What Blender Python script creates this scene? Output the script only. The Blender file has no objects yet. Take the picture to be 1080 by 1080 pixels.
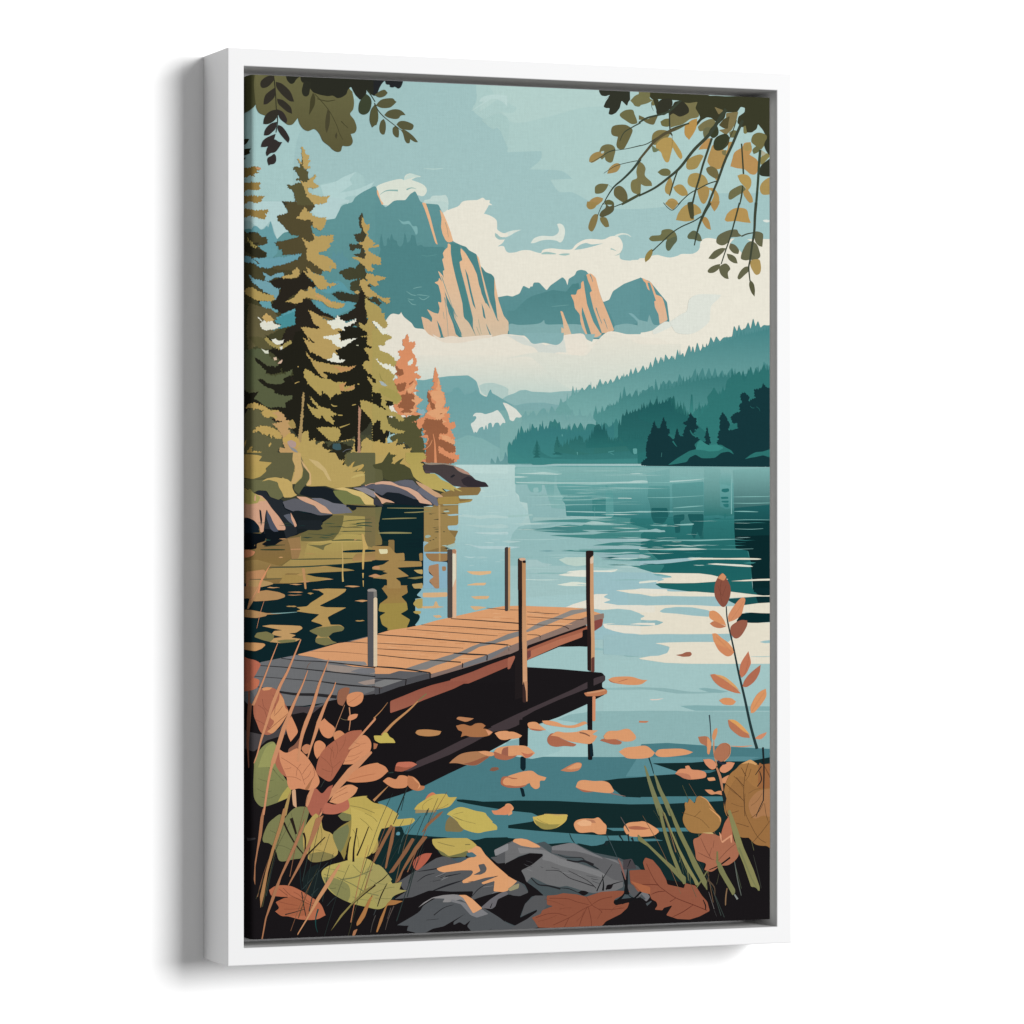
"""A white floater frame holding a stretched canvas print, hung on a white wall."""
import bpy, bmesh, math
from mathutils import Vector, noise
from mathutils.geometry import tessellate_polygon

scene = bpy.context.scene
C = scene.collection

# ------------------------------------------------------------------ sizes (metres)
W, H = .6418, .946          # outer frame
RX, RY = .0174, .0182       # width of the frame's front face
DEP = .0855                 # depth of the frame, front face to wall
GAP = .0084                 # gap between frame and canvas
REC = .00106                # how far the canvas sits below the frame's front
CW, CH = W/2-RX-GAP, H/2-RY-GAP   # half size of the canvas
FLOOR = .060                # depth of the tray the canvas stands on
COR = .0022                 # rounding of the canvas corner

# ------------------------------------------------------------------ materials
def mat(name, col, rough=.5, spec=.5):
    m = bpy.data.materials.new(name); m.use_nodes = True
    b = m.node_tree.nodes['Principled BSDF']
    b.inputs['Base Color'].default_value = (*col, 1)
    b.inputs['Roughness'].default_value = rough
    b.inputs['Specular IOR Level'].default_value = spec
    return m, m.node_tree, b

def noise_bump(nt, b, scale, strength, dist, detail=3):
    n = nt.nodes.new('ShaderNodeTexNoise'); n.inputs['Scale'].default_value = scale
    n.inputs['Detail'].default_value = detail
    tc = nt.nodes.new('ShaderNodeTexCoord'); nt.links.new(tc.outputs['Object'], n.inputs['Vector'])
    bp = nt.nodes.new('ShaderNodeBump'); bp.inputs['Strength'].default_value = strength
    bp.inputs['Distance'].default_value = dist
    nt.links.new(n.outputs['Fac'], bp.inputs['Height']); nt.links.new(bp.outputs['Normal'], b.inputs['Normal'])
    return n

M_wall, nt, b = mat('white_wall_paint', (.95, .95, .95), .9, .1)
noise_bump(nt, b, 260, .06, .0006)
M_frame, nt, b = mat('white_lacquered_wood', (.725, .725, .728), .6, .1)
n = noise_bump(nt, b, 90, .05, .0005)
M_tray, nt, b = mat('grey_tray_board', (.5, .5, .505), .7, .1)
noise_bump(nt, b, 200, .1, .0005)

def canvas_material():
    m, nt, b = mat('printed_canvas', (.8, .8, .8), .9, .0)
    N, L = nt.nodes, nt.links
    at = N.new('ShaderNodeVertexColor'); at.layer_name = 'ink'
    tc = N.new('ShaderNodeTexCoord')
    # weave: threads running both ways, made uneven by noise
    sep = N.new('ShaderNodeSeparateXYZ'); L.new(tc.outputs['Object'], sep.inputs[0])
    def math_(op, a, bb=None, v=None):
        q = N.new('ShaderNodeMath'); q.operation = op
        L.new(a, q.inputs[0])
        if bb is not None: L.new(bb, q.inputs[1])
        if v is not None: q.inputs[1].default_value = v
        return q.outputs[0]
    wob = N.new('ShaderNodeTexNoise'); wob.inputs['Scale'].default_value = 60; L.new(tc.outputs['Object'], wob.inputs['Vector'])
    wv = math_('MULTIPLY', wob.outputs['Fac'], v=5.0)
    sx = math_('SINE', math_('ADD', math_('MULTIPLY', sep.outputs['X'], v=2*math.pi/.0021), wv))
    sz = math_('SINE', math_('ADD', math_('MULTIPLY', sep.outputs['Z'], v=2*math.pi/.0021), wv))
    weave = math_('MULTIPLY', sx, sz)
    # streaky threads: noise stretched along each direction
    def streak(sc):
        mp = N.new('ShaderNodeMapping'); L.new(tc.outputs['Object'], mp.inputs['Vector']); mp.inputs['Scale'].default_value = sc
        t = N.new('ShaderNodeTexNoise'); t.inputs['Scale'].default_value = 1; t.inputs['Detail'].default_value = 2
        L.new(mp.outputs[0], t.inputs['Vector']); return t.outputs['Fac']
    st = math_('ADD', streak((60, 60, 700)), streak((700, 60, 60)))
    grain = N.new('ShaderNodeTexNoise'); grain.inputs['Scale'].default_value = 500; grain.inputs['Detail'].default_value = 4
    L.new(tc.outputs['Object'], grain.inputs['Vector'])
    h = math_('ADD', math_('MULTIPLY', weave, v=.25), math_('ADD', st, grain.outputs['Fac']))
    bp = N.new('ShaderNodeBump'); bp.inputs['Strength'].default_value = .28; bp.inputs['Distance'].default_value = .0003
    L.new(h, bp.inputs['Height']); L.new(bp.outputs['Normal'], b.inputs['Normal'])
    # ink takes a little unevenly on the threads
    hs = N.new('ShaderNodeMapRange'); L.new(h, hs.inputs['Value'])
    hs.inputs['From Min'].default_value = 1.1; hs.inputs['From Max'].default_value = 1.9
    hs.inputs['To Min'].default_value = .955; hs.inputs['To Max'].default_value = 1.045
    vm = N.new('ShaderNodeVectorMath'); vm.operation = 'SCALE'
    L.new(at.outputs['Color'], vm.inputs[0]); L.new(hs.outputs[0], vm.inputs['Scale'])
    L.new(vm.outputs[0], b.inputs['Base Color'])
    return m
M_print = canvas_material()
M_cloth, nt, b = mat('raw_canvas', (.78, .77, .74), .85, .1)
noise_bump(nt, b, 900, .3, .0003)

# ------------------------------------------------------------------ helpers
def link(name, me, m, parent=None):
    o = bpy.data.objects.new(name, me); C.objects.link(o)
    me.materials.append(m); o.parent = parent
    return o

def frame_rails():
    """Four mitred rails swept round the opening: outer face, front, inner face, and the tray lip."""
    bm = bmesh.new()
    e = .0009                                  # softened arrises
    # profile: (inset from outer edge as share of rail, y); rail width differs in x and z
    prof = [(e, e, DEP), (0, 0, DEP-e), (0, 0, e), (e*.35, e*.35, e*.35), (e, e, 0),
            (RX-e, RY-e, 0), (RX-e*.35, RY-e*.35, e*.35), (RX, RY, e), (RX, RY, FLOOR), (RX, RY, DEP)]
    rings = []
    for ix, iz, y in prof:
        hw, hh = W/2-ix, H/2-iz
        rings.append([bm.verts.new(p) for p in ((-hw, y, -hh), (hw, y, -hh), (hw, y, hh), (-hw, y, hh))])
    for r in range(len(prof)):
        a, bb = rings[r], rings[(r+1) % len(prof)]
        for k in range(4):
            bm.faces.new((a[k], a[(k+1) % 4], bb[(k+1) % 4], bb[k]))
    bmesh.ops.recalc_face_normals(bm, faces=bm.faces)
    me = bpy.data.meshes.new('frame'); bm.to_mesh(me); bm.free()
    return me

def box(x0, x1, y0, y1, z0, z1, bev=0):
    bm = bmesh.new()
    bmesh.ops.create_cube(bm, size=1)
    for v in bm.verts:
        v.co = Vector(((x0+x1)/2+v.co.x*(x1-x0), (y0+y1)/2+v.co.y*(y1-y0), (z0+z1)/2+v.co.z*(z1-z0)))
    if bev:
        bmesh.ops.bevel(bm, geom=list(bm.edges), offset=bev, segments=3, affect='EDGES', profile=.5)
    me = bpy.data.meshes.new('box'); bm.to_mesh(me); bm.free()
    return me

# ------------------------------------------------------------------ the printed picture
# Every shape of the print, back to front: kind (P straight outline, S rounded outline,
# K brush line), ink colour (sRGB, two when it runs from top to bottom), line widths, outline
# points in tenths of a millimetre: the first from the canvas's top left corner, each later
# one as a step from the point before.
PRINT = """
S 175,205,201 - 2475 -90 14 246 -41 118 180 123 126 73 84 153 0 78 182 -13 211 -14 -14 92 -127 108 352 2 142 80 -255 21 99 121 142 2 113 43 114 49 313 69 575 -44 435 -146 879 -162 148 -1156
S 181,209,204 - 2587 -69 111 177 -125 44 -56 132 97 -56 140 -83 196 83 -56 54 -140 -7 168 110 337 -65 424 -121 427 -70 0 -263
S 188,214,210 - 2838 102 -140 -7 -139 32 -42 53 70 -9 -112 76 -55 41 139 -83 111 -63 112 28 56 50
S 171,202,198 - 2545 374 125 86 70 -29 98 218 14 -287 -126 -60
K 180,208,203 4,12 1895 902 110 6 110 -13
S 169,202,200 - -185 -31 0 1521 1288 -35 136 -389 -82 -100 -81 54 -163 56 -162 31 -107 106 -81 104 -107 -34 27 -575 161 -261 459 -222 136 -185 0 -129
S 182,212,210 - 751 1120 162 -44 95 -54 136 -56 -68 79 27 51 -136 94 190 -45 190 -83 -108 132 -190 32 -82 79 -135 4
S 221,227,213 - 1675 1039 14 -52 55 -25 68 14 55 15 -68 15 -41 23 109 35 53 37 9 45 -27 42 -35 9 -34 -9 -48 40 -110 68 -246 1 -47 -107 -14 -71 61 -40 137 -43 82 -12
S 201,220,211 - 1668 1039 37 -53 53 -22 61 16 41 16 -75 7 -62 18
S 195,216,210 - 1895 1244 69 -21 27 -33 97 -7 55 -5 28 64 -28 53 -248 7
S 233,231,216 - 2309 1277 83 -48 97 -10 70 -28 28 19 83 56
S 234,230,215 - 2810 1769 112 -10 84 -24 84 -3 84 20 50 6 21 -34 98 -19 113 7 114 -3 56 -54 85 -48 86 -15 142 2 86 -35 85 -2 50 58 5 65 -33 67 14 52 107 13 122 -12 890 -30 882 -22 0 1272 -2037 162 -1300 17
K 220,227,215 24,4 4082 1554 71 -25 72 5 40 25
S 221,228,217 - 3104 1656 42 -53 85 -28 126 -1 57 -31 14 -39 -21 -58 35 -8 40 25 17 65 -21 79 -36 34 -42 -19 -85 -8 -84 10 -85 29
S 217,225,215 - 2810 1560 84 -31 105 -13 -77 35 -56 34 -56 21
S 234,230,215 - 2115 1386 56 -53 110 -43 56 -53 111 -17 194 -6 -21 66 -48 79 69 18 70 43 11 65 3 39 56 31 63 4 0 33 -77 9 -56 -38 -14 27 42 37 70 -2 -28 40 -56 38 70 -6 49 64 161 2 0 1043 -697 12
S 189,213,208 - 1895 1251 220 -7 56 50 -28 52 -55 2
S 234,230,215 - 4339 1821 87 -42 129 -36 72 11 87 13 87 -18 57 -24 131 -7 73 -48 14 -67 29 -41 73 -18 117 13 87 4 88 -19 132 7 147 -12 199 -1 318 -8 0 552 -1927 44
S 159,195,194 - 5433 1593 37 -41 59 -25 87 15 67 24 -52 62 -59 68 -43 -39
K 143,181,175 3,19 1409 1195 48 -34 54 -14 96 -1
K 143,181,175 16,3 1703 1134 55 -21 54 9
K 163,194,188 3,27 3224 1768 63 -12 113 7
K 163,194,188 4,24 3428 1768 71 -2 56 -7
S 159,192,191 - 3605 1715 64 -54 71 -24 71 13 128 -14 -114 34 -114 29
K 171,197,190 19,3 4027 1691 33 8 33 15
K 167,195,188 4,9 4082 1761 43 -16 35 -32
S 160,192,188 - 2698 1557 42 34 42 16 -28 20 -49 -25
P 100,150,152>84,138,139 - 402 1768 188 -286 229 -6 94 -16 27 -77 54 -66 68 -21 41 -11 27 -49 41 -33 54 -34 82 -41 40 -21 21 12 20 70 41 102 41 37 68 -53 14 -14 41 -14 96 -3 55 -66 55 -34 27 44 28 64 41 18 165 8 35 70 48 115 83 198 28 12 41 18 69 24 42 36 83 39 49 128 21 13 35 51 62 11 35 39 14 103 35 155 98 232 0 157 -2436 44
P 102,152,153>85,139,143 - 2 1589 400 179 403 692 0 383 -990 16
P 100,150,153>85,138,140 - 2726 2239 112 -22 56 11 84 -34 42 -86 70 31 14 -26 21 6 14 -46 63 -2 85 83 42 -53 141 -95 36 32 21 59 14 -73 71 -41 21 -46 50 -14 57 11 28 32 57 12 57 143 57 143 71 -27 43 -93 129 -82 193 -71 108 37 202 220 29 211 -461 128 -214 70 -1313 24
P 102,152,153>85,139,143 - -185 1580 160 3 40 24 -6 -31 26 -16 33 1 27 44 40 -8 33 -41 14 27 26 -79 20 65 14 64 33 65 34 -42 53 -40 47 -7 289 -21 53 -110 162 -18 27 -77 54 -66 68 -21 41 -5 41 -68 210 -110 0 822 0 751 0 276 -1539 24
P 81,133,135 - 1402 1728 7 -64 13 -65 14 64 14 71 34 -8 0 -64 20 -26 7 38 27 -78 21 64 34 12 14 51 34 12 27 -40 14 -116 21 64 7 51 34 -26 14 -65 41 12 13 77 14 31 41 -20 28 25 220 -6 56 37 -56 79 83 154 111 178 69 258 70 141 55 103 -608 11 -28 -77 -96 -24 -137 -126 -123 41 -327 -173 82 -387 109 -28 41 -142
S 127,176,176 - 1607 1440 55 30 68 -8 41 50 48 5 7 71 -20 14 -35 -64 -41 -44 -68 2
P 78,131,133>90,142,144 - 2838 2418 0 -39 84 -1 126 -120 70 -41 141 -42 98 -29 156 16 28 -33 43 -53 42 -1 29 -14 14 78 42 130 -85 212 -367 20 -281 19 -140 -24
P 100,150,153 - 3946 2271 64 -21 43 -106 129 -82 193 -71 0 475 -179 56 -114 2 -57 -130
P 95,147,150 - 4368 1985 58 31 72 25 57 78 72 64 29 132 36 125 -65 41 -43 14 -216 -29
S 94,154,164 - 698 2028 53 50 81 62 135 -29 136 138 -136 -48 -135 41 -134 -61 53 101 135 23 217 8 41 38 -68 52 -163 68 -108 -11 -81 -75 -26 -50
P 95,146,153 - 880 1845 9 -58 18 31 13 39 34 -65 13 50 27 -58 14 70 41 12 54 152 -217 -46 -27 -63
P 183,211,210 - -185 1314 0 152 160 34 53 50 80 48 60 -52 40 -46 67 195 74 -72 53 -14 27 -96 -80 -189 -14 -25
P 106,159,166 - -5 1608 18 -32 22 -16 27 4 33 37 40 -10 33 -38 14 24 26 -73 20 65 16 63 38 66 0 137 -120 105 -187 -46
P 183,211,210 - 563 1292 81 100 54 49 53 11 68 24 94 -16 54 -104 14 -51 54 -15 14 19 27 -46 -244 -31
K 122,169,166 4,8 1778 2169 48 -14 48 -7
K 122,169,166 4,8 1819 2233 48 1 83 9
K 122,169,166 4,8 1703 2199 55 33 54 8
K 122,169,166 4,8 1840 2258 55 25 66 -40
K 122,169,166 4,8 1716 2276 42 10 27 -3
K 122,169,166 4,8 1723 2293 41 38 48 8
K 98,151,150 3,5 1867 1813 69 11 110 -20
P 231,183,141 - 1874 1264 41 -1 21 51 35 102 34 128 48 160 -27 -18 -35 -103 -41 -128 -41 -114
P 231,183,141 - 2074 1329 41 44 42 89 41 103 28 96 -55 14 -28 -18 -35 -64 -20 -77 7 -91
P 234,189,148>214,192,164 - 2164 1682 34 12 0 91 21 115 35 142 41 141 35 129 14 142 62 64 83 147 -180 4 14 -33 -42 -90 -41 -77 -14 -90 -69 -128 -42 -102 -20 -77 -42 -96 21 12 41 44 7 26 -14 -84 21 -7 -28 -115 21 -14 -14 -51 28 -40 28 -20
P 232,186,146>217,184,153 - 2012 2099 48 -16 7 -37 48 64 28 142 28 154 55 128 28 103 41 32 -180 3 -55 -134 -21 -52 49 187 -152 3 -41 -96 -28 -122 83 30 34 32 7 -46 -62 -95 76 37 55 12 14 -59 -21 -70 42 12 -7 -84 -28 -103
P 79,134,134 - 2198 1675 97 16 14 65 28 103 -42 1 28 167 41 142 56 232 28 103 -28 20 -70 -57 -20 -155 -35 -129 -41 -141 -35 -142
P 234,189,148>214,192,164 - 2309 1727 55 53 84 128 41 76 28 130 42 102 42 90 69 90 56 90 119 36 0 104 -119 35 -237 4 -41 -96 0 -104 -56 -219 -42 -154 -41 -142 -14 -77 35 -14 -21 -77
S 132,173,173 - 2852 2548 28 -33 98 11 210 -17 71 -41 28 46 183 -4 241 8 256 127 -1101 33
K 111,160,159 4,7 3343 2323 85 -8 113 -13
S 132,173,173 - 4067 2525 43 -21 115 -15 150 30 0 79 -193 3 -100 -11
S 127,173,176 - 4232 2377 50 5 93 84 0 33 -79 -71
P 231,176,134>220,184,153 - 4390 1991 50 25 58 25 28 52 29 79 29 6 43 19 22 52 21 79 22 112 -94 48 -14 -106 -43 -78 -7 -66 21 0 -72 -197 -29 1 29 92 -29 -26 -21 -65 -22 -13
S 132,173,173 - 4339 2440 115 24 22 -79 22 52 28 52 72 5 116 -35 -130 69 -130 42 -115 15
K 140,142,122 5,4 2136 1463 21 64 14 90
K 108,154,150 7,4 2095 2033 48 128 55 141 62 180
K 108,154,150 7,4 2226 2366 21 52 27 38
K 108,154,150 4,4 2113 2407 5 26 8 45
P 81,134,136 - 2357 1942 35 71 42 180 48 181 -34 -51 -35 -129
P 81,134,136 - 2545 2301 28 71 21 103 -28 -25
P 81,134,136 - 2046 2499 42 77 27 96 -20 1 -35 -97
P 90,140,143 - 2594 2514 62 129 -14 0 -34 -77
K 141,160,141 5,4 2510 2477 14 78 21 77
K 141,160,141 5,4 2489 2555 21 52 21 38
P 81,134,136 - 2309 1698 62 17 35 38 83 37 21 116 35 116 28 116 41 155 -20 20 -49 -109 -42 -181 -55 -115 -70 -128
P 234,189,148>214,192,164 - 2489 1796 28 32 28 129 49 181 41 142 49 115 42 91 -84 -129 -55 -167 -49 -207
P 81,134,136 - 2538 1925 56 50 69 25 28 32 0 181 35 156 7 84 -63 -122 -42 -142 -55 -155
P 234,189,148>214,192,164 - 2691 2032 18 103 31 142 56 155 56 64 0 104 -126 -127 -21 -182 -14 -78
K 108,154,150 3,9 2171 2671 -21 -264 -21 -155 42 128 83 154 69 135
P 231,183,141>214,192,164 - 3442 2367 28 6 29 71 42 91 43 110 -128 3 0 -112 29 26 -15 -104
P 229,177,136>222,182,147 - 3562 2191 64 2 14 -53 43 -14 0 -66 28 -20 15 98 28 117 43 117 71 130 57 104 -57 34 -114 2 -57 -97 -21 -65 -7 -79 -57 -64 -14 -78
P 229,177,136>222,182,147 - 3740 1974 57 -15 56 45 29 104 28 91 57 130 58 131 42 104 -71 28 -86 1 -57 -117 -42 -170 -29 -117 15 -79 -36 -78
P 231,183,141 - 1372 1145 14 6 30 102 35 35 -22 16 -27 -64 -27 -50
P 90,142,144 - 3694 2316 46 123 71 202 -43 1 -42 -111 -36 -130
P 90,142,144 - 3726 1981 21 -1 21 78 43 91 -29 14 43 169 100 261 -15 7 -85 -123 -71 -182 -28 -157
K 90,142,144 11,4 3785 1972 19 33 14 45
K 90,142,144 11,5 3856 2325 26 72 43 98
K 90,142,144 9,4 3946 2442 21 45 22 65
S 223,227,217 - 4512 2556 144 -96 87 12 -15 40 -187 83
K 220,227,219 5,30 5822 1336 44 5 45 -1
S 232,227,212 - 1429 2576 96 -131 95 -2 21 -26 34 51 83 63 41 50 96 12 55 50 83 37 82 38 166 10 111 -15 167 -42 28 -20 83 5 140 -29 168 10 98 11 70 71 71 5 211 9 85 -93 57 51 141 11 114 11 171 -134 214 22 144 23 360 73 144 448 -144 399 -3909 41 135 -642 407 -263
S 233,226,211 - 3470 2628 100 -15 141 -3 43 91 -14 92 -85 48 -100 -18 -70 -104
S 223,227,217 - 4714 2459 130 -82 72 -41 29 -120 88 -55 145 -10 146 4 -29 40 -88 82 -14 93 -15 80 -116 95 -117 42 -144 -10 -58 -66
S 230,218,200 - 1991 2642 97 37 110 -21 111 11 83 -8 167 -16 111 -9 -28 33 -83 8 -167 36 -111 17 -152 -2 -96 -41
P 232,227,212>196,214,206 - 1211 2875 3359 -56 0 436 -3359 43
S 180,204,198 - 2698 3149 140 50 7 65 0 221 -91 -103 -195 -127 -42 -78 70 -27
S 213,218,209 - 2838 2640 168 9 112 64 84 -8 85 31 113 -55 70 -79 29 117 14 91 -113 2 -85 60 -84 -5 -85 -103 -140 -36
S 136,177,178 - 2992 2611 70 50 70 62 127 -13 141 21 70 -51 15 -79
S 143,181,181 - 3718 2610 29 52 64 28 35 -82
S 230,226,211>208,219,209 - 2810 2887 266 -24 112 64 127 109 113 89 142 77 283 62 429 21 432 -138 144 -452 -490 8 -158 -76 -214 -22 -143 107 -113 121 -142 2 -170 -10 -282 -9
P 122,170,171>111,159,164 - 1812 3123 83 5 96 -21 97 -14 83 -12 110 -6 111 -6 56 32 41 31 28 84 21 91 188 257 119 390 0 52 -1046 6
P 144,183,181>141,180,182 - 2754 3330 84 -53 84 -27 56 -30 70 -7 70 19 211 6 127 -15 114 -5 113 -18 142 90 0 525 -1071 9
P 111,162,164>125,170,170 - 2115 3261 97 -15 14 -39 55 -11 42 36 27 45 84 -21 55 -39 28 32 42 32 49 12 20 -52 21 -33 14 45 28 13 49 25 105 57 301 147 0 515 -1031 7
P 130,176,174>135,178,178 - 2226 3764 166 -66 167 37 167 89 140 51 140 136 -891 6
P 127,171,172>127,171,169 - 2838 3381 98 -1 70 -17 112 -14 141 -2 141 21 113 -2 312 3 0 578 -987 7
P 127,173,170 - 2754 3434 1621 -19 0 528 -1621 11
P 221,224,214 - 2782 3349 56 13 98 57 70 77 -28 14 -42 -6 -28 46 -42 -13 -14 -52 -14 -39
P 216,223,215 - 2448 3490 27 -27 70 0 42 15 83 -23 56 -27 42 45 42 65 7 32 -35 -6 -28 39 -14 -39 -42 1 -28 58 -14 -58 -35 7 -7 72 -20 -59 -21 65 -14 -45 -42 20 -28 52 -21 -19 -7 26 -27 -65 -14 -38 41 -27 28 -39 -14 -19 -27 7
P 79,138,140>111,163,160 - 3386 3427 42 -53 21 -85 21 58 71 -46 29 -33 18 -112 17 85 50 -7 42 -60 21 39 64 -73 29 59 21 -40 21 39 50 -119 29 79 35 -60 22 46 36 -66 28 52 50 -93 22 59 35 -60 15 46 43 -60 14 39 29 -99 21 72 36 -86 21 72 36 -40 29 -53 29 65 36 -33 21 -73 22 72 36 -126 29 86 36 -87 29 86 21 -113 44 65 36 -53 29 79 36 -147 22 86 43 -47 14 53 58 -140 22 85 22 -73 22 79 29 -120 36 99 29 -53 44 12 29 -40 22 -80 36 66 29 -74 44 59 44 -47 58 -1 44 -8 22 -120 37 66 22 -81 22 67 58 -28 30 -67 29 79 30 -121 29 93 29 -67 30 79 37 -34 51 6 59 -14 0 801 -1565 205 -989 11
N 63,128,130>130,180,176 - 3513 3321 0 -2 5 -32 0 1 4 -36 2 -15 2 19 4 31 4 24 8 -13 6 -15 1 0 5 -14 2 -6 2 8 5 11 5 8 9 -16 7 -18 1 0 5 -18 3 -8 3 10 4 15 6 11 3 -14 9 -29 1 1 6 -32 3 -14 4 17 5 27 8 22 2 1 5 -15 0 1 4 -12 1 -6 3 7 3 10 4 7 8 0 6 -18 1 0 5 -17 3 -8 3 9 4 15 6 11 16 -2 5 -15 1 1 5 -13 2 -5 2 7 4 10 5 7 9 -2 7 -27 1 1 6 -29 2 -12 3 15 5 25 6 19 2 0 5 -37 1 2 4 -43 2 -18 3 23 4 36 5 29 10 -2 6 -15 1 1 5 -13 2 -5 2 7 4 10 5 7 11 -1 4 -21 1 0 3 -21 2 -9 2 12 3 18 4 13 9 -2 7 -17 0 1 5 -17 3 -7 3 9 4 14 6 9 10 -2 5 -18 1 1 4 -18 2 -7 3 9 3 15 5 10 2 2 4 -15 1 0 3 -13 1 -6 2 7 3 12 4 7 1 1 7 -20 1 1 6 -19 2 -9 3 11 5 16 6 12 2 0 5 -15 1 0 5 -13 1 -6 3 7 4 12 5 7 1 1 6 -19 0 1 5 -18 2 -8 2 9 4 16 5 11 2 1 5 -14 1 0 5 -12 2 -6 2 7 4 10 6 7 6 -2 8 -21 1 1 6 -22 2 -9 3 11 5 19 7 13 12 -4 6 -15 1 1 5 -14 2 -5 2 7 4 11 6 7 8 -5 10 -33 2 2 7 -37 4 -16 4 20 7 31 9 24 4 -2 5 -17 0 1 4 -16 2 -6 2 8 3 13 5 9 2 -2 8 -26 1 1 7 -29 3 -12 4 15 6 24 7 19 11 -5 7 -19 1 1 5 -18 2 -7 3 9 5 15 6 10 13 -5 8 -26 1 2 7 -27 2 -11 4 14 6 22 7 17 5 -3 6 -22 1 1 5 -23 2 -10 3 12 4 20 5 14 2 -11 10 -32 1 2 8 -37 3 -15 5 19 6 31 9 24 3 -14 8 -23 0 1 6 -23 3 -10 3 12 5 20 7 14 2 -7 4 -16 1 1 3 -14 1 -6 2 7 4 12 3 8 8 -10 6 -18 1 1 5 -18 3 -7 3 9 4 15 6 10 8 -11 5 -21 1 1 4 -22 2 -9 2 11 4 19 5 13 2 -2 9 -26 0 1 7 -26 3 -12 4 14 5 23 8 17 3 -2 6 -18 1 0 5 -18 3 -7 3 9 4 15 6 11 2 -1 7 -29 1 1 6 -32 3 -14 3 17 5 28 7 21 4 -2 7 -18 0 1 6 -17 2 -7 3 9 4 14 6 10 8 -2 5 -14 1 0 5 -12 2 -6 2 7 4 10 6 7 5 0 4 -26 1 1 3 -28 2 -12 2 15 3 24 4 18 7 -1 8 -23 1 1 6 -23 3 -10 3 12 5 20 7 14 11 -3 6 -15 1 0 4 -13 2 -5 3 7 4 11 6 7 3 -2 7 -39 1 2 6 -45 3 -19 3 24 5 38 7 31 6 -4 8 -22 0 1 6 -21 3 -9 3 11 5 18 7 13 14 -6 6 -16 1 1 5 -14 2 -6 3 7 4 12 6 8 9 -5 8 -38 1 2 6 -43 3 -19 3 23 5 37 7 29 4 -3 7 -19 1 0 6 -18 2 -8 3 9 5 16 6 11 4 -2 6 -21 1 1 5 -22 2 -9 2 11 4 18 6 14 12 -4 6 -15 0 0 5 -12 2 -6 3 7 4 11 5 6 12 -7 10 -31 1 2 7 -35 3 -15 5 18 6 30 9 23 5 -8 9 -28 1 2 7 -31 2 -13 5 16 5 26 8 20 11 -9 7 -21 1 1 6 -20 2 -9 3 11 5 17 7 13 9 -7 7 -19 1 1 5 -18 3 -7 3 9 5 15 6 10 4 -2 4 -33 1 1 4 -38 1 -16 2 20 3 32 4 26 6 -3 6 -15 1 0 4 -13 3 -6 2 7 5 12 5 7 7 -5 7 -20 1 1 5 -20 3 -8 3 10 5 16 6 12 3 -3 7 -18 1 1 5 -16 2 -7 3 9 4 13 6 9 2 -4 8 -24 1 1 6 -24 3 -11 3 13 5 21 7 15 5 -5 7 -19 1 1 6 -19 2 -8 3 10 5 15 6 12 5 -3 4 -16 1 1 3 -14 2 -6 2 7 3 12 4 8 1 0 5 -23 1 1 4 -23 2 -10 2 12 4 20 5 14 2 -5 10 -30 1 1 8 -33 3 -15 4 18 6 29 9 22 3 -8 10 -32 1 2 8 -35 3 -15 5 19 6 29 9 23 2 2 6 -33 1 2 4 -36 2 -16 3 19 4 31 5 24 8 2 6 -15 1 1 4 -13 2 -5 3 6 4 11 6 7 7 2 5 -14 0 0 4 -12 1 -6 2 7 3 10 4 7 8 3 6 -16 1 0 5 -14 2 -6 3 7 4 12 6 8 8 2 5 -24 1 1 4 -24 1 -11 2 13 4 21 4 16 3 3 6 -15 1 1 4 -13 2 -5 3 6 4 11 6 7 2 3 6 -21 0 1 4 -21 2 -9 3 11 3 18 5 13 1 3 6 -16 0 1 4 -15 2 -6 3 8 3 12 5 8 6 2 7 -19 1 1 6 -19 2 -8 3 10 5 15 6 12 6 1 7 -19 1 0 5 -19 2 -8 3 10 4 16 6 12 1 4 5 -18 0 0 4 -17 1 -7 2 9 3 14 4 10 4 4 6 -16 0 1 5 -14 2 -6 3 7 4 12 6 7 3 4 5 -36 1 2 4 -40 2 -17 2 21 3 34 5 27 -12 671 -2143 528 -284 -358
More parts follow.
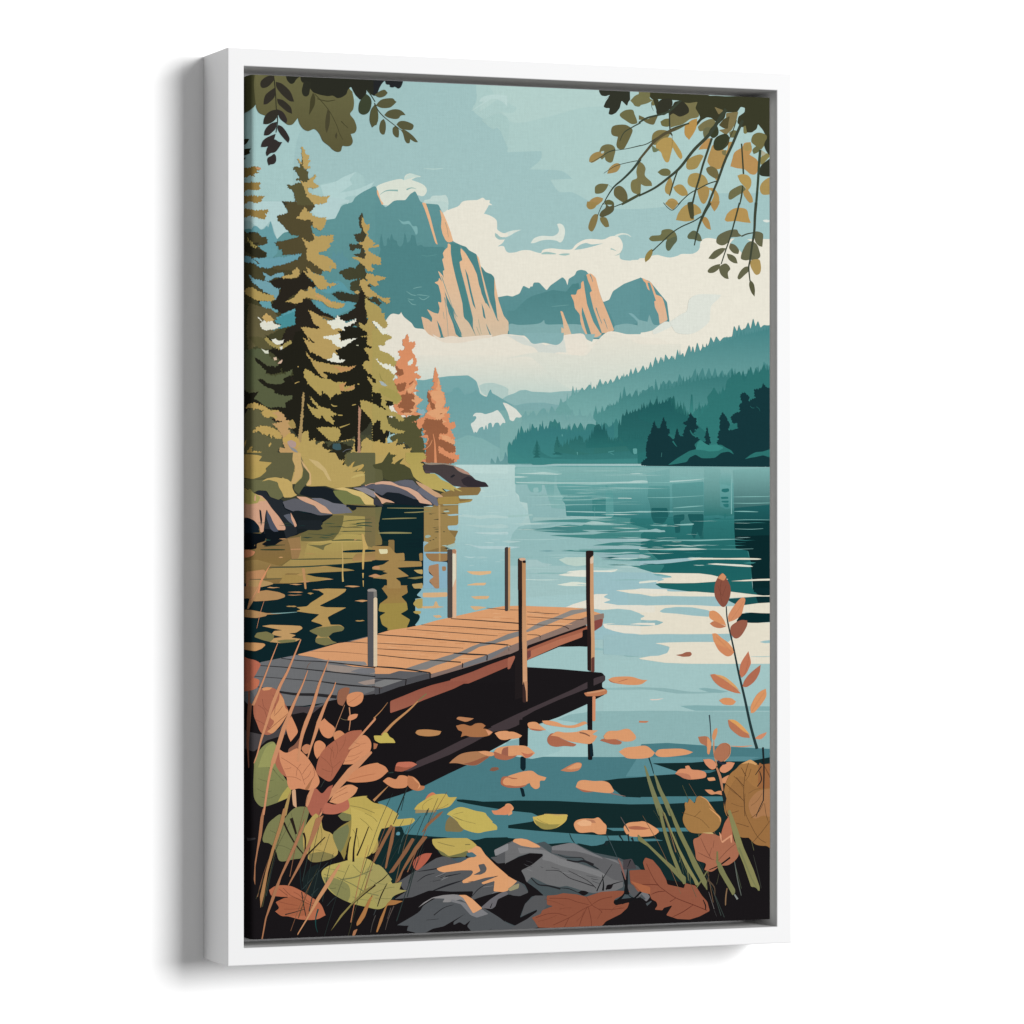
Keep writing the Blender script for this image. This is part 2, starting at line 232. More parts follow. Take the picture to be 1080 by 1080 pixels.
N 109,161,160>123,171,169 - 3006 3509 0 4 5 -18 1 0 4 -18 1 -7 3 9 3 16 5 10 1 6 6 -21 1 1 4 -20 2 -9 3 11 4 17 5 12 7 5 5 -12 1 0 4 -9 2 -4 2 5 4 8 4 4 7 5 3 -29 1 1 3 -32 1 -13 2 17 2 27 4 21 1 6 5 -13 1 0 4 -10 2 -5 2 6 4 9 4 5 9 4 7 -17 0 1 5 -16 3 -7 2 9 5 13 5 9 15 3 6 -17 1 1 5 -16 2 -7 3 9 4 13 6 9 12 4 5 -13 1 1 4 -10 2 -4 2 5 4 8 5 5 6 5 8 -30 1 1 5 -34 3 -14 3 18 6 29 6 22 2 11 7 -25 1 1 5 -27 3 -11 3 14 4 23 7 17 7 11 5 -13 1 1 4 -9 2 -4 2 5 4 7 4 5 10 11 7 -20 1 0 6 -19 2 -9 3 11 5 16 6 13 5 10 6 -12 0 0 5 -9 1 -4 3 5 3 8 5 4 8 11 6 -17 1 1 5 -16 2 -7 3 8 4 14 6 9 7 11 9 -31 0 1 7 -34 3 -15 3 18 6 30 7 23 2 11 8 -33 1 1 6 -37 3 -16 4 20 5 32 7 25 2 11 6 -28 1 1 5 -30 2 -13 3 16 4 26 6 20 1 8 6 -34 1 1 5 -38 2 -17 3 21 5 32 6 26 9 8 6 -12 0 0 5 -9 1 -4 3 5 3 8 5 4 10 8 4 -13 1 0 4 -10 1 -5 2 6 3 9 4 5 9 8 7 -17 0 1 5 -15 2 -6 3 8 4 12 6 8 13 8 6 -14 1 1 4 -12 2 -5 2 6 4 10 5 6 8 8 6 -15 1 0 4 -13 2 -6 3 7 4 11 6 8 3 7 6 -20 1 1 4 -19 2 -9 3 11 4 16 5 12 2 8 7 -32 1 1 6 -36 2 -16 3 20 5 30 7 25 1 7 9 -34 0 2 7 -39 2 -16 4 20 5 33 7 25 2 -5 9 -37 1 2 7 -43 3 -18 5 23 6 36 8 29 7 -6 6 -12 0 0 5 -10 1 -4 3 5 4 9 4 4 7 -5 9 -36 1 2 7 -41 3 -17 5 22 6 34 8 28 7 -7 7 -19 1 0 5 -19 3 -8 3 10 5 16 6 12 13 -6 5 -13 1 0 4 -10 2 -4 3 5 3 9 5 5 12 -3 7 -19 0 0 6 -19 2 -8 3 10 5 16 6 12 -22 332 -766 -46 -281 -160
P 92,143,147>108,156,156 - 2642 4000 14 -65 49 65 21 -87 28 67 42 -26 17 -85 32 72 0 65
P 107,159,159>127,173,170 - 3020 3483 28 -52 21 65 70 -66 28 65 35 -53 43 -40 28 13 28 65 42 -105 43 65 42 39 57 -27 28 91 42 -53 26 -85 24 85 50 -14 7 -79 35 92 43 -14 14 66 28 -93 29 92 57 -93 42 79 57 -53 43 131 -1032 36
P 74,134,134>71,131,129 - 3853 3539 50 -66 15 -66 21 53 57 -106 21 52 22 -53 21 66 29 -40 50 13 43 -238 28 118 43 -46 15 59 50 -93 36 92 21 -40 22 -53 36 13 79 -61 22 59 14 -132 36 131 58 -113 28 46 44 -53 29 52 29 -40 29 26 29 -106 43 92 58 -27 43 -28 44 -100 22 113 65 -121 29 106 44 -107 36 106 37 -107 29 106 58 -81 30 80 29 -41 58 -67 30 106 44 -67 29 106 44 -81 44 13 29 -94 30 80 44 -81 44 106 37 -161 51 53 59 -28 0 722 -2087 73
N 47,112,112>95,157,154 - 3825 3474 2 -5 11 -39 1 2 9 -45 4 -19 5 24 8 38 10 31 4 -6 5 -15 1 1 4 -13 2 -5 2 6 3 11 5 7 6 -6 9 -29 1 2 7 -32 3 -13 4 16 6 27 8 20 15 -11 7 -16 0 0 5 -15 2 -6 3 8 5 13 5 8 13 -17 8 -23 1 1 6 -25 3 -11 3 13 6 21 7 16 12 -16 6 -15 1 1 4 -13 2 -6 3 7 4 11 5 7 12 -14 7 -18 1 0 5 -17 2 -7 3 9 5 14 6 11 4 -16 11 -42 1 2 8 -49 3 -21 5 26 7 42 9 34 13 -9 7 -22 1 1 6 -22 3 -10 3 12 5 19 7 14 16 -4 6 -16 1 1 5 -14 2 -7 3 8 4 12 6 8 6 1 5 -14 0 0 4 -12 2 -6 2 7 4 10 4 7 6 1 6 -17 1 0 5 -15 2 -7 3 9 4 13 6 8 6 0 7 -37 1 2 6 -41 3 -18 4 22 5 35 7 28 4 -1 8 -22 1 1 6 -23 2 -10 4 12 5 20 6 14 7 0 6 -14 0 0 5 -12 2 -6 2 7 5 10 5 7 6 1 6 -15 0 1 5 -13 2 -6 3 7 4 11 5 7 4 0 9 -42 1 2 7 -50 3 -21 4 27 6 42 8 34 11 -1 6 -16 0 1 5 -14 2 -5 3 7 4 11 5 7 15 -2 10 -32 1 2 8 -36 3 -14 4 18 7 30 8 23 7 -3 11 -37 1 2 8 -42 4 -19 4 23 7 36 10 29 5 -2 9 -32 1 2 8 -35 3 -15 4 19 7 29 9 23 4 -2 8 -41 1 2 6 -48 2 -21 4 26 5 41 6 33 16 -5 6 -15 1 1 5 -13 2 -6 2 7 4 11 6 7 19 -6 9 -28 1 1 7 -30 3 -13 4 16 6 25 8 20 8 -4 8 -21 1 1 5 -22 3 -9 3 11 5 19 7 13 4 -3 9 -38 0 2 7 -44 3 -19 4 24 6 37 8 30 2 -3 8 -33 1 1 7 -37 3 -16 4 20 6 32 8 25 2 -2 7 -36 1 1 6 -41 3 -17 3 22 5 34 7 28 13 -2 7 -20 0 1 6 -19 2 -9 4 10 4 17 7 11 12 0 9 -38 1 2 8 -44 3 -19 4 23 6 37 8 30 10 0 7 -21 1 1 6 -20 2 -9 3 11 5 17 7 12 9 1 6 -17 1 1 5 -16 2 -6 3 8 5 13 6 9 11 1 6 -15 0 0 5 -13 2 -6 3 7 4 11 6 7 23 -1 6 -16 1 0 5 -14 2 -7 3 8 4 12 6 9 26 -2 7 -17 1 0 5 -15 2 -6 3 8 4 13 6 8 22 8 9 -28 1 1 7 -30 3 -12 4 16 6 25 8 19 12 8 8 -21 1 1 6 -22 2 -9 3 12 6 18 6 13 9 8 8 -24 1 1 7 -24 2 -10 4 12 5 21 7 15 9 8 6 -16 1 1 5 -14 2 -6 3 8 4 11 6 8 4 8 9 -39 1 2 7 -45 2 -20 5 24 6 38 7 31 11 8 6 -15 1 0 4 -12 3 -6 2 7 4 11 6 6 14 4 10 -28 1 1 7 -31 3 -13 4 16 6 27 8 20 20 -3 7 -16 0 1 5 -14 2 -6 3 7 4 12 6 7 25 -3 6 -15 1 1 4 -13 2 -5 3 6 4 11 6 7 20 -2 6 -17 1 1 5 -15 2 -6 3 8 4 12 6 8 10 0 6 -35 1 1 5 -41 3 -17 3 22 4 34 6 28 2 2 5 -22 1 1 5 -21 2 -10 2 12 4 18 5 14 14 -1 6 -16 1 1 4 -15 3 -6 2 8 5 12 5 8 14 -1 7 -36 0 2 5 -41 3 -18 3 22 4 35 6 27 1 2 9 -29 1 2 6 -31 3 -13 4 16 5 26 8 20 1 2 6 -18 0 1 4 -17 2 -7 2 9 4 14 4 9 -5 563 -1830 286 -285 -296
P 52,112,111>64,134,132 - 2845 3999 -7 -176 21 -65 28 65 35 -98 21 46 35 -105 17 -78 32 78 21 25 21 -78 28 78 21 -124 35 58 21 -26 14 65 21 -98 43 84 28 -65 28 78 21 -131 28 26 22 -46 35 58 21 -26 21 91 36 -20 21 46 21 -92 28 85 43 -99 35 65 36 -72 35 59 7 52 36 -92 57 -1 42 13 57 12 57 -40 43 53 57 -54 22 -52 36 78 128 25 144 -160 86 -119 29 92 43 -133 43 145 58 -93 43 -67 29 39 29 -46 29 151 44 26 14 -66 29 66 22 -80 36 119 72 -14 59 -107 29 79 43 -27 44 -53 29 -27 58 26 146 -241 88 238 441 -193 0 822
N 55,119,122>63,133,131 - 2866 3823 0 -9 5 -19 1 1 4 -19 2 -8 3 10 3 16 6 11 1 -24 6 -20 1 1 5 -19 3 -8 3 10 4 16 6 12 1 -21 5 -23 0 1 4 -24 2 -10 2 12 3 21 4 15 1 -30 10 -38 1 2 8 -43 3 -18 5 23 6 36 9 29 7 -14 7 -20 1 1 6 -20 2 -9 3 11 5 17 6 12 7 1 7 -21 1 1 6 -21 2 -9 3 11 5 18 7 13 2 2 5 -19 1 1 4 -19 2 -8 2 10 4 16 4 11 1 3 6 -44 1 2 4 -52 2 -22 2 28 4 44 5 36 1 1 10 -37 1 2 7 -44 3 -18 4 23 7 36 8 30 8 -3 7 -19 0 0 6 -19 2 -8 3 10 5 16 6 12 7 0 6 -30 1 1 5 -33 2 -13 3 17 4 28 5 21 1 0 9 -40 1 2 7 -47 3 -20 4 25 6 40 8 32 9 -3 7 -19 1 1 5 -19 2 -8 3 10 5 16 6 11 8 -2 8 -32 1 2 7 -35 2 -15 4 18 5 30 8 24 2 13 7 -20 1 1 6 -19 2 -8 3 10 5 16 6 12 3 17 7 -19 1 1 5 -19 3 -8 3 10 4 16 6 11 3 19 10 -41 1 2 8 -47 4 -21 4 26 7 40 9 33 4 19 7 -21 1 1 6 -22 2 -9 3 12 5 18 7 13 5 19 9 -28 1 1 7 -30 3 -13 4 16 6 26 7 20 5 9 10 -40 1 2 8 -46 4 -20 4 25 7 39 8 32 3 8 7 -24 1 1 6 -24 2 -10 4 12 5 21 6 15 3 8 7 -24 1 1 6 -24 3 -11 4 13 5 21 7 16 2 8 5 -21 1 0 4 -21 2 -9 2 11 4 18 4 14 7 8 7 -19 1 0 5 -18 3 -8 3 10 4 15 6 11 8 7 4 -30 1 2 3 -33 2 -14 2 17 3 28 4 22 1 5 6 -27 0 1 5 -28 2 -12 3 15 4 24 5 19 1 4 8 -22 1 1 5 -23 3 -9 3 12 5 19 6 13 10 3 7 -20 1 1 5 -20 3 -8 3 10 5 17 6 12 10 2 7 -20 0 1 6 -19 2 -9 3 11 5 16 6 12 4 4 7 -21 1 1 6 -21 2 -9 3 11 5 18 7 12 4 3 6 -34 1 1 5 -39 2 -17 3 21 5 34 5 26 2 3 6 -28 1 2 5 -30 2 -13 3 16 4 25 5 20 9 1 7 -20 1 1 5 -19 3 -8 3 10 4 16 7 12 8 1 5 -20 0 1 4 -20 2 -9 2 11 3 17 4 12 1 3 9 -30 1 1 7 -32 3 -14 4 17 7 28 8 21 -14 331 -907 85 -280 -161
N 47,108,106>56,128,120 - 4110 3629 0 -3 10 -33 1 1 7 -38 4 -16 4 20 6 32 9 26 2 -9 11 -43 1 2 9 -52 3 -21 5 27 8 43 9 36 3 -10 10 -42 2 2 8 -50 3 -21 5 26 7 42 9 34 3 -8 5 -24 0 1 4 -25 2 -11 2 13 4 22 4 16 7 -25 10 -30 1 1 7 -33 3 -14 4 18 7 28 8 22 19 -39 7 -19 1 1 5 -19 2 -8 4 10 4 16 7 11 14 -20 8 -20 1 1 5 -21 3 -8 3 11 5 17 6 12 5 -4 9 -28 1 1 7 -29 3 -13 4 16 5 25 8 19 3 -2 5 -20 0 1 4 -20 2 -9 2 11 3 17 5 12 1 -1 7 -42 1 2 5 -49 2 -21 4 26 4 42 7 34 9 -5 7 -19 1 0 6 -19 2 -8 3 10 5 16 6 12 19 -5 7 -19 1 0 5 -19 3 -8 3 10 5 16 6 12 16 -3 7 -20 1 1 6 -19 2 -9 3 11 5 16 6 11 7 0 5 -40 1 2 4 -46 1 -19 2 24 4 39 4 32 1 2 7 -20 0 0 5 -20 3 -8 3 10 4 17 6 12 3 -2 12 -40 1 2 9 -46 4 -20 5 25 8 39 10 31 5 9 7 -44 1 2 5 -53 3 -23 3 28 5 45 6 37 2 28 9 -31 1 2 7 -35 3 -15 4 19 6 29 8 23 2 27 6 -43 1 2 5 -51 2 -22 3 27 5 44 5 35 2 29 10 -45 1 2 8 -53 4 -23 4 28 7 46 9 37 12 35 8 -21 1 1 5 -22 3 -9 3 12 5 18 7 13 13 13 7 -20 1 1 5 -19 3 -8 3 10 5 16 6 12 3 4 6 -19 0 0 5 -18 2 -8 3 9 4 16 5 12 2 4 7 -29 1 2 5 -31 3 -14 3 17 5 26 6 20 2 5 5 -31 0 1 4 -35 2 -14 2 18 3 30 5 23 1 4 7 -21 1 0 6 -21 3 -9 3 11 5 18 7 14 8 2 8 -25 1 1 7 -26 3 -11 3 14 6 22 7 17 3 398 -752 32 -287 -201
N 42,106,105>55,128,124 - 4945 3462 6 -9 9 -28 1 1 7 -30 3 -14 4 17 6 26 8 20 14 -17 8 -20 0 1 6 -20 2 -9 4 11 4 17 7 11 8 -14 9 -38 1 2 7 -44 3 -18 4 23 6 37 8 29 7 -12 6 -14 1 0 4 -13 2 -5 3 6 4 11 6 7 9 -11 6 -15 1 0 5 -14 2 -6 3 7 4 12 6 8 9 -13 7 -16 0 1 5 -15 2 -6 3 8 4 12 6 8 6 -13 7 -16 1 0 5 -15 2 -6 3 8 4 12 6 9 3 -13 8 -21 1 1 5 -22 3 -9 3 11 5 18 7 14 6 -24 6 -15 1 1 5 -13 2 -5 2 6 5 11 5 6 4 -22 8 -20 1 1 5 -21 3 -9 3 11 5 17 6 13 3 -25 9 -27 1 1 6 -28 3 -12 4 15 6 24 8 18 16 -35 6 -18 1 0 6 -17 2 -7 3 9 4 14 6 10 15 -27 7 -26 0 1 5 -28 3 -12 2 15 5 24 6 18 13 -27 7 -18 1 1 5 -17 2 -7 3 9 5 14 6 10 25 -35 7 -17 0 1 5 -15 3 -6 2 8 5 12 5 8 22 3 10 -31 1 2 8 -34 3 -14 4 18 6 28 9 22 16 3 10 -36 2 2 8 -41 4 -18 5 22 7 34 9 28 8 1 7 -21 1 1 6 -20 2 -9 4 11 5 17 6 13 9 -3 9 -29 1 1 7 -32 3 -13 5 17 6 26 8 21 15 -3 6 -15 1 0 5 -13 2 -6 3 7 4 11 5 7 20 -3 6 -15 1 0 4 -12 2 -6 3 7 4 11 6 6 25 -5 6 -14 1 0 5 -13 2 -5 3 7 4 10 5 7 20 -4 8 -20 0 1 6 -19 2 -8 3 10 5 16 7 11 6 399 -712 341 -291 -203
P 39,96,95>56,122,121 - 3118 3886 21 -52 35 -85 35 71 8 46 56 32 70 32 127 -14 -77 -19 -7 -26 -14 -65 35 -98 49 110 22 -13 42 -46 50 85 21 -14 14 -98 21 46 43 -92 71 130 14 -53 71 -20 7 -138 21 -26 43 -14 29 66 42 -1 43 92 57 39 65 -93 50 79 71 -67 65 -66 57 65 0 251 -550 17 -453 -4 -141 -12
P 47,112,110>51,122,118 - 5163 3300 -7 -40 51 -54 29 -53 44 66 51 65 51 -13 -14 -27 14 -53 -7 -53 22 -67 44 -27 7 -94 29 80 66 -55 29 80 30 53 73 -188 30 120 29 -107 37 79 66 -121 29 93 82 -95 0 1089 -901 6 0 -497 44 -27 29 -53 58 -41
P 37,97,95>45,114,112 - 4339 3468 101 12 29 -92 21 -66 36 39 36 -80 36 118 58 -73 29 46 36 -113 22 33 17 -47 26 165 29 -26 36 -40 22 105 72 39 233 183 0 313 -839 5
P 44,108,107>63,135,131 - 4945 3448 22 -212 15 0 14 212
P 47,112,110>51,122,118 - 5054 3487 8 -120 14 -13 15 106
N 42,102,100 - 3174 3740 6 19 3 7 3 6 -3 3 -2 4 -2 -4 5 17 6 6 5 8 -7 2 -2 3 -5 -2 5 14 7 7 7 11 -7 -2 -5 5 -5 -4 7 15 10 6 9 4 -9 5 -6 4 -7 -4 7 14 11 7 13 2 -13 7 -7 4 -8 -4 5 15 12 5 12 9 -12 1 -7 4 -10 -4 -16 2 -15 -2 -10 4 -7 -3 -13 0 13 -11 11 -5 6 -15 -9 4 -7 -3 -12 -4 11 -6 13 -6 8 -15 -7 4 -6 -4 -9 -2 9 -7 9 -6 8 -15 -4 4 -4 -5 -6 -2 6 -7 5 -7 3 -14 -4 3 -3 -4 -5 -3 5 -6 6 -7 6 -17 -3 4 -2 -4 -1 -6 1 -3 3 -7
N 42,102,100 - 3407 3695 6 18 2 5 5 4 -5 5 -1 4 -3 -4 4 16 5 5 5 1 -5 8 -3 4 -4 -4 8 15 7 5 9 9 -9 0 -4 4 -7 -4 7 13 10 6 10 6 -12 2 -5 4 -7 -2 9 13 15 5 14 2 -16 6 -7 5 -11 -4 3 12 12 6 13 3 -14 5 -7 4 -9 -2 16 11 18 5 20 5 -21 5 -10 4 -14 -4 -24 1 -21 -1 -13 4 -10 -4 -18 -6 18 -3 16 -5 12 -12 -8 3 -7 -4 -13 4 11 -12 13 -7 7 -12 -8 4 -6 -5 -11 0 11 -8 10 -5 4 -13 -7 3 -6 -4 -11 1 11 -9 10 -7 7 -13 -5 4 -4 -4 -9 3 9 -12 7 -5 4 -15 -4 4 -3 -4 -6 -6 6 -3 5 -5 5 -16 -3 4 -2 -4 -4 2 4 -11 3 -5
N 42,102,100 - 3669 3686 5 18 5 6 2 6 -4 2 -1 6 -3 -4 4 15 6 7 4 2 -6 6 -2 4 -5 -3 10 14 9 6 10 9 -10 0 -6 4 -7 -4 9 14 11 7 13 3 -13 5 -7 4 -10 -3 8 13 15 5 14 7 -16 2 -7 4 -11 -4 11 13 17 7 17 4 -18 4 -10 5 -13 -4 11 12 20 6 20 3 -21 7 -12 4 -15 -4 -24 1 -23 -1 -14 4 -11 -4 -20 -6 18 -3 19 -7 11 -11 -13 4 -8 -6 -17 -5 15 -2 16 -7 8 -13 -11 4 -7 -4 -17 -6 15 -3 15 -6 12 -13 -7 3 -5 -4 -10 1 10 -9 8 -6 6 -15 -6 4 -4 -4 -10 -6 8 -3 9 -5 6 -15 -3 3 -4 -4 -6 -4 6 -4 5 -7 4 -15 -2 4 -2 -6 -3 -5 3 -2 3 -7
N 42,102,99>53,116,112 - 3372 3832 4 1 11 -37 1 2 9 -43 3 -18 5 23 7 36 10 29 14 -1 7 -20 1 1 5 -21 3 -8 3 11 5 17 6 12 8 3 6 -30 1 1 4 -33 2 -15 3 18 4 29 5 22 1 2 10 -34 1 2 8 -39 3 -16 5 20 6 33 9 26 3 3 9 -35 1 2 7 -39 3 -17 4 21 6 33 8 27 2 5 8 -36 1 1 7 -41 3 -17 3 21 6 36 7 27 12 5 8 -23 1 1 6 -24 3 -10 3 12 5 21 7 15 15 3 9 -31 1 2 8 -35 3 -14 4 18 7 29 8 23 5 -1 7 -27 1 1 6 -28 3 -12 3 15 5 24 7 19 14 -5 8 -21 0 1 6 -21 2 -8 4 11 5 17 6 13 23 -9 9 -31 1 1 8 -34 3 -15 4 18 7 30 8 23 24 5 7 -21 1 1 6 -22 2 -9 4 11 5 19 6 13 16 8 6 -36 1 2 5 -41 2 -18 3 22 5 35 6 28 13 8 8 -24 1 1 6 -25 3 -10 3 13 5 21 7 15 14 8 6 -20 1 1 5 -19 3 -9 3 11 4 16 6 12 11 6 7 -21 1 1 6 -21 2 -9 4 11 4 18 7 13 24 4 9 -28 1 1 7 -30 3 -13 4 16 6 26 8 20 14 4 8 -30 1 2 6 -34 2 -14 4 18 5 28 7 22 1 5 9 -43 1 3 8 -51 3 -21 4 26 6 43 8 35 15 6 8 -26 1 2 7 -28 3 -11 3 14 6 23 7 18 -40 121 -618 50 -263 -36
N 43,104,102>53,118,116 - 3541 3792 0 -5 6 -28 1 1 5 -31 2 -13 3 17 4 26 5 20 2 -13 7 -19 1 0 6 -19 2 -8 3 10 5 16 6 12 4 -8 7 -24 1 1 7 -25 2 -10 4 13 5 21 7 16 5 -4 7 -23 1 1 6 -24 3 -10 3 12 6 21 7 15 3 10 6 -20 1 1 6 -20 2 -9 3 11 5 17 5 12 8 52 8 -22 0 1 6 -21 2 -9 4 11 5 18 6 13 8 20 10 -33 1 2 8 -37 3 -15 4 19 7 31 9 25 2 8 12 -40 1 2 9 -46 4 -19 5 24 7 39 10 31 -19 108 -199 -40 -85 -30
N 35,90,91>44,109,107 - 4110 3655 0 -63 8 -31 1 1 6 -35 2 -16 4 19 5 30 7 24 11 -100 6 -16 1 0 5 -15 2 -6 3 8 4 12 6 9 12 -7 8 -28 2 2 6 -30 3 -13 4 16 6 25 8 19 9 -6 6 -15 0 1 5 -13 2 -5 3 7 4 10 5 7 7 -3 5 -18 0 1 4 -17 1 -7 2 9 3 14 4 10 7 -3 7 -16 0 0 5 -14 2 -6 3 8 4 12 6 8 10 2 7 -17 0 0 5 -15 2 -7 3 9 5 13 5 8 4 28 10 -39 1 2 8 -45 3 -20 5 24 6 39 9 31 2 27 7 -43 1 2 5 -49 3 -21 3 26 4 42 6 34 2 21 5 -32 0 2 4 -36 1 -16 2 20 3 30 5 24 9 16 7 -15 0 0 5 -13 2 -6 3 7 4 11 5 7 13 3 8 -23 1 1 6 -23 2 -9 4 12 5 19 7 14 14 2 6 -15 1 0 5 -13 2 -6 3 7 4 12 5 7 12 -11 8 -35 0 1 6 -40 3 -18 4 22 5 34 7 28 6 -9 7 -17 0 1 5 -15 3 -7 2 8 5 13 6 9 6 -6 4 -39 1 2 4 -45 1 -19 2 24 3 38 5 31 -1 395 -403 83 -172 -203
N 31,85,87>44,110,108 - 3740 3790 0 -15 6 -22 0 0 5 -23 2 -10 3 13 4 19 5 15 2 -33 6 -22 1 1 5 -23 2 -10 3 13 4 19 6 14 1 -34 6 -26 1 1 5 -28 2 -13 3 15 4 24 6 19 1 -25 6 -26 0 1 5 -27 1 -12 3 15 3 23 5 18 1 -14 4 -21 1 1 3 -20 1 -9 2 11 2 17 4 13 1 8 6 -20 0 1 5 -19 2 -8 3 10 3 16 6 11 4 8 7 -20 1 1 5 -21 3 -9 3 11 5 17 6 13 5 8 8 -36 1 2 7 -41 3 -18 4 22 5 35 8 28 2 68 6 -34 0 2 4 -38 2 -16 3 20 3 32 5 25 2 80 8 -27 1 1 7 -29 3 -12 4 15 6 25 7 18 2 5 4 -23 1 1 3 -23 1 -10 2 13 3 19 3 15 2 4 8 -20 0 0 6 -20 3 -9 3 11 5 17 6 13 3 4 5 -21 0 1 5 -20 1 -9 3 11 3 17 5 13 1 9 6 -30 0 2 4 -34 2 -14 3 18 3 28 5 22 1 20 6 -22 1 1 5 -23 2 -9 2 12 4 19 6 14 1 22 8 -36 1 2 6 -41 2 -17 4 21 5 35 7 27 2 13 5 -20 1 1 5 -18 2 -8 2 9 4 16 5 11 2 -16 9 -31 1 1 8 -35 3 -15 4 19 7 30 9 23 4 -21 8 -23 1 1 6 -25 3 -10 3 13 5 21 8 15 3 -12 5 -20 1 1 4 -19 2 -8 2 10 4 16 4 12 2 18 6 -23 0 1 5 -23 2 -10 2 12 4 20 5 15 1 17 5 -28 0 1 3 -30 2 -12 2 15 3 26 3 19 5 15 6 -19 1 1 6 -19 2 -8 3 10 5 16 6 11 -26 55 -445 36 -190 3
N 32,88,90>40,104,102 - 4339 3468 6 -11 8 -27 1 1 7 -28 3 -13 4 15 6 25 7 18 8 -24 10 -37 1 2 8 -43 3 -18 5 23 6 36 9 28 3 -17 6 -25 1 1 5 -26 2 -11 2 14 5 22 6 17 2 -5 11 -35 1 1 8 -40 4 -17 4 21 7 34 10 27 9 -3 6 -16 1 1 5 -13 2 -6 2 7 4 11 6 7 7 -2 7 -42 1 2 6 -49 3 -21 3 26 5 42 7 34 1 -2 6 -17 0 1 4 -16 2 -6 2 8 4 13 5 9 11 -5 7 -19 0 1 6 -19 2 -8 3 10 5 16 6 11 12 -5 6 -17 1 0 4 -15 2 -7 3 9 4 13 5 8 12 -4 7 -18 0 1 5 -16 2 -7 4 9 4 13 6 9 11 75 8 -24 1 1 6 -26 2 -11 4 14 5 22 7 16 8 73 8 -20 0 0 6 -20 3 -9 3 11 5 17 6 13 9 18 5 -23 1 1 4 -23 1 -10 2 12 4 20 5 15 1 15 5 -15 0 0 4 -12 1 -6 2 7 4 11 4 7 1 15 6 -27 1 1 4 -29 2 -13 3 16 4 25 5 19 2 16 6 -27 1 1 5 -29 2 -12 3 15 5 25 6 19 1 13 6 -15 0 0 5 -13 2 -5 2 7 4 10 5 7 -23 162 -404 -72 -173 -61
N 22,55,60 - 4534 3519 8 34 4 11 6 16 -6 -2 -2 8 -5 -6 10 29 9 10 10 15 -10 1 -6 7 -7 -6 10 27 13 10 13 11 -14 5 -8 7 -10 -7 9 27 14 10 15 10 -16 5 -9 8 -10 -7 5 25 13 11 14 10 -14 4 -9 8 -10 -6 17 23 20 11 22 9 -23 6 -12 7 -16 -6 6 23 19 11 20 6 -22 8 -10 8 -14 -6 10 22 20 11 22 7 -23 9 -12 6 -16 -6 19 22 28 10 28 17 -30 -1 -16 7 -20 -6 -34 2 -39 -2 -23 7 -18 -7 -33 1 32 -17 30 -10 16 -23 -20 7 -16 -7 -30 -6 29 -9 27 -11 19 -23 -16 7 -12 -8 -21 -6 20 -8 20 -11 14 -24 -13 7 -8 -7 -18 -8 16 -8 18 -10 1 -24 -14 7 -12 -8 -21 0 20 -15 20 -10 13 -26 -12 7 -8 -8 -18 0 16 -14 16 -11 9 -26 -9 6 -7 -6 -13 -7 13 -9 11 -11 12 -26 -6 5 -4 -7 -9 -2 7 -13 8 -11 7 -29 -5 7 -1 -8 -6 0 5 -15 5 -11
N 22,55,60 - 4645 3478 8 37 6 11 6 18 -6 -1 -3 8 -4 -7 8 32 9 12 10 14 -10 2 -6 8 -7 -7 9 29 13 12 13 13 -15 3 -7 8 -9 -7 9 28 14 12 16 18 -17 -3 -7 8 -12 -6 13 26 19 12 20 12 -21 4 -11 9 -14 -8 9 27 20 10 20 15 -22 2 -11 8 -16 -6 16 25 23 10 26 17 -27 1 -13 8 -19 -7 13 24 26 11 26 19 -29 -3 -15 8 -20 -6 20 24 32 11 32 12 -35 4 -17 8 -25 -6 -38 3 -31 -3 -19 7 -13 -8 -25 -4 24 -12 23 -12 13 -24 -17 7 -12 -8 -24 -4 21 -12 23 -12 12 -24 -16 7 -11 -8 -22 -5 20 -12 20 -11 12 -25 -13 7 -10 -8 -19 -1 17 -16 18 -11 8 -26 -13 8 -8 -9 -18 1 16 -17 16 -12 9 -27 -12 7 -7 -8 -16 0 15 -16 14 -12 12 -28 -9 7 -6 -8 -11 -4 11 -12 10 -12 6 -29 -7 7 -5 -8 -10 -8 9 -8 10 -12 9 -32 -3 7 -3 -8 -4 1 4 -18 4 -11
N 22,55,60 - 4801 3593 5 32 3 9 5 16 -5 -2 -1 8 -3 -6 7 28 7 9 8 10 -9 4 -3 7 -6 -5 5 25 8 9 9 13 -9 2 -6 8 -5 -7 8 24 12 9 12 12 -13 3 -6 7 -9 -6 13 22 17 11 18 6 -19 8 -10 7 -12 -6 5 22 14 10 16 14 -17 1 -9 7 -12 -7 13 21 19 11 20 12 -21 2 -10 7 -15 -5 10 20 22 10 22 11 -23 4 -12 6 -17 -6 -26 3 -22 -3 -13 7 -10 -7 -19 -6 17 -8 18 -11 3 -20 -16 6 -12 -7 -23 -1 22 -13 20 -11 17 -22 -11 7 -8 -6 -16 -6 15 -9 14 -11 3 -22 -13 7 -10 -7 -19 0 18 -14 17 -11 13 -23 -7 7 -7 -8 -12 0 12 -15 10 -9 7 -24 -7 7 -6 -8 -12 -1 11 -14 10 -9 5 -25 -5 5 -5 -6 -8 -2 8 -13 8 -9 7 -28 -3 7 -3 -8 -4 -2 4 -13 4 -9
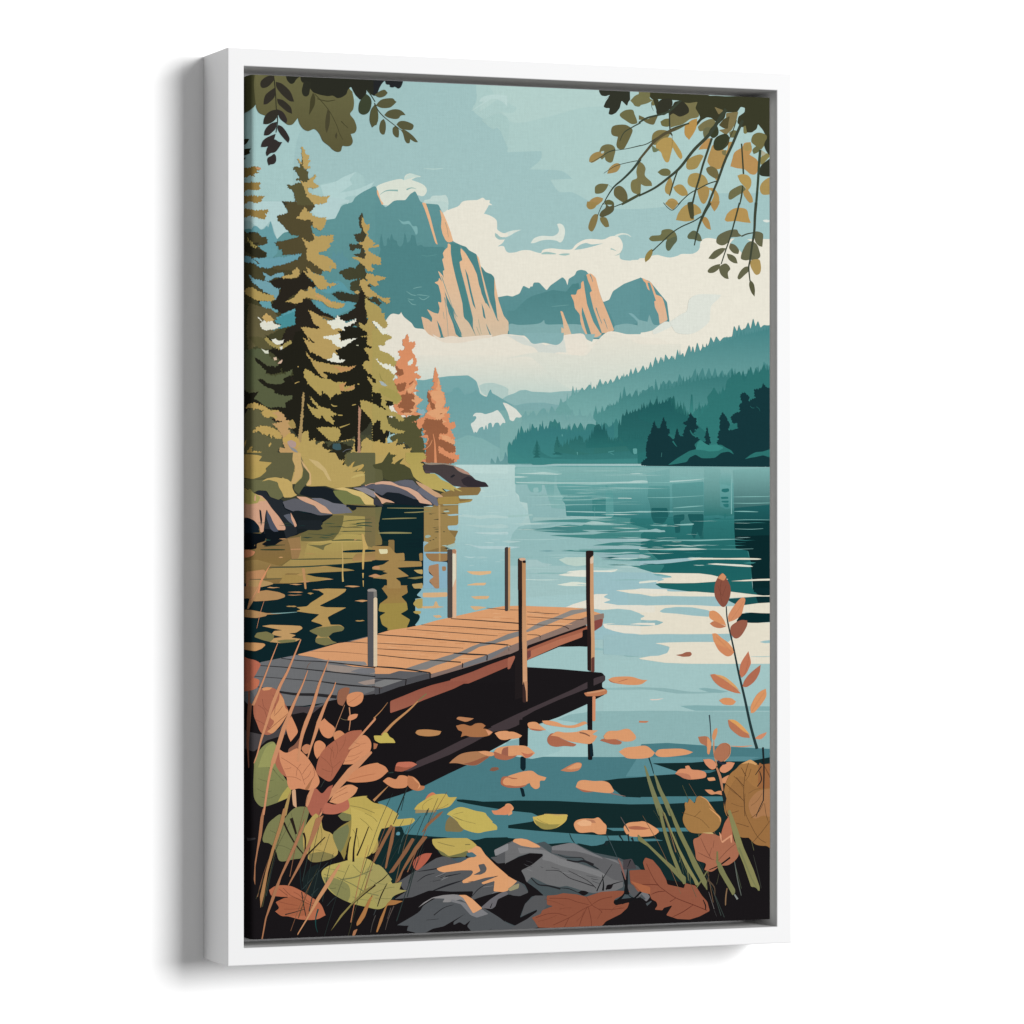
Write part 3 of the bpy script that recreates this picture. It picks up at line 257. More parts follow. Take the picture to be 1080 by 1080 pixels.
N 22,55,60 - 4963 3422 9 33 4 10 6 7 -6 8 -3 7 -4 -6 8 28 9 11 9 7 -10 7 -5 8 -7 -6 9 26 11 10 12 15 -13 0 -6 7 -9 -5 16 25 18 9 19 9 -21 7 -10 6 -13 -6 9 24 19 10 19 12 -21 3 -11 8 -15 -7 12 24 20 9 20 14 -21 2 -12 7 -16 -7 16 23 26 10 26 12 -29 3 -13 8 -20 -7 17 23 29 9 31 7 -32 9 -18 6 -21 -5 8 21 28 9 27 12 -30 4 -15 7 -21 -6 -35 3 -41 -3 -26 7 -17 -6 -36 -7 33 -9 32 -10 24 -21 -20 5 -13 -6 -28 1 27 -17 24 -10 5 -22 -22 7 -16 -8 -31 -8 29 -7 28 -11 26 -22 -14 6 -11 -6 -18 -3 17 -13 19 -9 4 -24 -14 6 -12 -7 -20 -7 19 -8 20 -11 13 -24 -13 7 -9 -7 -16 -2 16 -13 15 -10 11 -25 -8 5 -8 -6 -13 -6 13 -9 12 -11 7 -26 -7 6 -6 -7 -10 -2 9 -13 10 -11 9 -28 -5 6 -3 -7 -5 -1 5 -13 6 -11
N 22,55,60 - 5156 3579 4 21 3 7 3 8 -3 2 -1 6 -3 -4 6 18 4 7 5 6 -5 4 -3 4 -4 -4 6 18 7 6 7 12 -7 -1 -4 5 -6 -5 3 17 6 7 7 6 -7 4 -5 4 -4 -4 10 16 10 7 12 5 -12 5 -7 4 -9 -3 6 14 10 8 12 5 -12 4 -7 6 -7 -4 -15 1 -14 -1 -11 4 -5 -5 -15 -4 13 -6 12 -8 7 -14 -9 4 -6 -4 -11 -3 11 -8 11 -6 8 -16 -5 4 -3 -4 -8 -4 6 -7 7 -7 5 -17 -5 5 -2 -5 -6 -4 6 -7 4 -6 4 -18 -4 5 -2 -4 -5 -6 4 -5 6 -7 4 -18 -1 4 -2 -6 -3 -5 3 -5 2 -7
N 22,55,60 - 5346 3420 8 33 5 11 6 9 -6 5 -3 8 -4 -6 7 29 9 10 8 10 -10 5 -4 7 -6 -5 7 26 10 11 11 15 -12 -1 -6 7 -7 -5 10 25 15 9 13 12 -15 4 -7 7 -12 -7 6 25 15 10 14 7 -16 9 -7 6 -12 -5 9 23 16 10 18 16 -18 -1 -10 8 -12 -7 9 23 19 10 17 16 -19 -1 -10 8 -14 -7 20 23 25 9 26 9 -28 7 -14 7 -19 -7 7 23 24 10 24 11 -26 4 -13 7 -19 -6 23 22 32 9 33 11 -35 5 -18 6 -25 -6 -39 3 -41 -3 -25 7 -19 -6 -36 -7 35 -9 32 -10 26 -21 -18 5 -13 -6 -25 0 24 -15 22 -11 10 -22 -16 6 -12 -6 -25 -7 22 -9 22 -10 7 -22 -19 7 -13 -8 -26 1 25 -16 23 -11 12 -22 -16 6 -12 -7 -25 -3 24 -12 20 -11 13 -23 -14 6 -11 -7 -20 -2 19 -14 19 -9 16 -26 -9 7 -7 -6 -12 -3 12 -13 12 -10 4 -25 -10 5 -6 -6 -13 -8 12 -7 11 -11 9 -26 -6 5 -6 -6 -10 -7 10 -8 9 -11 9 -29 -3 7 -3 -8 -4 -8 4 -7 4 -11
N 22,55,60 - 5602 3194 10 48 6 15 6 20 -6 0 -4 11 -5 -10 13 41 12 15 13 16 -13 5 -7 10 -9 -8 12 37 16 14 16 19 -18 3 -8 9 -14 -8 12 36 21 15 20 11 -22 9 -12 11 -14 -10 10 35 21 14 22 19 -24 3 -12 9 -16 -8 25 33 31 15 31 19 -34 1 -16 11 -25 -8 9 32 28 14 29 19 -31 1 -16 11 -22 -9 26 32 37 14 40 21 -41 0 -21 10 -29 -8 28 31 45 14 47 14 -50 6 -25 11 -35 -8 15 29 44 15 45 21 -48 0 -25 9 -34 -7 16 29 41 14 45 19 -48 3 -23 9 -32 -8 -53 3 -65 -2 -38 8 -29 -9 -56 -7 53 -14 50 -15 31 -30 -36 9 -23 -9 -48 -8 45 -14 43 -15 21 -29 -32 8 -23 -10 -46 -8 43 -12 41 -15 31 -31 -24 8 -17 -9 -34 -9 32 -12 31 -15 6 -32 -28 9 -19 -10 -40 -1 37 -19 35 -15 29 -33 -19 9 -11 -11 -27 -9 24 -11 23 -15 8 -33 -21 8 -15 -9 -29 -2 28 -19 26 -15 15 -35 -18 9 -13 -10 -25 -8 24 -12 22 -15 16 -36 -13 8 -11 -9 -19 -1 19 -20 16 -15 15 -38 -9 8 -7 -9 -13 -4 12 -17 13 -15 11 -42 -5 10 -3 -11 -8 -8 6 -12 8 -14
N 22,55,60 - 5827 3098 9 49 5 15 6 14 -6 7 -3 11 -4 -9 13 42 14 16 11 12 -13 9 -7 10 -9 -8 6 39 13 14 15 17 -15 5 -7 10 -11 -8 14 38 17 14 19 17 -20 5 -10 9 -14 -8 18 36 26 14 26 12 -28 10 -14 11 -19 -10 18 35 31 14 31 13 -34 9 -16 11 -24 -9 12 34 29 15 33 11 -34 10 -16 9 -24 -7 24 32 36 15 39 19 -42 3 -20 9 -30 -8 31 32 46 15 47 16 -51 5 -25 11 -36 -9 16 32 45 14 45 17 -48 4 -25 11 -34 -9 7 31 38 14 40 16 -41 7 -22 10 -30 -8 25 30 45 15 47 14 -50 7 -25 10 -34 -8 -56 3 -53 -2 -33 8 -22 -9 -47 -9 43 -13 43 -15 7 -30 -38 8 -28 -9 -55 -8 52 -15 48 -15 22 -31 -36 10 -27 -11 -51 1 48 -22 47 -15 30 -32 -31 9 -22 -10 -43 -5 40 -17 39 -15 17 -32 -31 9 -22 -10 -44 -1 41 -20 39 -16 20 -32 -28 8 -21 -9 -41 -9 38 -13 37 -15 22 -35 -24 10 -17 -11 -36 -5 33 -16 32 -15 24 -35 -16 10 -14 -11 -23 -1 22 -20 22 -15 16 -36 -13 8 -10 -9 -20 -3 18 -19 18 -15 9 -37 -14 8 -9 -11 -17 -6 16 -15 16 -15 10 -39 -10 9 -6 -10 -14 -1 13 -20 13 -16 12 -43 -6 9 -3 -10 -9 -7 8 -15 7 -14
R 22,55,60 - 4382 4002 22 -59 43 -14 -14 -79 7 -40 14 -66 0 -53 36 -26 15 -66 29 -73 28 72 36 6 15 -46 29 -73 14 46 22 0 0 66 36 26 -15 40 58 32 22 -20 22 -79 29 79 43 19 7 -73 36 -53 -58 -19 51 -27 29 -34 22 -60 29 46 44 26 -8 54 37 46 -59 20 0 27 -21 40 65 12 44 33 65 46 -29 -93 29 -106 22 92 22 93 -37 20 102 -7 30 -53 -15 -40 22 -87 7 -73 -7 -40 36 -60 44 46 44 93 -15 53 118 -21 -59 -46 -44 -66 59 -54 58 -14 -7 -67 36 -40 -29 -53 29 -47 44 6 45 40 -15 40 88 -28 -22 -53 7 -47 74 -7 29 -54 44 39 82 39 0 829 -712 11 -522 -10 -130 10
P 45,113,109 - 4692 4000 109 -74 144 -80 88 -21 -30 -46 44 -40 29 -20 58 46 44 19 58 -7 88 -1 58 33 59 26 36 47 -66 -33 -87 14 -73 54 -73 7 -87 0 -73 -39 -73 34 -29 46 -115 21
P 45,113,109 - 5602 3931 73 -51 59 -27 88 -7 89 -28 37 -20 0 114 -37 0 -89 -26 -88 20 -59 8
K 45,113,109 8,16 4953 3621 36 52 65 20
K 45,113,109 19,4 4750 3742 29 39 22 20
P 45,113,109 - 4685 3676 50 -7 44 26 -22 33 -43 -39
P 45,113,109 - 5426 3563 88 -28 0 60 -59 21 -44 -13
K 45,113,109 4,4 5668 3354 22 19 29 0
K 45,113,109 4,3 5741 3359 30 20 14 27
K 74,138,132 4,3 4620 3868 -4 47
K 79,146,144 11,7 3996 3867 36 -7 35 -7
K 79,146,144 7,7 4017 3873 43 22
P 95,159,156 - 4282 3825 50 -1 0 60 -43 0
K 95,159,156 11,11 3463 3681 3 22
K 95,159,156 11,5 3638 3869 2 29
P 58,134,128 - 5047 3752 29 -26 58 39 44 19 87 -14 88 39 -58 34 -117 8 -58 -13 -102 -6
P 143,185,184>160,194,195 - -290 4029 3128 -20 1530 3 1779 2 0 2814 -6437 -114
P 163,196,195 - -290 5069 6437 18 0 1875 -6437 -121
P 35,34,26 - -185 3088 347 -221 1192 -20 157 473 0 386 -157 258 -1539 11
P 63,65,51 - -185 3549 1539 -16 0 257 431 -4 110 206 110 180 193 167 -193 117 -2190 5
R 76,70,46>66,68,43 - -185 1567 107 24 53 43 87 -15 46 55 54 -4 20 28 -14 45 -53 20 -47 -5 40 43 60 37 -13 45 -47 7 -66 15 53 24 7 25 33 31 107 -16 187 -55 94 -47 27 -39 -14 -127 0 1000 0 402 -721 10
R 58,62,40>90,90,60 - -185 2327 347 121 53 177 -80 77 214 73 -54 179 134 507 0 382 -614 5
P 201,223,218>159,195,194 - 2254 4012 584 -3 84 2 0 286 56 39 0 65 84 0 14 117 56 13 -14 104 -140 27 -280 78 -444 78
P 151,190,189>140,181,181 - 2922 4011 478 -3 0 91 -14 118 56 130 57 170 14 66 -113 52 -282 53 -42 -157 -7 -117 -91 -13 -7 -65 -49 -39
P 166,200,200 - 3048 5418 352 -25 340 -11 0 79 -255 64 -437 -16
R 74,76,55 - 335 3717 1019 -10 0 257 -1019 7
R 51,49,34 - -185 1580 140 10 20 44 93 -3 40 69 -53 65 -80 -62 93 87 100 48 -20 51 -53 2 -67 -11 -213 -161
R 85,84,54 - 1470 3526 96 -14 109 5 83 -20 54 -39 42 51 -42 39 69 77 -14 52 28 90 14 129 -14 51 -96 -38 -41 -51 -83 -77 -109 14 -55 -64 109 -52 -95 -51
R 68,69,46 - 1525 3628 54 6 41 19 -13 33 -55 7 -27 13
R 142,176,184 - 1819 3439 76 -8 20 39 -48 39 -41 -38
P 94,158,155>47,117,115 - 2922 4037 548 -17 898 -6 7 3 1573 1 0 1202 -974 -3 -433 -55 -288 -80 -157 26 157 -26 122 0 0 -52 -293 6 286 -33 7 -52 -265 -7 -285 -8 -383 -13 241 -20 692 1 0 -33 -564 -7 228 -32 336 -7 0 -33 -564 0 -496 -33 226 -13 284 -6 142 -14 -170 -6 -256 13 -169 -6 -184 -16 -210 -21 210 -5 141 -11 99 -19 113 -14 142 13 85 -32 -227 -7 -416 -6 204 -13 184 -7 312 -13 228 -14 -540 -6 -14 -130 -71 -105 -28 -209 -282 8 -196 8
P 186,213,209>140,186,190 - 2226 4015 703 -4 0 286 49 104 98 117 -84 118 -98 104 -49 156 0 423 -964 -5 0 -497 14 -387 414 -130 278 -2
P 134,180,177>118,170,168 - 2922 4030 3026 -12 0 184 -3026 14
N 84,76,50 - 560 757 8 89 6 25 5 33 -5 4 -4 18 -3 -15 8 76 8 25 10 29 -10 9 -5 18 -7 -15 11 70 13 25 12 30 -13 7 -7 20 -10 -17 8 68 13 25 15 29 -16 9 -7 18 -12 -15 16 63 20 25 22 28 -23 11 -11 18 -16 -15 13 62 23 25 23 30 -25 7 -13 18 -17 -15 13 61 26 25 27 31 -28 6 -15 18 -20 -14 14 59 30 25 30 31 -33 6 -16 18 -21 -15 18 57 33 26 33 31 -36 6 -17 19 -26 -15 16 56 35 26 36 24 -39 13 -18 18 -27 -15 10 56 34 25 34 29 -37 8 -18 18 -26 -14 12 54 32 26 34 25 -36 12 -18 19 -25 -15 25 53 39 26 41 27 -45 10 -21 18 -30 -14 10 53 34 25 37 30 -39 7 -20 18 -27 -15 36 53 48 25 50 33 -54 4 -26 18 -38 -14 -61 6 -63 -4 -40 16 -27 -17 -56 -4 52 -33 50 -27 33 -54 -30 16 -22 -17 -44 -5 41 -32 39 -26 12 -54 -34 16 -25 -18 -48 -10 46 -26 43 -28 29 -54 -27 16 -18 -18 -39 -3 36 -34 35 -27 8 -55 -31 16 -22 -18 -44 -11 42 -25 39 -27 21 -56 -27 15 -18 -17 -39 -5 36 -32 35 -27 21 -57 -21 16 -16 -18 -31 -1 29 -36 28 -27 18 -58 -18 16 -13 -18 -25 -8 24 -28 22 -27 11 -60 -17 16 -12 -18 -24 -3 22 -33 22 -27 12 -61 -16 16 -12 -18 -23 -11 21 -26 22 -26 7 -62 -17 15 -10 -17 -24 -12 21 -26 22 -27 16 -64 -12 16 -10 -18 -17 -3 16 -35 16 -26 8 -68 -11 17 -8 -19 -15 -5 14 -32 15 -25 13 -71 -7 15 -4 -17 -8 -4 8 -34 7 -26 8 -77 -4 15 -3 -17 -4 -12 4 -25 4 -26
N 68,65,48 - 1218 1393 7 72 4 21 4 25 -4 7 -3 15 -2 -13 8 62 8 20 8 22 -8 10 -5 14 -6 -12 8 57 11 20 12 24 -12 8 -7 16 -8 -13 6 53 12 21 12 20 -14 12 -6 15 -10 -13 11 52 16 21 15 22 -16 10 -10 15 -12 -14 14 50 20 21 21 29 -22 4 -11 14 -16 -12 20 48 27 21 28 26 -30 5 -15 16 -21 -13 10 47 26 22 27 23 -29 8 -15 15 -20 -12 9 46 25 21 26 20 -28 11 -14 16 -20 -13 26 45 34 21 36 23 -38 8 -19 15 -26 -12 1 45 27 21 29 24 -30 7 -15 16 -22 -13 -34 5 -35 -3 -20 13 -17 -15 -30 -5 29 -26 27 -22 5 -45 -25 13 -19 -15 -37 -3 35 -28 33 -22 19 -45 -23 13 -15 -15 -33 -10 30 -21 29 -22 11 -47 -24 14 -16 -15 -32 -10 31 -21 28 -22 17 -48 -21 13 -15 -15 -30 -4 28 -27 27 -22 15 -49 -18 13 -12 -14 -25 -3 23 -29 24 -22 17 -51 -11 15 -8 -15 -17 -9 16 -23 15 -21 5 -53 -12 13 -8 -14 -18 -7 16 -25 15 -22 9 -53 -11 13 -7 -15 -16 -10 15 -22 13 -21 11 -58 -8 13 -6 -14 -10 -2 10 -30 10 -21 9 -61 -5 13 -3 -16 -7 -3 7 -29 6 -20
P 107,166,164>51,121,122 - 3400 4206 975 -10 1573 -7 0 390 -1573 2 -322 -25 -540 0 -14 -130 -71 -92
P 47,118,117>37,104,103 - 4253 4575 1695 -3 0 328 -1573 -2 0 -158 94 -53 -216 -53
N 42,38,31 - 563 2312 35 90 20 29 22 34 -23 7 -12 19 -16 -16 31 78 33 28 35 30 -38 10 -18 21 -26 -17 40 72 50 27 53 32 -55 9 -29 21 -39 -16 24 67 53 27 54 31 -58 12 -30 19 -40 -16 47 65 67 27 70 27 -74 15 -37 20 -54 -16 50 63 79 27 84 34 -89 7 -45 21 -63 -17 27 61 77 28 79 33 -86 8 -42 20 -59 -16 75 59 103 27 108 29 -115 13 -58 20 -79 -16 17 59 89 27 93 29 -100 12 -48 21 -70 -16 -112 6 -145 -3 -89 17 -65 -20 -128 -2 120 -38 115 -30 86 -59 -64 17 -47 -18 -92 -9 87 -33 83 -29 49 -61 -55 17 -39 -18 -79 -8 74 -33 71 -30 34 -62 -53 19 -37 -20 -75 -6 69 -35 67 -29 31 -64 -51 18 -36 -19 -72 -6 67 -36 65 -29 43 -66 -40 18 -28 -19 -58 -5 54 -37 52 -29 28 -68 -36 17 -25 -20 -53 -5 49 -35 47 -29 32 -73 -27 18 -19 -20 -39 -10 37 -31 34 -29 39 -79 -12 16 -8 -19 -17 -12 16 -28 15 -30
N 219,145,103 - 1714 2641 8 45 4 13 4 17 -4 2 -3 9 -4 -7 8 38 9 13 8 18 -10 1 -4 9 -7 -7 14 34 14 14 15 11 -17 7 -7 11 -11 -8 9 33 16 13 17 20 -18 -1 -8 10 -13 -8 6 32 16 13 17 14 -18 5 -8 9 -13 -7 15 30 21 14 22 19 -24 -1 -12 11 -16 -9 12 31 22 12 23 16 -24 4 -13 9 -18 -8 24 30 31 13 33 12 -34 7 -18 10 -25 -9 21 30 37 12 37 18 -40 2 -20 9 -29 -7 14 28 35 12 37 19 -39 0 -20 10 -27 -8 8 29 33 12 33 13 -36 6 -18 10 -24 -8 20 28 36 13 38 14 -41 5 -20 9 -28 -7 32 27 45 12 50 20 -53 0 -26 9 -35 -7 -59 3 -55 -2 -34 8 -25 -9 -48 2 45 -21 44 -13 32 -28 -25 8 -19 -9 -36 -6 34 -13 32 -13 5 -29 -30 8 -22 -8 -43 -2 41 -18 38 -13 18 -28 -30 8 -21 -9 -42 -6 39 -13 39 -14 19 -28 -26 8 -21 -9 -38 -8 37 -11 34 -14 17 -29 -27 9 -17 -10 -36 -5 33 -13 33 -15 26 -30 -18 8 -12 -9 -25 -2 23 -17 22 -13 14 -31 -16 9 -11 -10 -22 -5 20 -13 21 -15 12 -31 -14 8 -8 -9 -19 1 18 -20 16 -13 7 -32 -12 8 -10 -9 -18 -5 17 -15 16 -13 14 -33 -10 7 -5 -10 -12 -1 10 -17 11 -14 10 -35 -7 8 -4 -9 -10 -6 9 -13 8 -13 8 -39 -4 8 -1 -9 -6 -5 4 -15 6 -13
N 214,139,99 - 2028 2990 11 47 6 13 7 12 -7 7 -4 9 -4 -8 12 39 11 14 13 11 -13 8 -7 10 -9 -8 9 36 15 13 17 20 -17 -1 -8 9 -12 -7 11 34 18 13 19 17 -21 2 -9 10 -16 -8 13 34 21 12 20 12 -22 8 -12 9 -15 -8 19 32 27 13 29 19 -30 0 -15 11 -22 -9 15 32 29 13 30 11 -33 8 -16 9 -22 -7 24 31 39 12 39 11 -42 9 -20 9 -31 -8 17 30 38 12 41 14 -43 6 -21 9 -30 -7 11 29 34 13 37 15 -40 4 -19 10 -27 -8 22 30 40 12 41 11 -44 9 -22 9 -32 -8 35 28 49 13 53 15 -56 4 -29 10 -38 -8 5 29 42 12 43 13 -46 7 -23 9 -32 -8 25 27 45 14 49 12 -52 8 -26 9 -36 -8 29 27 53 13 54 14 -58 5 -29 10 -40 -8 -67 3 -70 -2 -44 8 -30 -9 -62 -3 58 -16 55 -13 40 -28 -32 8 -23 -9 -47 -7 42 -12 43 -15 19 -27 -31 8 -24 -9 -45 -7 43 -12 41 -13 21 -29 -29 8 -20 -9 -41 -1 39 -18 35 -13 14 -29 -30 8 -21 -9 -42 -7 39 -12 38 -13 20 -30 -26 8 -19 -9 -40 -9 37 -10 35 -14 6 -29 -30 8 -23 -9 -44 -7 41 -12 40 -14 33 -30 -21 8 -15 -9 -29 -6 28 -13 26 -13 4 -31 -26 8 -19 -9 -36 -2 34 -17 33 -14 22 -32 -20 9 -15 -10 -29 -4 27 -15 26 -14 18 -32 -15 8 -11 -9 -23 -4 20 -15 21 -14 11 -33 -14 8 -11 -9 -20 1 19 -21 19 -13 11 -35 -12 8 -9 -9 -16 -3 15 -16 15 -13 13 -37 -9 8 -7 -9 -12 0 11 -19 12 -14 10 -39 -4 7 -4 -9 -7 -1 7 -18 5 -13
R 167,151,88 - -45 1668 40 41 33 44 40 18 -26 26 -53 -43
R 179,151,91 - 28 1882 47 15 33 38 -40 1 -26 -25
R 153,128,73 - -185 1314 134 60 79 21 154 -9 6 26 -40 14 14 37 -27 30 -80 -20 -80 -17 -160 3
R 108,160,172 - -78 1882 0 -28 53 14 67 43 53 43 -67 -13 54 45 106 4 161 -23 134 -67 67 -62 -27 -29 -27 20 -94 35 -107 11 -80 12 -147 4 -53 14 53 43 -66 -4 -80 -24
R 116,162,172 - -22 2059 50 49 120 16 67 37 80 17 60 -8 -60 46 0 64 -33 39 -87 14 73 -33 -126 -80 -113 -73
R 116,162,172 - 122 2036 46 24 34 18 80 -40 80 -2 -27 39 -80 15 -93 47 -14 -45
R 103,160,168 - 68 2336 140 3 14 70 87 -2 -27 51 -67 -37 -80 -11
R 94,87,59>107,100,68 - -25 2350 93 36 147 29 80 75 -40 58 67 62 -160 92 -187 156 -26 -254
R 74,144,152 - 282 2496 93 -53 108 -65 0 191 -134 40 -134 16 107 -47 -80 -30
R 84,76,50 - 333 1299 69 113 -120 35 0 44 80 75 67 74 107 12 -134 40 -158 32 51 47 0 25 40 -1 0 58 94 -3 107 -22 14 51 -81 27 -134 48 -107 20 7 27 60 12 107 -3 54 24 -54 52 148 -3 13 -90 54 -65 107 23 54 56 -27 45 -134 -47 -27 -178 0 -77 54 -52 54 -12 -54 -129 27 -51 -27 -51 -81 15 121 -118 14 -64
R 68,65,48 - 1209 1387 -38 53 6 64 7 44 34 6 21 -26 -21 -77
R 68,65,48 - 1239 1579 16 38 -16 52 -55 27 27 76 -67 -11 -48 40 -20 -38 -11 -51 65 11 54 -14 -40 -25 -28 -70 68 -8
R 68,65,48 - 1103 1826 68 -8 68 -15 -14 33 14 38 -68 -24
R 69,69,48 - 940 2013 48 -17 74 -34 82 -9 47 -46 34 70 27 76 14 51 -82 -36 0 128 -54 20 -54 -18 7 -77 74 -40 -95 15 -40 -9 -28 -40
R 87,95,67>90,93,65 - -25 2832 133 -2 80 62 107 100 0 32 -93 8 -80 -44 -67 -56 -40 65 -40 89 187 -3 53 25 134 -28 100 -46 -20 58 -80 39 -14 58 -93 -5 -80 -37 -94 -12 40 76 -80 128 -79 -75 -27 -50 0 -381
R 92,88,57 - 135 2702 80 75 13 51 -133 2 -67 -49 -53 -76
R 219,145,103 - 1689 2687 21 -39 20 38 -7 39 76 -2 0 52 -41 39 41 64 20 51 -20 52 34 0 -7 51 -41 14 82 37 -7 20 -61 13 27 45 -27 52 -28 39 28 39 89 44 -76 58 7 52 -61 52 -83 1 -82 -38 -41 -50 14 -39 54 -91 -54 -38 -69 -57 41 -33 69 -52 -34 -38 13 -26 -13 -83 61 -59 -27 -71 55 -7 20 -26 -27 -38 7 -52
R 219,145,103 - 2026 2990 27 90 14 78 28 25 -7 52 41 25 14 104 -28 39 69 -1 -13 39 -28 26 55 12 -27 40 13 51 56 -13 7 64 -49 14 28 64 21 39 -21 52 28 38 -7 78 48 13 -14 39 -55 39 -304 2 0 -168 14 -103 -96 -6 69 -20 -28 -38 14 -26 -76 -38 7 -39 -68 7 61 -20 76 -39 41 -52 -14 -39 28 -52 -14 -116 14 -26 69 -1 -7 -39 -14 -77 7 -52
P 140,185,182 - 2922 4050 140 -14 197 5 197 45 -197 14 -337 2
P 123,174,172 - 3062 4212 169 -8 0 79 -29 19 -98 -6 -28 -39
P 116,170,168>134,179,178 - 3259 4217 127 0 -14 144 -43 65 -28 -78
P 132,179,177 - 3379 4125 21 -6 0 111 56 104 29 20 -29 19 29 53 14 52 -156 -13 -14 -39 36 -78
P 183,211,206 - 2922 4102 196 -8 127 -10 155 12 70 5 -70 11 -282 -5
P 183,211,206 - 2880 4131 98 -3 105 9 -105 10 -84 -3
P 176,206,202 - 2922 4190 337 4 566 -3 428 -11 43 -11 101 -3 115 12 86 0 232 -14 144 -8 175 -14 -175 27 -144 8 -217 18 -360 4 -428 5 -566 3 -309 -4
P 163,198,194 - 2838 4545 280 -14 14 13 -98 13 -196 7
P 157,195,192 - 3506 4498 319 3 285 8 265 -13 730 -2 15 9 -745 6 -265 10 -285 -5 -312 -7
P 143,182,181 - 3683 4700 142 -2 142 13 143 0 265 -4 108 -4 173 -1 7 18 -288 0 -336 4 -100 5 -114 17 -199 4 -297 3 212 -13 270 -16
P 74,133,133 - 2992 4690 196 -5 141 -11 99 -19 142 6 0 26 -114 7 312 19 -227 16 -169 -2
P 189,211,201 - 3421 5014 92 -26 312 1 0 66 -85 19 -114 13 -113 -20
P 167,198,197 - 3048 5013 126 1 57 33 126 19 -98 26 -141 -7 -70 20
P 160,194,194 - 3048 5118 70 26 56 39 155 27 -127 26 -154 12
P 61,129,128 - 3811 4359 156 0 0 144 -156 0
P 90,154,152 - 3967 4214 86 79 7 262 -93 1
P 122,165,168 - 3188 4922 113 -10 85 11 -85 9
P 190,217,213 - 2240 4013 605 -4 0 93 -258 2 -195 -12 -83 -38
K 185,213,208 7,7 2559 4344 83 0 203 -14
K 174,206,202 5,5 2489 4435 139 -7 126 6
P 181,209,206 - 2157 4546 152 -16 208 22 139 -14 189 20 0 19 -189 -6 -125 13 -139 -19 -221 -17
P 175,205,203 - 2295 4643 222 6 111 3 126 -16 91 19 0 20 -119 10 -181 -10 -125 -19
P 185,211,210 - 2455 4727 390 -7 0 26 -189 0 -125 -6
P 179,207,208 - 2392 4856 139 14 314 0 147 10 -147 22 -314 -6
P 175,205,203 - 2768 4818 77 -7 161 7 -98 16 -63 3
K 181,210,210 4,11 2350 4980 70 9 55 -5
K 181,210,210 4,4 2754 5017 56 0
P 123,173,171>95,156,154 - 4440 4093 274 -54 0 304 -260 1 15 -80
P 90,152,150>30,95,95 - 4469 4225 245 -1 0 304 -29 26 -29 67 -72 26 -58 -33 -28 -59 -15 -132 -29 -79
P 93,154,152>31,96,96 - 4743 4204 369 -29 0 458 0 160 -36 -1 -36 -72 -37 86 -29 -67 15 -106 -145 -13 -7 106 -58 7 -15 -126 -14 -79
P 127,176,173>44,114,112 - 5120 4023 189 12 7 93 -7 106 0 213 73 26 81 -13 14 80 -95 13 -87 -16 -175 10
P 127,175,173>95,156,153 - 5316 4075 125 12 -8 133 -138 -26
P 125,175,172>28,83,85 - 5463 4047 485 -29 0 534 -471 -26
S 169,203,203 - 2727 4523 38 -2 38 -1 39 1 38 -1 -38 6 -39 -1 -38 0
S 181,210,208 - 2713 4208 37 -3 38 1 37 0 38 3 -38 1 -37 1 -38 -2
S 169,203,203 - 2426 4126 22 -2 22 0 22 0 22 2 -22 1 -22 1 -22 -1
S 181,210,208 - 2565 4728 32 -4 31 -2 32 4 31 0 -31 4 -32 3 -31 -4
S 181,210,208 - 2757 4922 30 -3 31 -3 31 1 31 3 -31 7 -31 2 -31 -6
S 181,210,208 - 2350 4853 26 -2 25 -2 26 0 25 5 -25 -2 -26 2 -25 4
S 169,203,203 - 2555 4755 22 -4 22 -1 22 -2 22 9 -22 1 -22 1 -22 0
S 169,203,203 - 2402 5075 15 -4 14 -2 15 -1 15 7 -15 1 -15 1 -14 3
S 169,203,203 - 2412 4456 17 -2 17 -3 17 4 17 -1 -17 6 -17 -2 -17 -1
S 181,210,208 - 2752 4249 20 -3 21 1 20 3 21 1 -21 2 -20 2 -21 -6
S 181,210,208 - 2328 4492 18 -1 18 -1 19 -2 18 2 -18 4 -19 3 -18 -2
S 181,210,208 - 2609 4193 34 -3 35 0 35 0 35 1 -35 2 -35 4 -35 -5
S 181,210,208 - 2577 4243 30 1 29 -3 30 1 30 -1 -30 4 -30 2 -29 -1
S 169,203,203 - 2473 5000 34 -1 35 -4 34 1 35 2 -35 2 -34 0 -35 2
S 169,203,203 - 2702 4618 46 -2 46 -5 46 5 46 3 -46 4 -46 -1 -46 0
S 169,203,203 - 2558 5021 15 -3 15 -1 15 1 15 2 -15 0 -15 0 -15 3
S 181,210,208 - 2652 4802 31 -1 30 0 31 0 31 1 -31 2 -31 2 -30 1
S 169,203,203 - 2692 5035 19 -2 18 -5 19 3 19 5 -19 2 -19 -1 -18 3
S 169,203,203 - 2721 4733 33 -4 33 3 34 0 33 0 -33 6 -34 0 -33 -4
S 169,203,203 - 2480 4278 20 -4 19 0 20 2 20 4 -20 -1 -20 5 -19 -7
S 169,203,203 - 2615 4452 36 -3 37 2 36 -1 37 3 -37 1 -36 3 -37 -1
S 181,210,208 - 2684 4642 27 -1 27 2 28 -4 27 1 -27 2 -28 4 -27 -3
S 181,210,208 - 2601 4517 41 -3 41 0 42 -2 41 4 -41 0 -42 3 -41 2
S 169,203,203 - 2473 4247 26 -2 26 -3 25 4 26 -2 -26 7 -25 -1 -26 -1
S 181,210,208 - 2597 4196 34 -2 33 -1 34 -1 34 4 -34 3 -34 3 -33 -3
S 169,203,203 - 2648 4165 52 -4 52 -2 51 5 52 2 -52 2 -51 -3 -52 0
S 181,210,208 - 2457 4986 51 -2 51 -2 51 5 51 -3 -51 5 -51 1 -51 -2
S 181,210,208 - 2680 4239 29 -1 28 1 29 1 28 -1 -28 4 -29 0 -28 -3
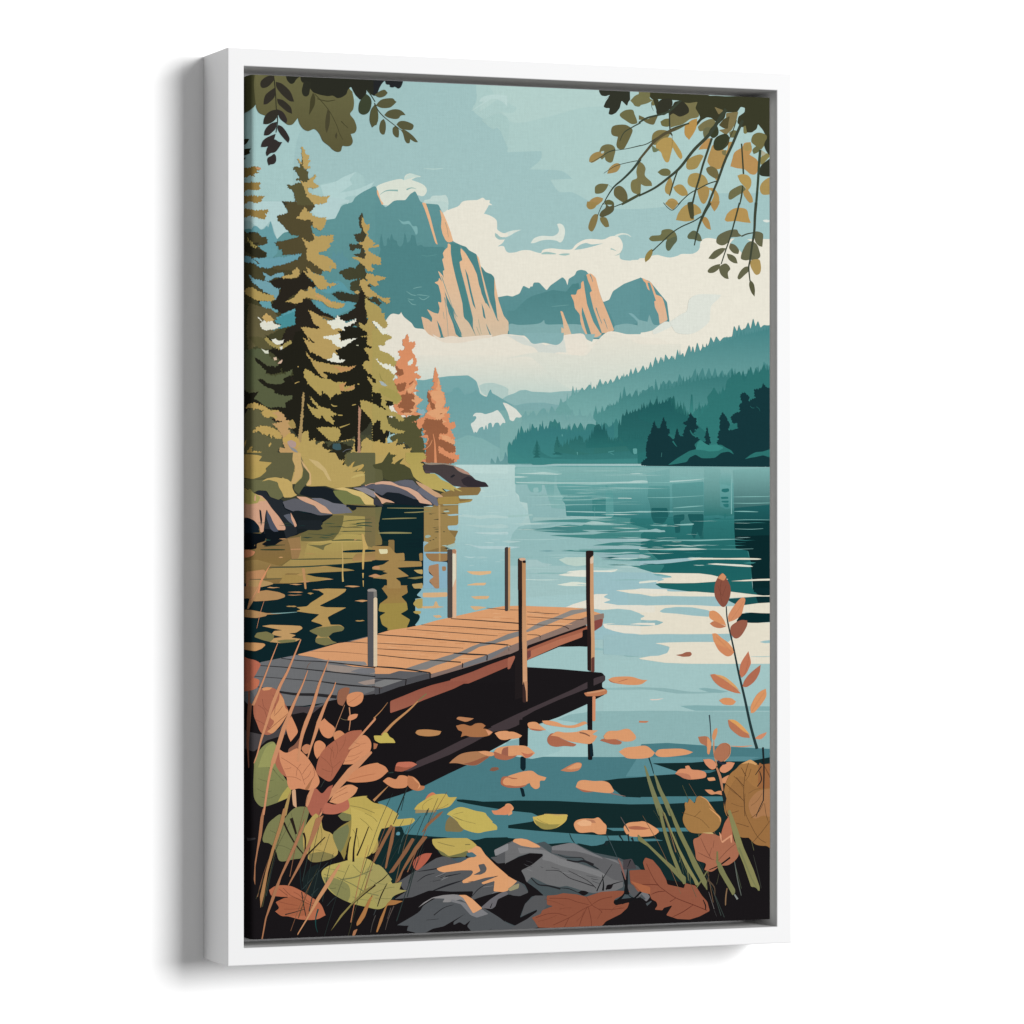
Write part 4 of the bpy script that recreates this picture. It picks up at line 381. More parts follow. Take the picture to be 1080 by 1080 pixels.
S 181,210,208 - 2567 4832 33 -5 33 3 33 0 33 5 -33 1 -33 3 -33 -5
S 169,203,203 - 2575 4373 20 -2 19 -2 21 2 19 0 -19 4 -21 -3 -19 2
N 226,165,120 - 2060 3093 8 38 5 11 5 18 -5 0 -3 8 -4 -6 7 32 8 11 8 13 -8 6 -6 7 -5 -7 7 31 9 11 10 10 -11 7 -6 9 -6 -8 12 29 15 11 15 17 -16 1 -9 8 -12 -6 6 27 15 11 14 14 -16 3 -8 9 -11 -7 18 27 22 11 24 14 -25 3 -13 9 -16 -8 7 26 20 12 21 10 -22 6 -13 10 -15 -8 17 26 26 11 26 13 -29 4 -13 9 -21 -8 -32 3 -32 -2 -19 8 -14 -9 -27 -2 26 -15 25 -11 12 -26 -18 8 -14 -9 -26 -5 25 -12 24 -12 11 -26 -18 8 -11 -9 -25 2 22 -19 22 -12 19 -27 -11 8 -8 -9 -17 -5 16 -12 13 -12 9 -27 -10 7 -8 -8 -14 -1 14 -17 12 -12 8 -28 -8 8 -5 -9 -11 -3 11 -14 9 -12 7 -31 -8 8 -4 -8 -11 0 9 -18 10 -12 10 -32 -5 6 -2 -7 -6 0 6 -18 4 -12
R 177,153,90 - -80 2212 55 -24 47 9 33 25 93 36 94 17 20 37 -60 27 -147 -9 -93 -56
R 95,159,169 - 268 2509 215 -119 0 38 -108 41
R 42,38,31 - 563 2000 27 56 54 50 67 50 -13 25 -81 15 -54 14 -107 53 -94 79 121 10 0 51 -81 27 -80 34 -40 -44 -54 -12 -13 -50 40 -26 40 -65 27 -64 -80 -11 -27 -50 -24 -12 104 -41 134 9 80 -14
R 42,38,31 - 563 2299 61 5 74 69 80 62 81 24 54 44 -54 13 -108 -29 -80 27 27 50 53 38 -27 39 108 202 -537 9 40 -141 40 -96 108 -46 -14 -102 14 -115
R 119,98,59 - 751 2468 81 17 71 22 -71 10 -67 -31
R 56,56,43 - 873 2241 81 -25 81 9 68 18 95 -3 13 -45 28 51 0 77 136 -16 -21 -64 -34 78 -163 16 -81 -17 -95 -4 -54 -31
R 42,38,31 - 1211 2182 34 38 -13 103 20 128 27 76 -20 65 -48 1 -27 -64 -81 53 -68 65 -27 39 0 90 346 -6 0 192 -414 7 14 -346 190 -106 0 -25 -109 40 -68 -24 -13 -38 81 -27 95 -54 27 -64 27 -91
R 35,34,26 - 148 2677 67 62 80 62 -107 40 147 61 -13 77 -27 77 -80 39 -67 -24 -53 -63 -27 -50 -40 -38 94 49 66 63 94 5 40 -20 107 24 -27 51 -40 39 -27 51 -80 14 -93 -24 -94 -30 54 69 80 24 53 25 67 24 107 -27 94 -179 13 -485 296 -6 522 -10 0 925 -115 155 -177 104 -149 14 -323 3 -107 -63 -81 -126 -67 -101 -107 -37 -160 -24 -146 103 -107 64 0 -380 107 25 53 50 93 -14 67 88 107 49 120 -26 67 -78 27 -127
R 226,165,120 - 1689 3240 69 -52 27 -39 14 38 -28 65 -55 14
R 226,165,120 - 1771 3291 41 -7 76 51 -76 52 -27 20 34 25 -61 59 -83 1 -20 -45 103 -14 27 -65 -27 -25
R 152,97,67 - 1497 3192 55 -14 68 -14 55 -14 28 13 -28 78 -55 13 -68 -25
R 152,97,67 - 1675 3279 83 -14 41 32 -41 46 41 31 -28 59 -96 1 -82 -25 55 -65 -28 -51
R 152,97,67 - 1579 2972 41 38 42 12 6 51 -48 20 -47 -31 20 -26
K 152,97,67 19,8 1730 3175 28 -19 20 -20
R 226,165,120 - 2005 3236 69 -14 41 39 21 103 -48 52 83 25 -56 52 -27 26 -138 -24 -14 -38 83 -27 14 -78 -56 -51 -13 -51
R 152,97,67 - 1936 3250 28 25 13 65 42 51 7 39 -42 7 -20 -58 -28 -39
R 152,97,67 - 1909 3521 96 19 96 -8 7 52 63 51 -14 52 -83 1 -14 51 111 38 76 38 0 65 -76 7 -56 -45 -55 -25 0 65 111 57 69 19 -14 39 -311 2 0 -168 35 -78 -14 -51 -41 0 27 -39 -55 -38 28 -52
R 219,145,103 - 1819 3561 35 -13 27 77 -41 20 -28 -45
P 147,188,186 - 3139 4251 49 -5 7 50 -49 7 -21 -20
P 156,191,188 - 3132 4564 338 6 355 -14 228 2 -28 11 -200 13 -312 1 -254 13 -141 7
P 156,191,188 - 3598 4648 113 -20 100 -26 71 6 85 16 143 10 115 7 -115 6 -285 1 -114 -7
P 151,185,187 - 3825 4795 285 -3 265 -2 123 16 -123 19 -322 4 -114 9
P 151,185,187 - 3740 4877 370 -6 265 7 94 13 -94 9 -265 4 -285 -13
P 148,182,185 - 3825 4943 285 1 265 13 123 27 -123 19 -265 19 -143 7
P 228,229,215 - 3414 5178 71 -13 56 -26 142 -13 142 1 142 0 143 -9 -28 23 -72 13 -128 19 57 13 -114 13 -142 -1 -170 -7
P 220,227,213 - 3400 5282 113 -19 85 -15 142 16 85 14 242 7 308 -18 7 11 -315 17 -327 2 -227 -1
K 195,217,211 7,7 4110 4358 86 0 72 2
K 126,176,174 4,4 3811 4359 156 0 143 -1
K 183,211,206 4,8 4253 4097 86 -3 58 2
K 95,156,154 5,5 3839 4451 0 105
P 221,182,137 - 2371 5135 160 1 125 -4 -7 30 -118 16 -97 -10
P 221,182,137 - 2378 5278 97 -19 126 -2 -21 28 -105 13 -83 -7
P 30,90,91 - 4924 4527 188 0 0 120 -21 119 -29 0 -22 -53 -37 79 -36 -53 22 -106 -44 -39
P 33,95,96 - 4498 4462 187 0 14 92 -43 53 -72 20 -58 -13 -28 -59
P 31,92,93 - 4757 4541 130 -13 0 59 -50 20 0 119 -58 7 -7 -86 -15 -53
P 33,94,96>14,58,60 - 5477 4460 471 -41 0 481 -302 13 -154 -14 -15 -213
P 29,95,96>31,100,99 - 4454 4911 1177 2 44 173 8 133 14 121 -1243 -7 202 -250
P 43,114,113 - 5331 4254 80 -7 8 33 -51 14 -44 -13
P 43,114,113 - 5316 4341 88 -3 5 22 -85 4
P 43,114,113 - 5324 4383 87 -3 -2 24 -78 -4
P 43,114,113 - 5338 4420 73 -7 0 40 -43 0
P 43,114,113 - 5353 4527 29 -7 -7 33 -10 33
K 127,181,178 12,12 5444 4141 0 186 0 199
R 35,34,26 - 188 2841 147 -47 107 -59 41 -90 107 -27 0 688 -121 2 -134 2 121 -129 -7 -147 -114 34 -13 -115
N 152,97,67 - 1705 3227 11 35 7 11 6 20 -7 -1 -3 9 -5 -8 13 29 14 13 14 14 -14 4 -8 8 -11 -6 12 27 18 11 18 18 -19 0 -10 9 -14 -7 9 25 17 12 18 10 -19 8 -10 9 -15 -8 -22 3 -26 -2 -16 8 -11 -9 -23 -1 22 -17 20 -12 10 -26 -15 8 -11 -9 -22 2 20 -20 20 -12 17 -27 -11 7 -6 -8 -14 -8 14 -10 12 -13 12 -30 -4 8 -4 -9 -6 -5 6 -13 7 -12
S 46,44,27 - -185 655 107 -11 56 13 -23 32 -33 17 -107 -1
S 46,44,27 - -185 750 107 -2 77 13 -21 23 11 25 -67 6 -107 -21
S 46,44,27 - -185 845 107 -10 19 7 -16 16 -110 -1
R 135,112,60 - -185 933 160 16 67 -3 53 8 13 22 -53 17 33 22 -73 12 40 29 -80 -18 -53 8 -107 1
R 153,128,73 - -185 1085 134 17 79 6 87 5 -33 29 20 31 -47 23 -80 -13 -160 4
R 153,128,73 - -185 1219 160 21 80 4 93 8 -40 29 7 19 -60 27 -80 -23 -160 48
R 91,87,57 - 531 885 21 6 8 50 43 12 14 44 -3 38 10 38 -34 20 -40 -17 -67 -4 40 -34 -27 -37 -54 -59 54 -11 34 11
R 91,87,57 - 382 1126 74 -3 53 -27 61 17 27 63 47 75 40 76 -188 5 -34 -101 -20 -56 -53 -18
R 60,61,49 - 329 1293 73 29 -47 15
R 226,226,210 - 66 2498 42 34 120 3 16 32 81 17 -83 43 -107 9 -40 -34 -7 -32 20 -13
R 185,158,97 - 483 1473 40 -46 54 -78 47 43 33 37 67 24 95 -3 -14 77 -54 68 -40 -27 -54 -17 14 -45 -47 -25 -61 2 -67 -11
R 185,158,97 - 543 1675 20 -7 54 43 67 -27 -27 -70 54 33 94 -7 95 -7 -20 46 23 12 -44 20 -6 45 -48 46 -67 8 -7 26 101 23 54 43 41 44 -11 39 -36 -6 -27 43 -34 -16 -41 -5 -67 -43 -67 -43 -47 -25 -7 -63 13 -39 -26 -63
R 185,158,97 - 563 2006 47 31 -13 -70 27 18 47 50 80 17 41 25 40 50 122 10 -68 27 -54 -1 -47 42 -61 -11 -53 -82 -68 -43
R 185,158,97 - 362 2336 94 -41 80 -91 67 18 21 -52 74 24 0 38 107 43 54 43 163 22 -14 33 -81 27 -95 -24 -67 -49 -67 -18 -95 -23 -40 13 -13 39 -81 21 -40 -19
R 185,158,97 - 322 2088 53 -26 67 -8 0 -39 54 -39 27 37 -7 58 -60 20 -54 6
R 185,158,97 - 617 2413 81 37 107 61 81 18 54 43 68 50 -68 2 27 63 14 77 -337 6 -41 -70 -67 -107 108 11 107 4 -80 -56 -27 -76
R 185,158,97 - 1202 1424 29 43 23 44 41 -7 -6 61 -23 22 35 76 58 43 -35 23 76 -8 -6 22 -58 7 -47 2 -12 33 82 42 59 31 0 72 -47 -4 -47 -10 -12 33 35 32 -35 23 -46 -10 -24 -43 -69 -53 -70 -43 70 -1 69 20 12 -44 -23 -55 -12 -43 -58 -26 58 -13 23 -39 24 -34 -35 -32 -23 -54
K 68,65,48 19,7 1219 1589 29 32 -6 27
R 185,158,97 - 1266 2016 70 20 70 10 70 15 -47 28 -58 13 23 43 -58 7 -47 -26 -23 22 46 43 59 43 58 37 94 3 -12 56 -58 -10 -47 -32 -70 -26 -47 7 23 32 -46 -21 -47 -65 -35 -87 0 -33 35 -17 47 26 -24 -43
R 176,158,94>173,150,89 - 1237 2264 29 27 46 32 59 32 47 32 0 38 46 5 -11 44 46 77 -35 44 -58 -21 -70 -53 -18 0 41 65 47 65 0 111 -140 2 0 -121 -93 -64 0 -44 69 32 35 -67 -35 -120
K 182,158,94 5,24 1097 1861 64 4 58 15
R 90,96,67 - 28 2907 67 50 93 69 -53 70 80 9 134 -25 100 -50 -27 68 -67 27 -6 51 -94 20 -93 -18 -54 -43 -40 7 67 62 93 43 20 38 87 12 81 -14 29 31 -29 45 -54 27 7 50 -74 -11 -93 13 -67 -24 -53 -38 -54 -37 54 -64 -54 -38 -106 2 0 -330
R 185,158,97 - 560 2701 57 44 74 17 -47 -69 -20 -51 127 -2 27 63 81 12 68 50 81 -15 -41 65 -54 14 27 44 -67 8 13 51 -67 1 -54 -25 -67 -37 -68 -25 -40 -75
R 179,153,92 - 587 2845 57 65 54 37 107 18 108 17 136 17 95 -14 -82 59 -149 28 -94 -18 -41 7 48 44 -7 26 -54 -19 -54 -63 -40 -50 -27 -63 -41 -38
R 178,157,92 - 590 3026 67 37 94 56 108 11 54 31 122 -1 -27 38 54 0 68 -14 -14 51 -67 20 -82 -5 27 25 -81 14 -27 26 -33 33 -21 -45 -67 -50 -7 64 -60 -57 -68 -63 -47 -69 -20 -70
R 178,157,92 - 628 3299 56 57 67 63 108 24 27 32 54 19 -81 26 48 51 -34 26 -68 -38 -40 -51 -27 45 -54 -31 -54 -63 -27 -76 41 37 80 25 -67 -76
R 178,157,92 - 704 3637 74 -7 162 -2 27 44 0 52 -27 51 -81 1 -67 -51 -41 -38
R 178,157,92 - 1184 2683 170 -29 0 450 -47 -25 -41 -25 -61 -76 34 -39 54 -8 -14 -57 -54 -63 27 -20 55 12 13 -13 -54 -19 -14 -51 68 -20 -54 -18
R 178,157,92 - 1266 3092 88 63 0 77 -61 -76 -27 -25
R 178,157,92 - 1191 3343 75 12 88 25 0 218 -88 -95 -48 -51 -27 -32
R 30,29,24 - 1130 3709 34 0 0 179 -37 1
R 185,161,97 - 469 3805 94 -116 47 -26 20 115 68 -39 0 76 80 -39 54 77 81 63 54 -39 55 89 54 -51 54 -154 -136 1 -40 26 162 -40 14 128 61 -1 20 -102 41 -39 102 63 0 424 -1059 5 134 -255
R 174,157,92 - 1320 2604 68 -27 96 62 54 50 -68 40 -13 39 -69 1 14 51 109 37 55 51 27 51 -27 26 13 90 -27 39 68 166 28 38 -28 52 -68 14 -55 -38 -27 32 55 70 68 25 89 64 -7 26 -68 -13 -28 -38 -95 -12 13 77 41 51 151 37 -55 27 -82 -6 -68 -31 -55 52 -27 64 -55 39 -27 0
R 166,153,86 - 1375 3219 95 -14 96 37 75 51 0 38 -62 40 -68 -51 -82 -38
R 221,226,212 - 1716 2937 55 -39 7 32 -27 45 -35 1
K 219,145,103 5,30 1998 3688 18 91 6 103 4 116
K 209,143,102 5,9 1988 3753 -24 52 -49 45
R 219,145,103 - 2046 3836 69 45 83 19 97 12 -14 39 -83 -12 -69 -26 -55 -32
R 226,165,120 - 2074 3694 97 19 69 38 0 51 -69 -25 -56 -25
K 152,97,67 9,7 2074 3481 27 -7
P 11,41,44 - 5485 4739 463 -26 0 895 -243 -2 -8 -320 -14 -120 -8 -107 -29 -133 -154 -34
P 14,54,56 - 5477 4606 471 -14 0 161 -463 13
P 164,198,197 - 3939 6080 717 34 289 27 1003 12 0 1046 -2009 -42
R 195,149,108 - 39 953 56 3 13 20 -46 2
R 187,161,100 - 544 725 19 3 16 47 22 31 32 12 -23 32 31 25 -24 26 29 44 -29 7 -54 -4 -7 -64 -9 -63
R 187,161,100 - 493 855 23 -5 14 29 26 18 -20 13
R 187,161,100 - 523 1077 67 16 54 -46 54 -40 10 25 -37 40 27 31 47 24 -47 27 -54 -5 -41 -5 21 50 47 24 80 17 108 -10 -33 33 -7 39 -95 22 -53 -5 -54 -62 -47 -100
R 199,167,104 - 108 2506 54 -48 86 64 -53 27 -60 -18
K 144,159,140 8,5 859 1986 -6 -25 20 -4
R 202,159,102 - 671 2259 53 -8 81 43 54 24 14 38 -54 -24 -41 -12 -27 -25
R 230,230,214 - 805 2530 95 -14 40 -52 21 38 74 43 109 -47 0 32 -82 40 -54 14 7 45 -61 -31 -68 14 -33 -44
R 230,230,214 - 927 2662 40 -7 0 45 -54 14
R 68,65,48 - 1248 2248 53 37 -12 28 47 -51 35 -6 23 43 35 33 -41 28 -29 -38 -47 -10 -46 -21
R 182,158,99 - 1114 2218 47 -18 23 21 -23 23
R 230,230,214 - 1318 2521 29 -6 59 48 70 43 23 44 -70 1 -58 -65
R 35,34,26 - 35 2914 60 37 67 50 120 4 40 -39 0 102 -114 27 -46 -37 -67 -56 -40 -32
R 35,34,26 - 62 3142 60 -1 53 50 174 10 120 -14 0 121 -120 1 -107 -24 6 -38 -86 -24 -54 -31
R 161,146,88 - 162 2702 80 68 93 24 27 -32 80 -33 -13 44 -54 33 -53 27 -107 -30 -80 -75
R 35,34,26 - 617 2694 81 72 -48 -16
R 230,230,214 - 765 2691 189 -29 13 76 82 -27 108 -15 -54 33 -68 46 -68 27 -54 -24 -40 -51 -54 -12
R 230,230,214 - 805 2926 68 -13 20 -58 61 43 0 26 68 5 -28 26 -67 4 -68 -14
R 193,147,95 - 886 2995 163 8 95 -17 -82 52 -95 20 -27 -31
R 35,34,26 - 644 3031 54 31 26 38 -53 -25
K 178,157,92 16,5 961 3634 61 -20 51 -19
K 178,157,92 5,13 866 3392 27 19 41 0
K 178,157,92 8,13 940 3504 27 2 25 0
K 178,157,92 5,11 1096 3402 20 -6 25 -5
K 178,157,92 13,13 1157 3177 20 4
K 201,201,172 7,11 1144 2774 24 2
R 170,144,96 - 556 3268 21 13 -14 179 -13 255 -14 76 -40 1 34 -230 13 -153
R 179,136,111 - 1168 3401 30 51 -14 193 7 269 -34 0 7 -205
R 98,96,67 - -78 3518 53 -77 93 -1 40 50 80 50 80 50 -53 52 -107 -25 -93 52 80 37 93 38 147 11 -13 89 -54 39 67 37 121 25 13 153 -547 3 0 -254
R 230,230,214 - 1347 2898 82 63 96 5 54 44 14 39 -41 26 -41 -51 -82 -37 -54 -51
R 169,180,180 - 1395 3142 48 12 48 38 -34 7 -41 -19
R 35,34,26 - 1320 3104 41 25 0 39 -41 -12
R 35,34,26 - 1320 3258 96 18 13 58 -13 51 54 51 14 19 -55 -31 -82 -38 -27 1
R 35,34,26 - 1463 3340 89 18 7 32 -48 7
R 35,34,26 - 1320 3605 41 -26 14 -33 41 19 -7 65 61 102 -27 64 -41 -38 -55 26 -27 -12
K 130,183,179 3,7 4454 4350 260 -1 398 -21
K 130,183,179 3,8 5463 4340 212 -3 273 -5
K 130,183,179 3,8 5463 4407 212 2 273 -7
K 130,183,179 3,11 4757 4462 188 -14 167 -11
K 130,183,179 3,7 4354 4496 360 5 398 -3
K 130,183,179 3,11 5477 4497 125 0 161 5
K 130,183,179 3,5 5477 4590 198 -4 273 4
K 130,183,179 3,5 5485 4686 190 4 147 -7
K 130,183,179 3,7 4728 4140 217 -1 233 -1
K 130,183,179 3,7 4368 4186 346 1 398 -31
K 130,183,179 3,7 4728 4049 217 -9 204 3
K 130,183,179 3,4 4368 4093 173 -3
K 130,183,179 3,4 5324 4906 205 0 176 -4
P 143,189,185 - 4469 4645 72 -14 115 3 36 10 -36 11 -130 -1
P 143,189,185 - 4757 4640 116 -6 116 -7 14 9 -29 11 -130 2
P 148,186,185 - 4354 4700 129 -3 72 -13 43 13 65 19 -65 8 -115 -8 -129 5
P 127,179,176 - 4526 4806 275 -3 261 0 320 -8 227 0 -227 11 -320 13 -261 -5 -217 -1
P 158,187,187 - 4354 4792 72 0 72 11 -58 16 -86 2
P 185,205,198 - 4354 4900 302 1 188 -9 174 1 145 14 -145 7 -174 3 -188 -6 -302 0
P 158,187,187 - 4354 4957 57 9 87 19 -87 13 -57 3
P 156,189,194 - 4354 5032 230 -8 217 -17 173 -9 262 0 -145 17 -175 19 -188 20 -216 13 -158 9
P 156,192,197 - 3797 5146 557 9 230 5 115 16 44 40 -159 39 0 26 217 47 261 35 320 15 0 505 -1585 -15
P 25,81,83 - 5382 5444 220 -14 161 -10 185 1 0 67 -273 18 -146 12 -103 -47
P 156,191,194 - 3939 5659 429 4 144 1 130 27 -130 52 -573 -5
P 143,179,179 - 3939 6388 429 -3 288 13 289 44 291 11 175 -4 -320 15 -290 -4 -289 -44
P 136,175,176 - 5047 6411 73 -10 145 19 146 29 -102 12 -131 -9
P 133,174,175 - 4830 6593 188 -4 364 13 566 15 0 47 -566 -9 -364 -6 -102 -28
P 141,178,178 - 3939 6644 429 -6 433 7 290 25 857 21 0 508 -2009 -42
P 147,187,188 - 3513 5957 227 -11 313 30 -57 12 -171 -8 -199 -9
P 140,179,179 - 4153 6040 222 -8 0 24 -150 3
P 148,186,186 - 3853 6380 522 21 0 13 -408 -6
P 137,177,177 - 3062 6630 1479 11 0 396 -1479 -29
S 163,200,196 - 3697 4198 82 -3 82 1 82 -1 82 -1 -82 3 -82 1 -82 0
S 163,200,196 - 3613 4305 65 -3 66 1 66 -2 66 4 -66 0 -66 3 -66 0
S 163,200,196 - 3061 4185 80 -4 80 1 80 1 80 -2 -80 4 -80 2 -80 -2
S 141,186,182 - 3490 4338 142 -1 142 -5 143 4 143 -2 -143 6 -143 -1 -142 3
S 125,176,172 - 3606 4293 209 -5 209 3 211 -2 211 -2 -211 5 -211 3 -209 -2
S 125,176,172 - 3750 4081 153 -3 154 0 155 -3 155 1 -155 2 -155 6 -154 -3
S 163,200,196 - 3780 4358 66 -2 66 -2 66 -2 67 5 -67 1 -66 2 -66 3
S 163,200,196 - 3154 4335 141 -3 141 -1 142 1 141 0 -141 2 -142 3 -141 -1
S 141,186,182 - 3183 4433 205 -1 206 -6 207 2 208 1 -208 2 -207 3 -206 2
S 125,176,172 - 3253 4438 87 -1 87 -3 87 4 87 0 -87 4 -87 -4 -87 2
S 163,200,196 - 3647 4071 213 -5 214 -2 215 -2 216 1 -216 4 -215 1 -214 3
S 125,176,172 - 3645 4253 75 -1 75 -1 75 -1 74 1 -74 0 -75 5 -75 -2
S 141,186,182 - 3329 4166 116 0 116 -3 116 -2 116 2 -116 0 -116 3 -116 3
S 163,200,196 - 3438 4272 176 -4 177 2 177 -3 178 3 -178 0 -177 5 -177 -3
S 163,200,196 - 3343 4375 101 -2 100 -3 101 4 102 2 -102 0 -101 0 -100 0
S 141,186,182 - 3630 4425 199 -3 200 -2 200 1 201 3 -201 0 -200 -1 -200 3
S 163,200,196 - 3829 4255 220 -4 222 -2 222 2 223 3 -223 1 -222 0 -222 0
S 141,186,182 - 3734 4271 171 0 170 -2 171 -3 172 4 -172 -2 -171 5 -170 1
S 125,176,172 - 3581 4086 221 -5 222 4 223 -3 224 -1 -224 3 -223 4 -222 -3
S 163,200,196 - 3860 4113 201 -3 202 -4 202 2 204 1 -204 4 -202 -3 -202 4
S 125,176,172 - 3698 4250 209 -4 209 1 210 -2 211 -1 -211 4 -210 2 -209 -1
S 163,200,196 - 3553 4213 136 -1 136 -4 136 -2 136 4 -136 1 -136 4 -136 1
S 125,176,172 - 3067 4334 189 -4 191 3 190 -2 192 2 -192 1 -190 1 -191 -2
S 163,200,196 - 2971 4076 88 -4 88 -1 88 5 88 -1 -88 3 -88 -3 -88 -1
S 141,186,182 - 3500 4372 134 -2 135 0 135 0 135 3 -135 0 -135 5 -135 -2
S 125,176,172 - 3452 4111 76 -3 76 2 77 -3 77 3 -77 -1 -77 4 -76 -4
S 125,176,172 - 3079 4221 99 -5 99 -1 99 1 99 4 -99 0 -99 1 -99 -1
S 163,200,196 - 3311 4237 129 -2 129 0 129 -1 129 0 -129 3 -129 2 -129 -2
S 125,176,172 - 3132 4101 214 -3 216 -4 216 3 217 1 -217 4 -216 -1 -216 -1
S 163,200,196 - 3093 4433 100 -2 100 -4 100 1 100 2 -100 5 -100 -2 -100 4
S 163,200,196 - 3002 4347 194 -1 194 -5 196 3 195 -1 -195 7 -196 -2 -194 2
S 125,176,172 - 3858 4064 180 -4 181 -1 182 -2 182 3 -182 1 -182 6 -181 -4
S 125,176,172 - 2942 4133 115 0 115 -5 115 4 115 -4 -115 7 -115 -3 -115 2
S 141,186,182 - 3817 4248 142 -1 143 -4 143 2 144 1 -144 4 -143 0 -143 0
S 141,186,182 - 3676 4512 228 0 229 -6 229 2 231 2 -231 2 -229 -1 -229 4
S 141,186,182 - 2967 4330 175 -4 175 0 176 -1 176 0 -176 4 -176 1 -175 -2
S 125,176,172 - 3316 4150 87 -1 87 0 87 0 87 -3 -87 5 -87 1 -87 -1
S 141,186,182 - 3296 4067 59 -1 59 -1 59 2 59 -2 -59 4 -59 0 -59 -1
S 125,176,172 - 3225 4386 141 0 141 -4 142 2 142 1 -142 3 -142 2 -141 0
S 125,176,172 - 3772 4400 156 -1 155 0 157 -4 156 1 -156 2 -157 6 -155 -1
S 143,185,183 - 2903 4703 153 -3 153 -4 154 3 155 3 -155 3 -154 1 -153 -3
S 169,203,201 - 3235 4965 146 -2 147 -2 147 2 147 4 -147 3 -147 -1 -147 0
S 169,203,201 - 3622 5283 46 -4 46 0 46 4 46 2 -46 5 -46 -1 -46 -3
S 143,185,183 - 2802 4989 102 0 102 -3 103 1 103 5 -103 1 -103 1 -102 0
S 195,218,212 - 2873 4633 130 0 129 -4 130 0 130 4 -130 0 -130 4 -129 1
S 143,185,183 - 3802 5030 136 -5 137 -3 138 3 138 5 -138 1 -138 5 -137 -3
S 143,185,183 - 2963 5162 145 -1 145 -5 146 3 146 2 -146 5 -146 1 -145 -2
S 169,203,201 - 3351 4790 59 -2 58 0 59 -2 59 2 -59 1 -59 4 -58 -2
S 169,203,201 - 2951 5109 101 -6 101 -1 102 2 101 7 -101 3 -102 0 -101 -3
S 195,218,212 - 4043 5096 81 -3 82 -2 82 5 82 4 -82 1 -82 -3 -82 -1
S 195,218,212 - 3327 4661 79 -3 79 2 79 -3 79 5 -79 -2 -79 5 -79 -4
S 195,218,212 - 3705 4626 91 -3 92 -2 92 3 93 0 -93 3 -92 0 -92 1
S 195,218,212 - 3909 4533 112 -3 112 0 112 2 112 0 -112 4 -112 2 -112 -3
S 143,185,183 - 3713 4704 103 -1 102 -2 103 2 103 0 -103 7 -103 0 -102 -4
S 169,203,201 - 3733 4590 89 -4 90 3 90 1 89 1 -89 3 -90 1 -90 -3
S 195,218,212 - 4030 4678 84 -3 83 1 84 2 85 1 -85 5 -84 0 -83 -4
S 169,203,201 - 3320 4989 82 -1 82 -4 82 1 82 4 -82 3 -82 -2 -82 4
S 195,218,212 - 3958 5005 139 -4 140 1 140 1 140 2 -140 2 -140 4 -140 -4
S 143,185,183 - 3858 5099 69 -5 69 1 69 2 69 4 -69 2 -69 3 -69 -4
S 195,218,212 - 2921 5227 132 -6 132 4 133 1 133 1 -133 8 -133 -1 -132 -5
S 169,203,201 - 2831 4801 155 -5 156 4 156 -5 156 5 -156 3 -156 3 -156 -3
S 143,185,183 - 3149 4985 77 -2 76 1 77 -3 76 3 -76 2 -77 3 -76 -2
S 169,203,201 - 2834 4644 125 1 125 -6 126 -1 125 7 -125 -1 -126 1 -125 2
S 143,185,183 - 3171 5155 105 -4 106 2 105 0 106 2 -106 9 -105 0 -106 -4
S 195,218,212 - 2938 4696 59 -2 59 -2 58 1 59 4 -59 1 -58 0 -59 0
S 143,185,183 - 3986 5233 123 -1 123 -4 124 2 124 3 -124 5 -124 -1 -123 1
S 143,185,183 - 3383 4910 156 -4 156 1 156 0 157 2 -157 6 -156 1 -156 -5
S 169,203,201 - 3364 4555 143 -4 143 2 144 2 144 -1 -144 3 -144 2 -143 -5
S 169,203,201 - 3437 5113 140 -4 140 3 141 -2 141 7 -141 0 -141 4 -140 -4
S 169,203,201 - 3353 5248 116 -2 117 0 117 0 118 5 -118 1 -117 0 -117 -2
S 143,185,183 - 3544 5088 150 1 152 -5 151 0 152 4 -152 3 -151 2 -152 0
S 195,218,212 - 3664 5127 133 0 134 -1 134 0 134 3 -134 3 -134 2 -134 -2
S 169,203,201 - 4102 4864 55 -1 55 -1 55 1 56 2 -56 1 -55 1 -55 0
S 143,185,183 - 3525 4913 42 -4 42 3 43 0 42 -1 -42 8 -43 0 -42 -5
S 33,95,96 - 4064 4785 65 -2 66 -7 65 6 66 1 -66 6 -65 0 -66 -2
S 63,135,133 - 5378 4621 123 -4 123 4 123 -5 123 6 -123 -1 -123 4 -123 -5
S 63,135,133 - 4157 5020 118 -1 118 -1 118 -1 118 1 -118 4 -118 5 -118 -2
S 63,135,133 - 3914 5018 113 -5 114 4 114 1 114 -1 -114 5 -114 3 -114 -6
S 43,110,109 - 4365 4638 112 0 112 -4 112 -1 112 2 -112 4 -112 4 -112 -1
S 63,135,133 - 4862 4883 39 0 39 -2 40 -2 39 3 -39 1 -40 2 -39 3
S 43,110,109 - 5085 5083 42 -3 43 -2 42 0 42 7 -42 5 -42 -3 -43 1
S 43,110,109 - 5406 5011 41 -4 42 0 41 2 42 0 -42 6 -41 4 -42 -7
S 63,135,133 - 4381 4647 73 -4 73 -1 73 4 73 0 -73 4 -73 -3 -73 -1
S 63,135,133 - 3937 4959 83 -1 84 -2 84 -3 84 5 -84 3 -84 5 -84 -3
S 33,95,96 - 3913 4995 54 -1 55 -8 54 4 55 4 -55 2 -54 9 -55 -4
S 43,110,109 - 5270 4691 32 -3 32 0 32 -1 32 4 -32 0 -32 5 -32 -4
S 63,135,133 - 4459 4918 103 -1 103 -3 104 -1 104 4 -104 4 -104 7 -103 -5
S 63,135,133 - 5185 4599 108 -1 108 -1 109 0 108 -1 -108 4 -109 0 -108 2
S 43,110,109 - 4694 4796 121 0 122 -7 122 3 122 6 -122 2 -122 3 -122 -2
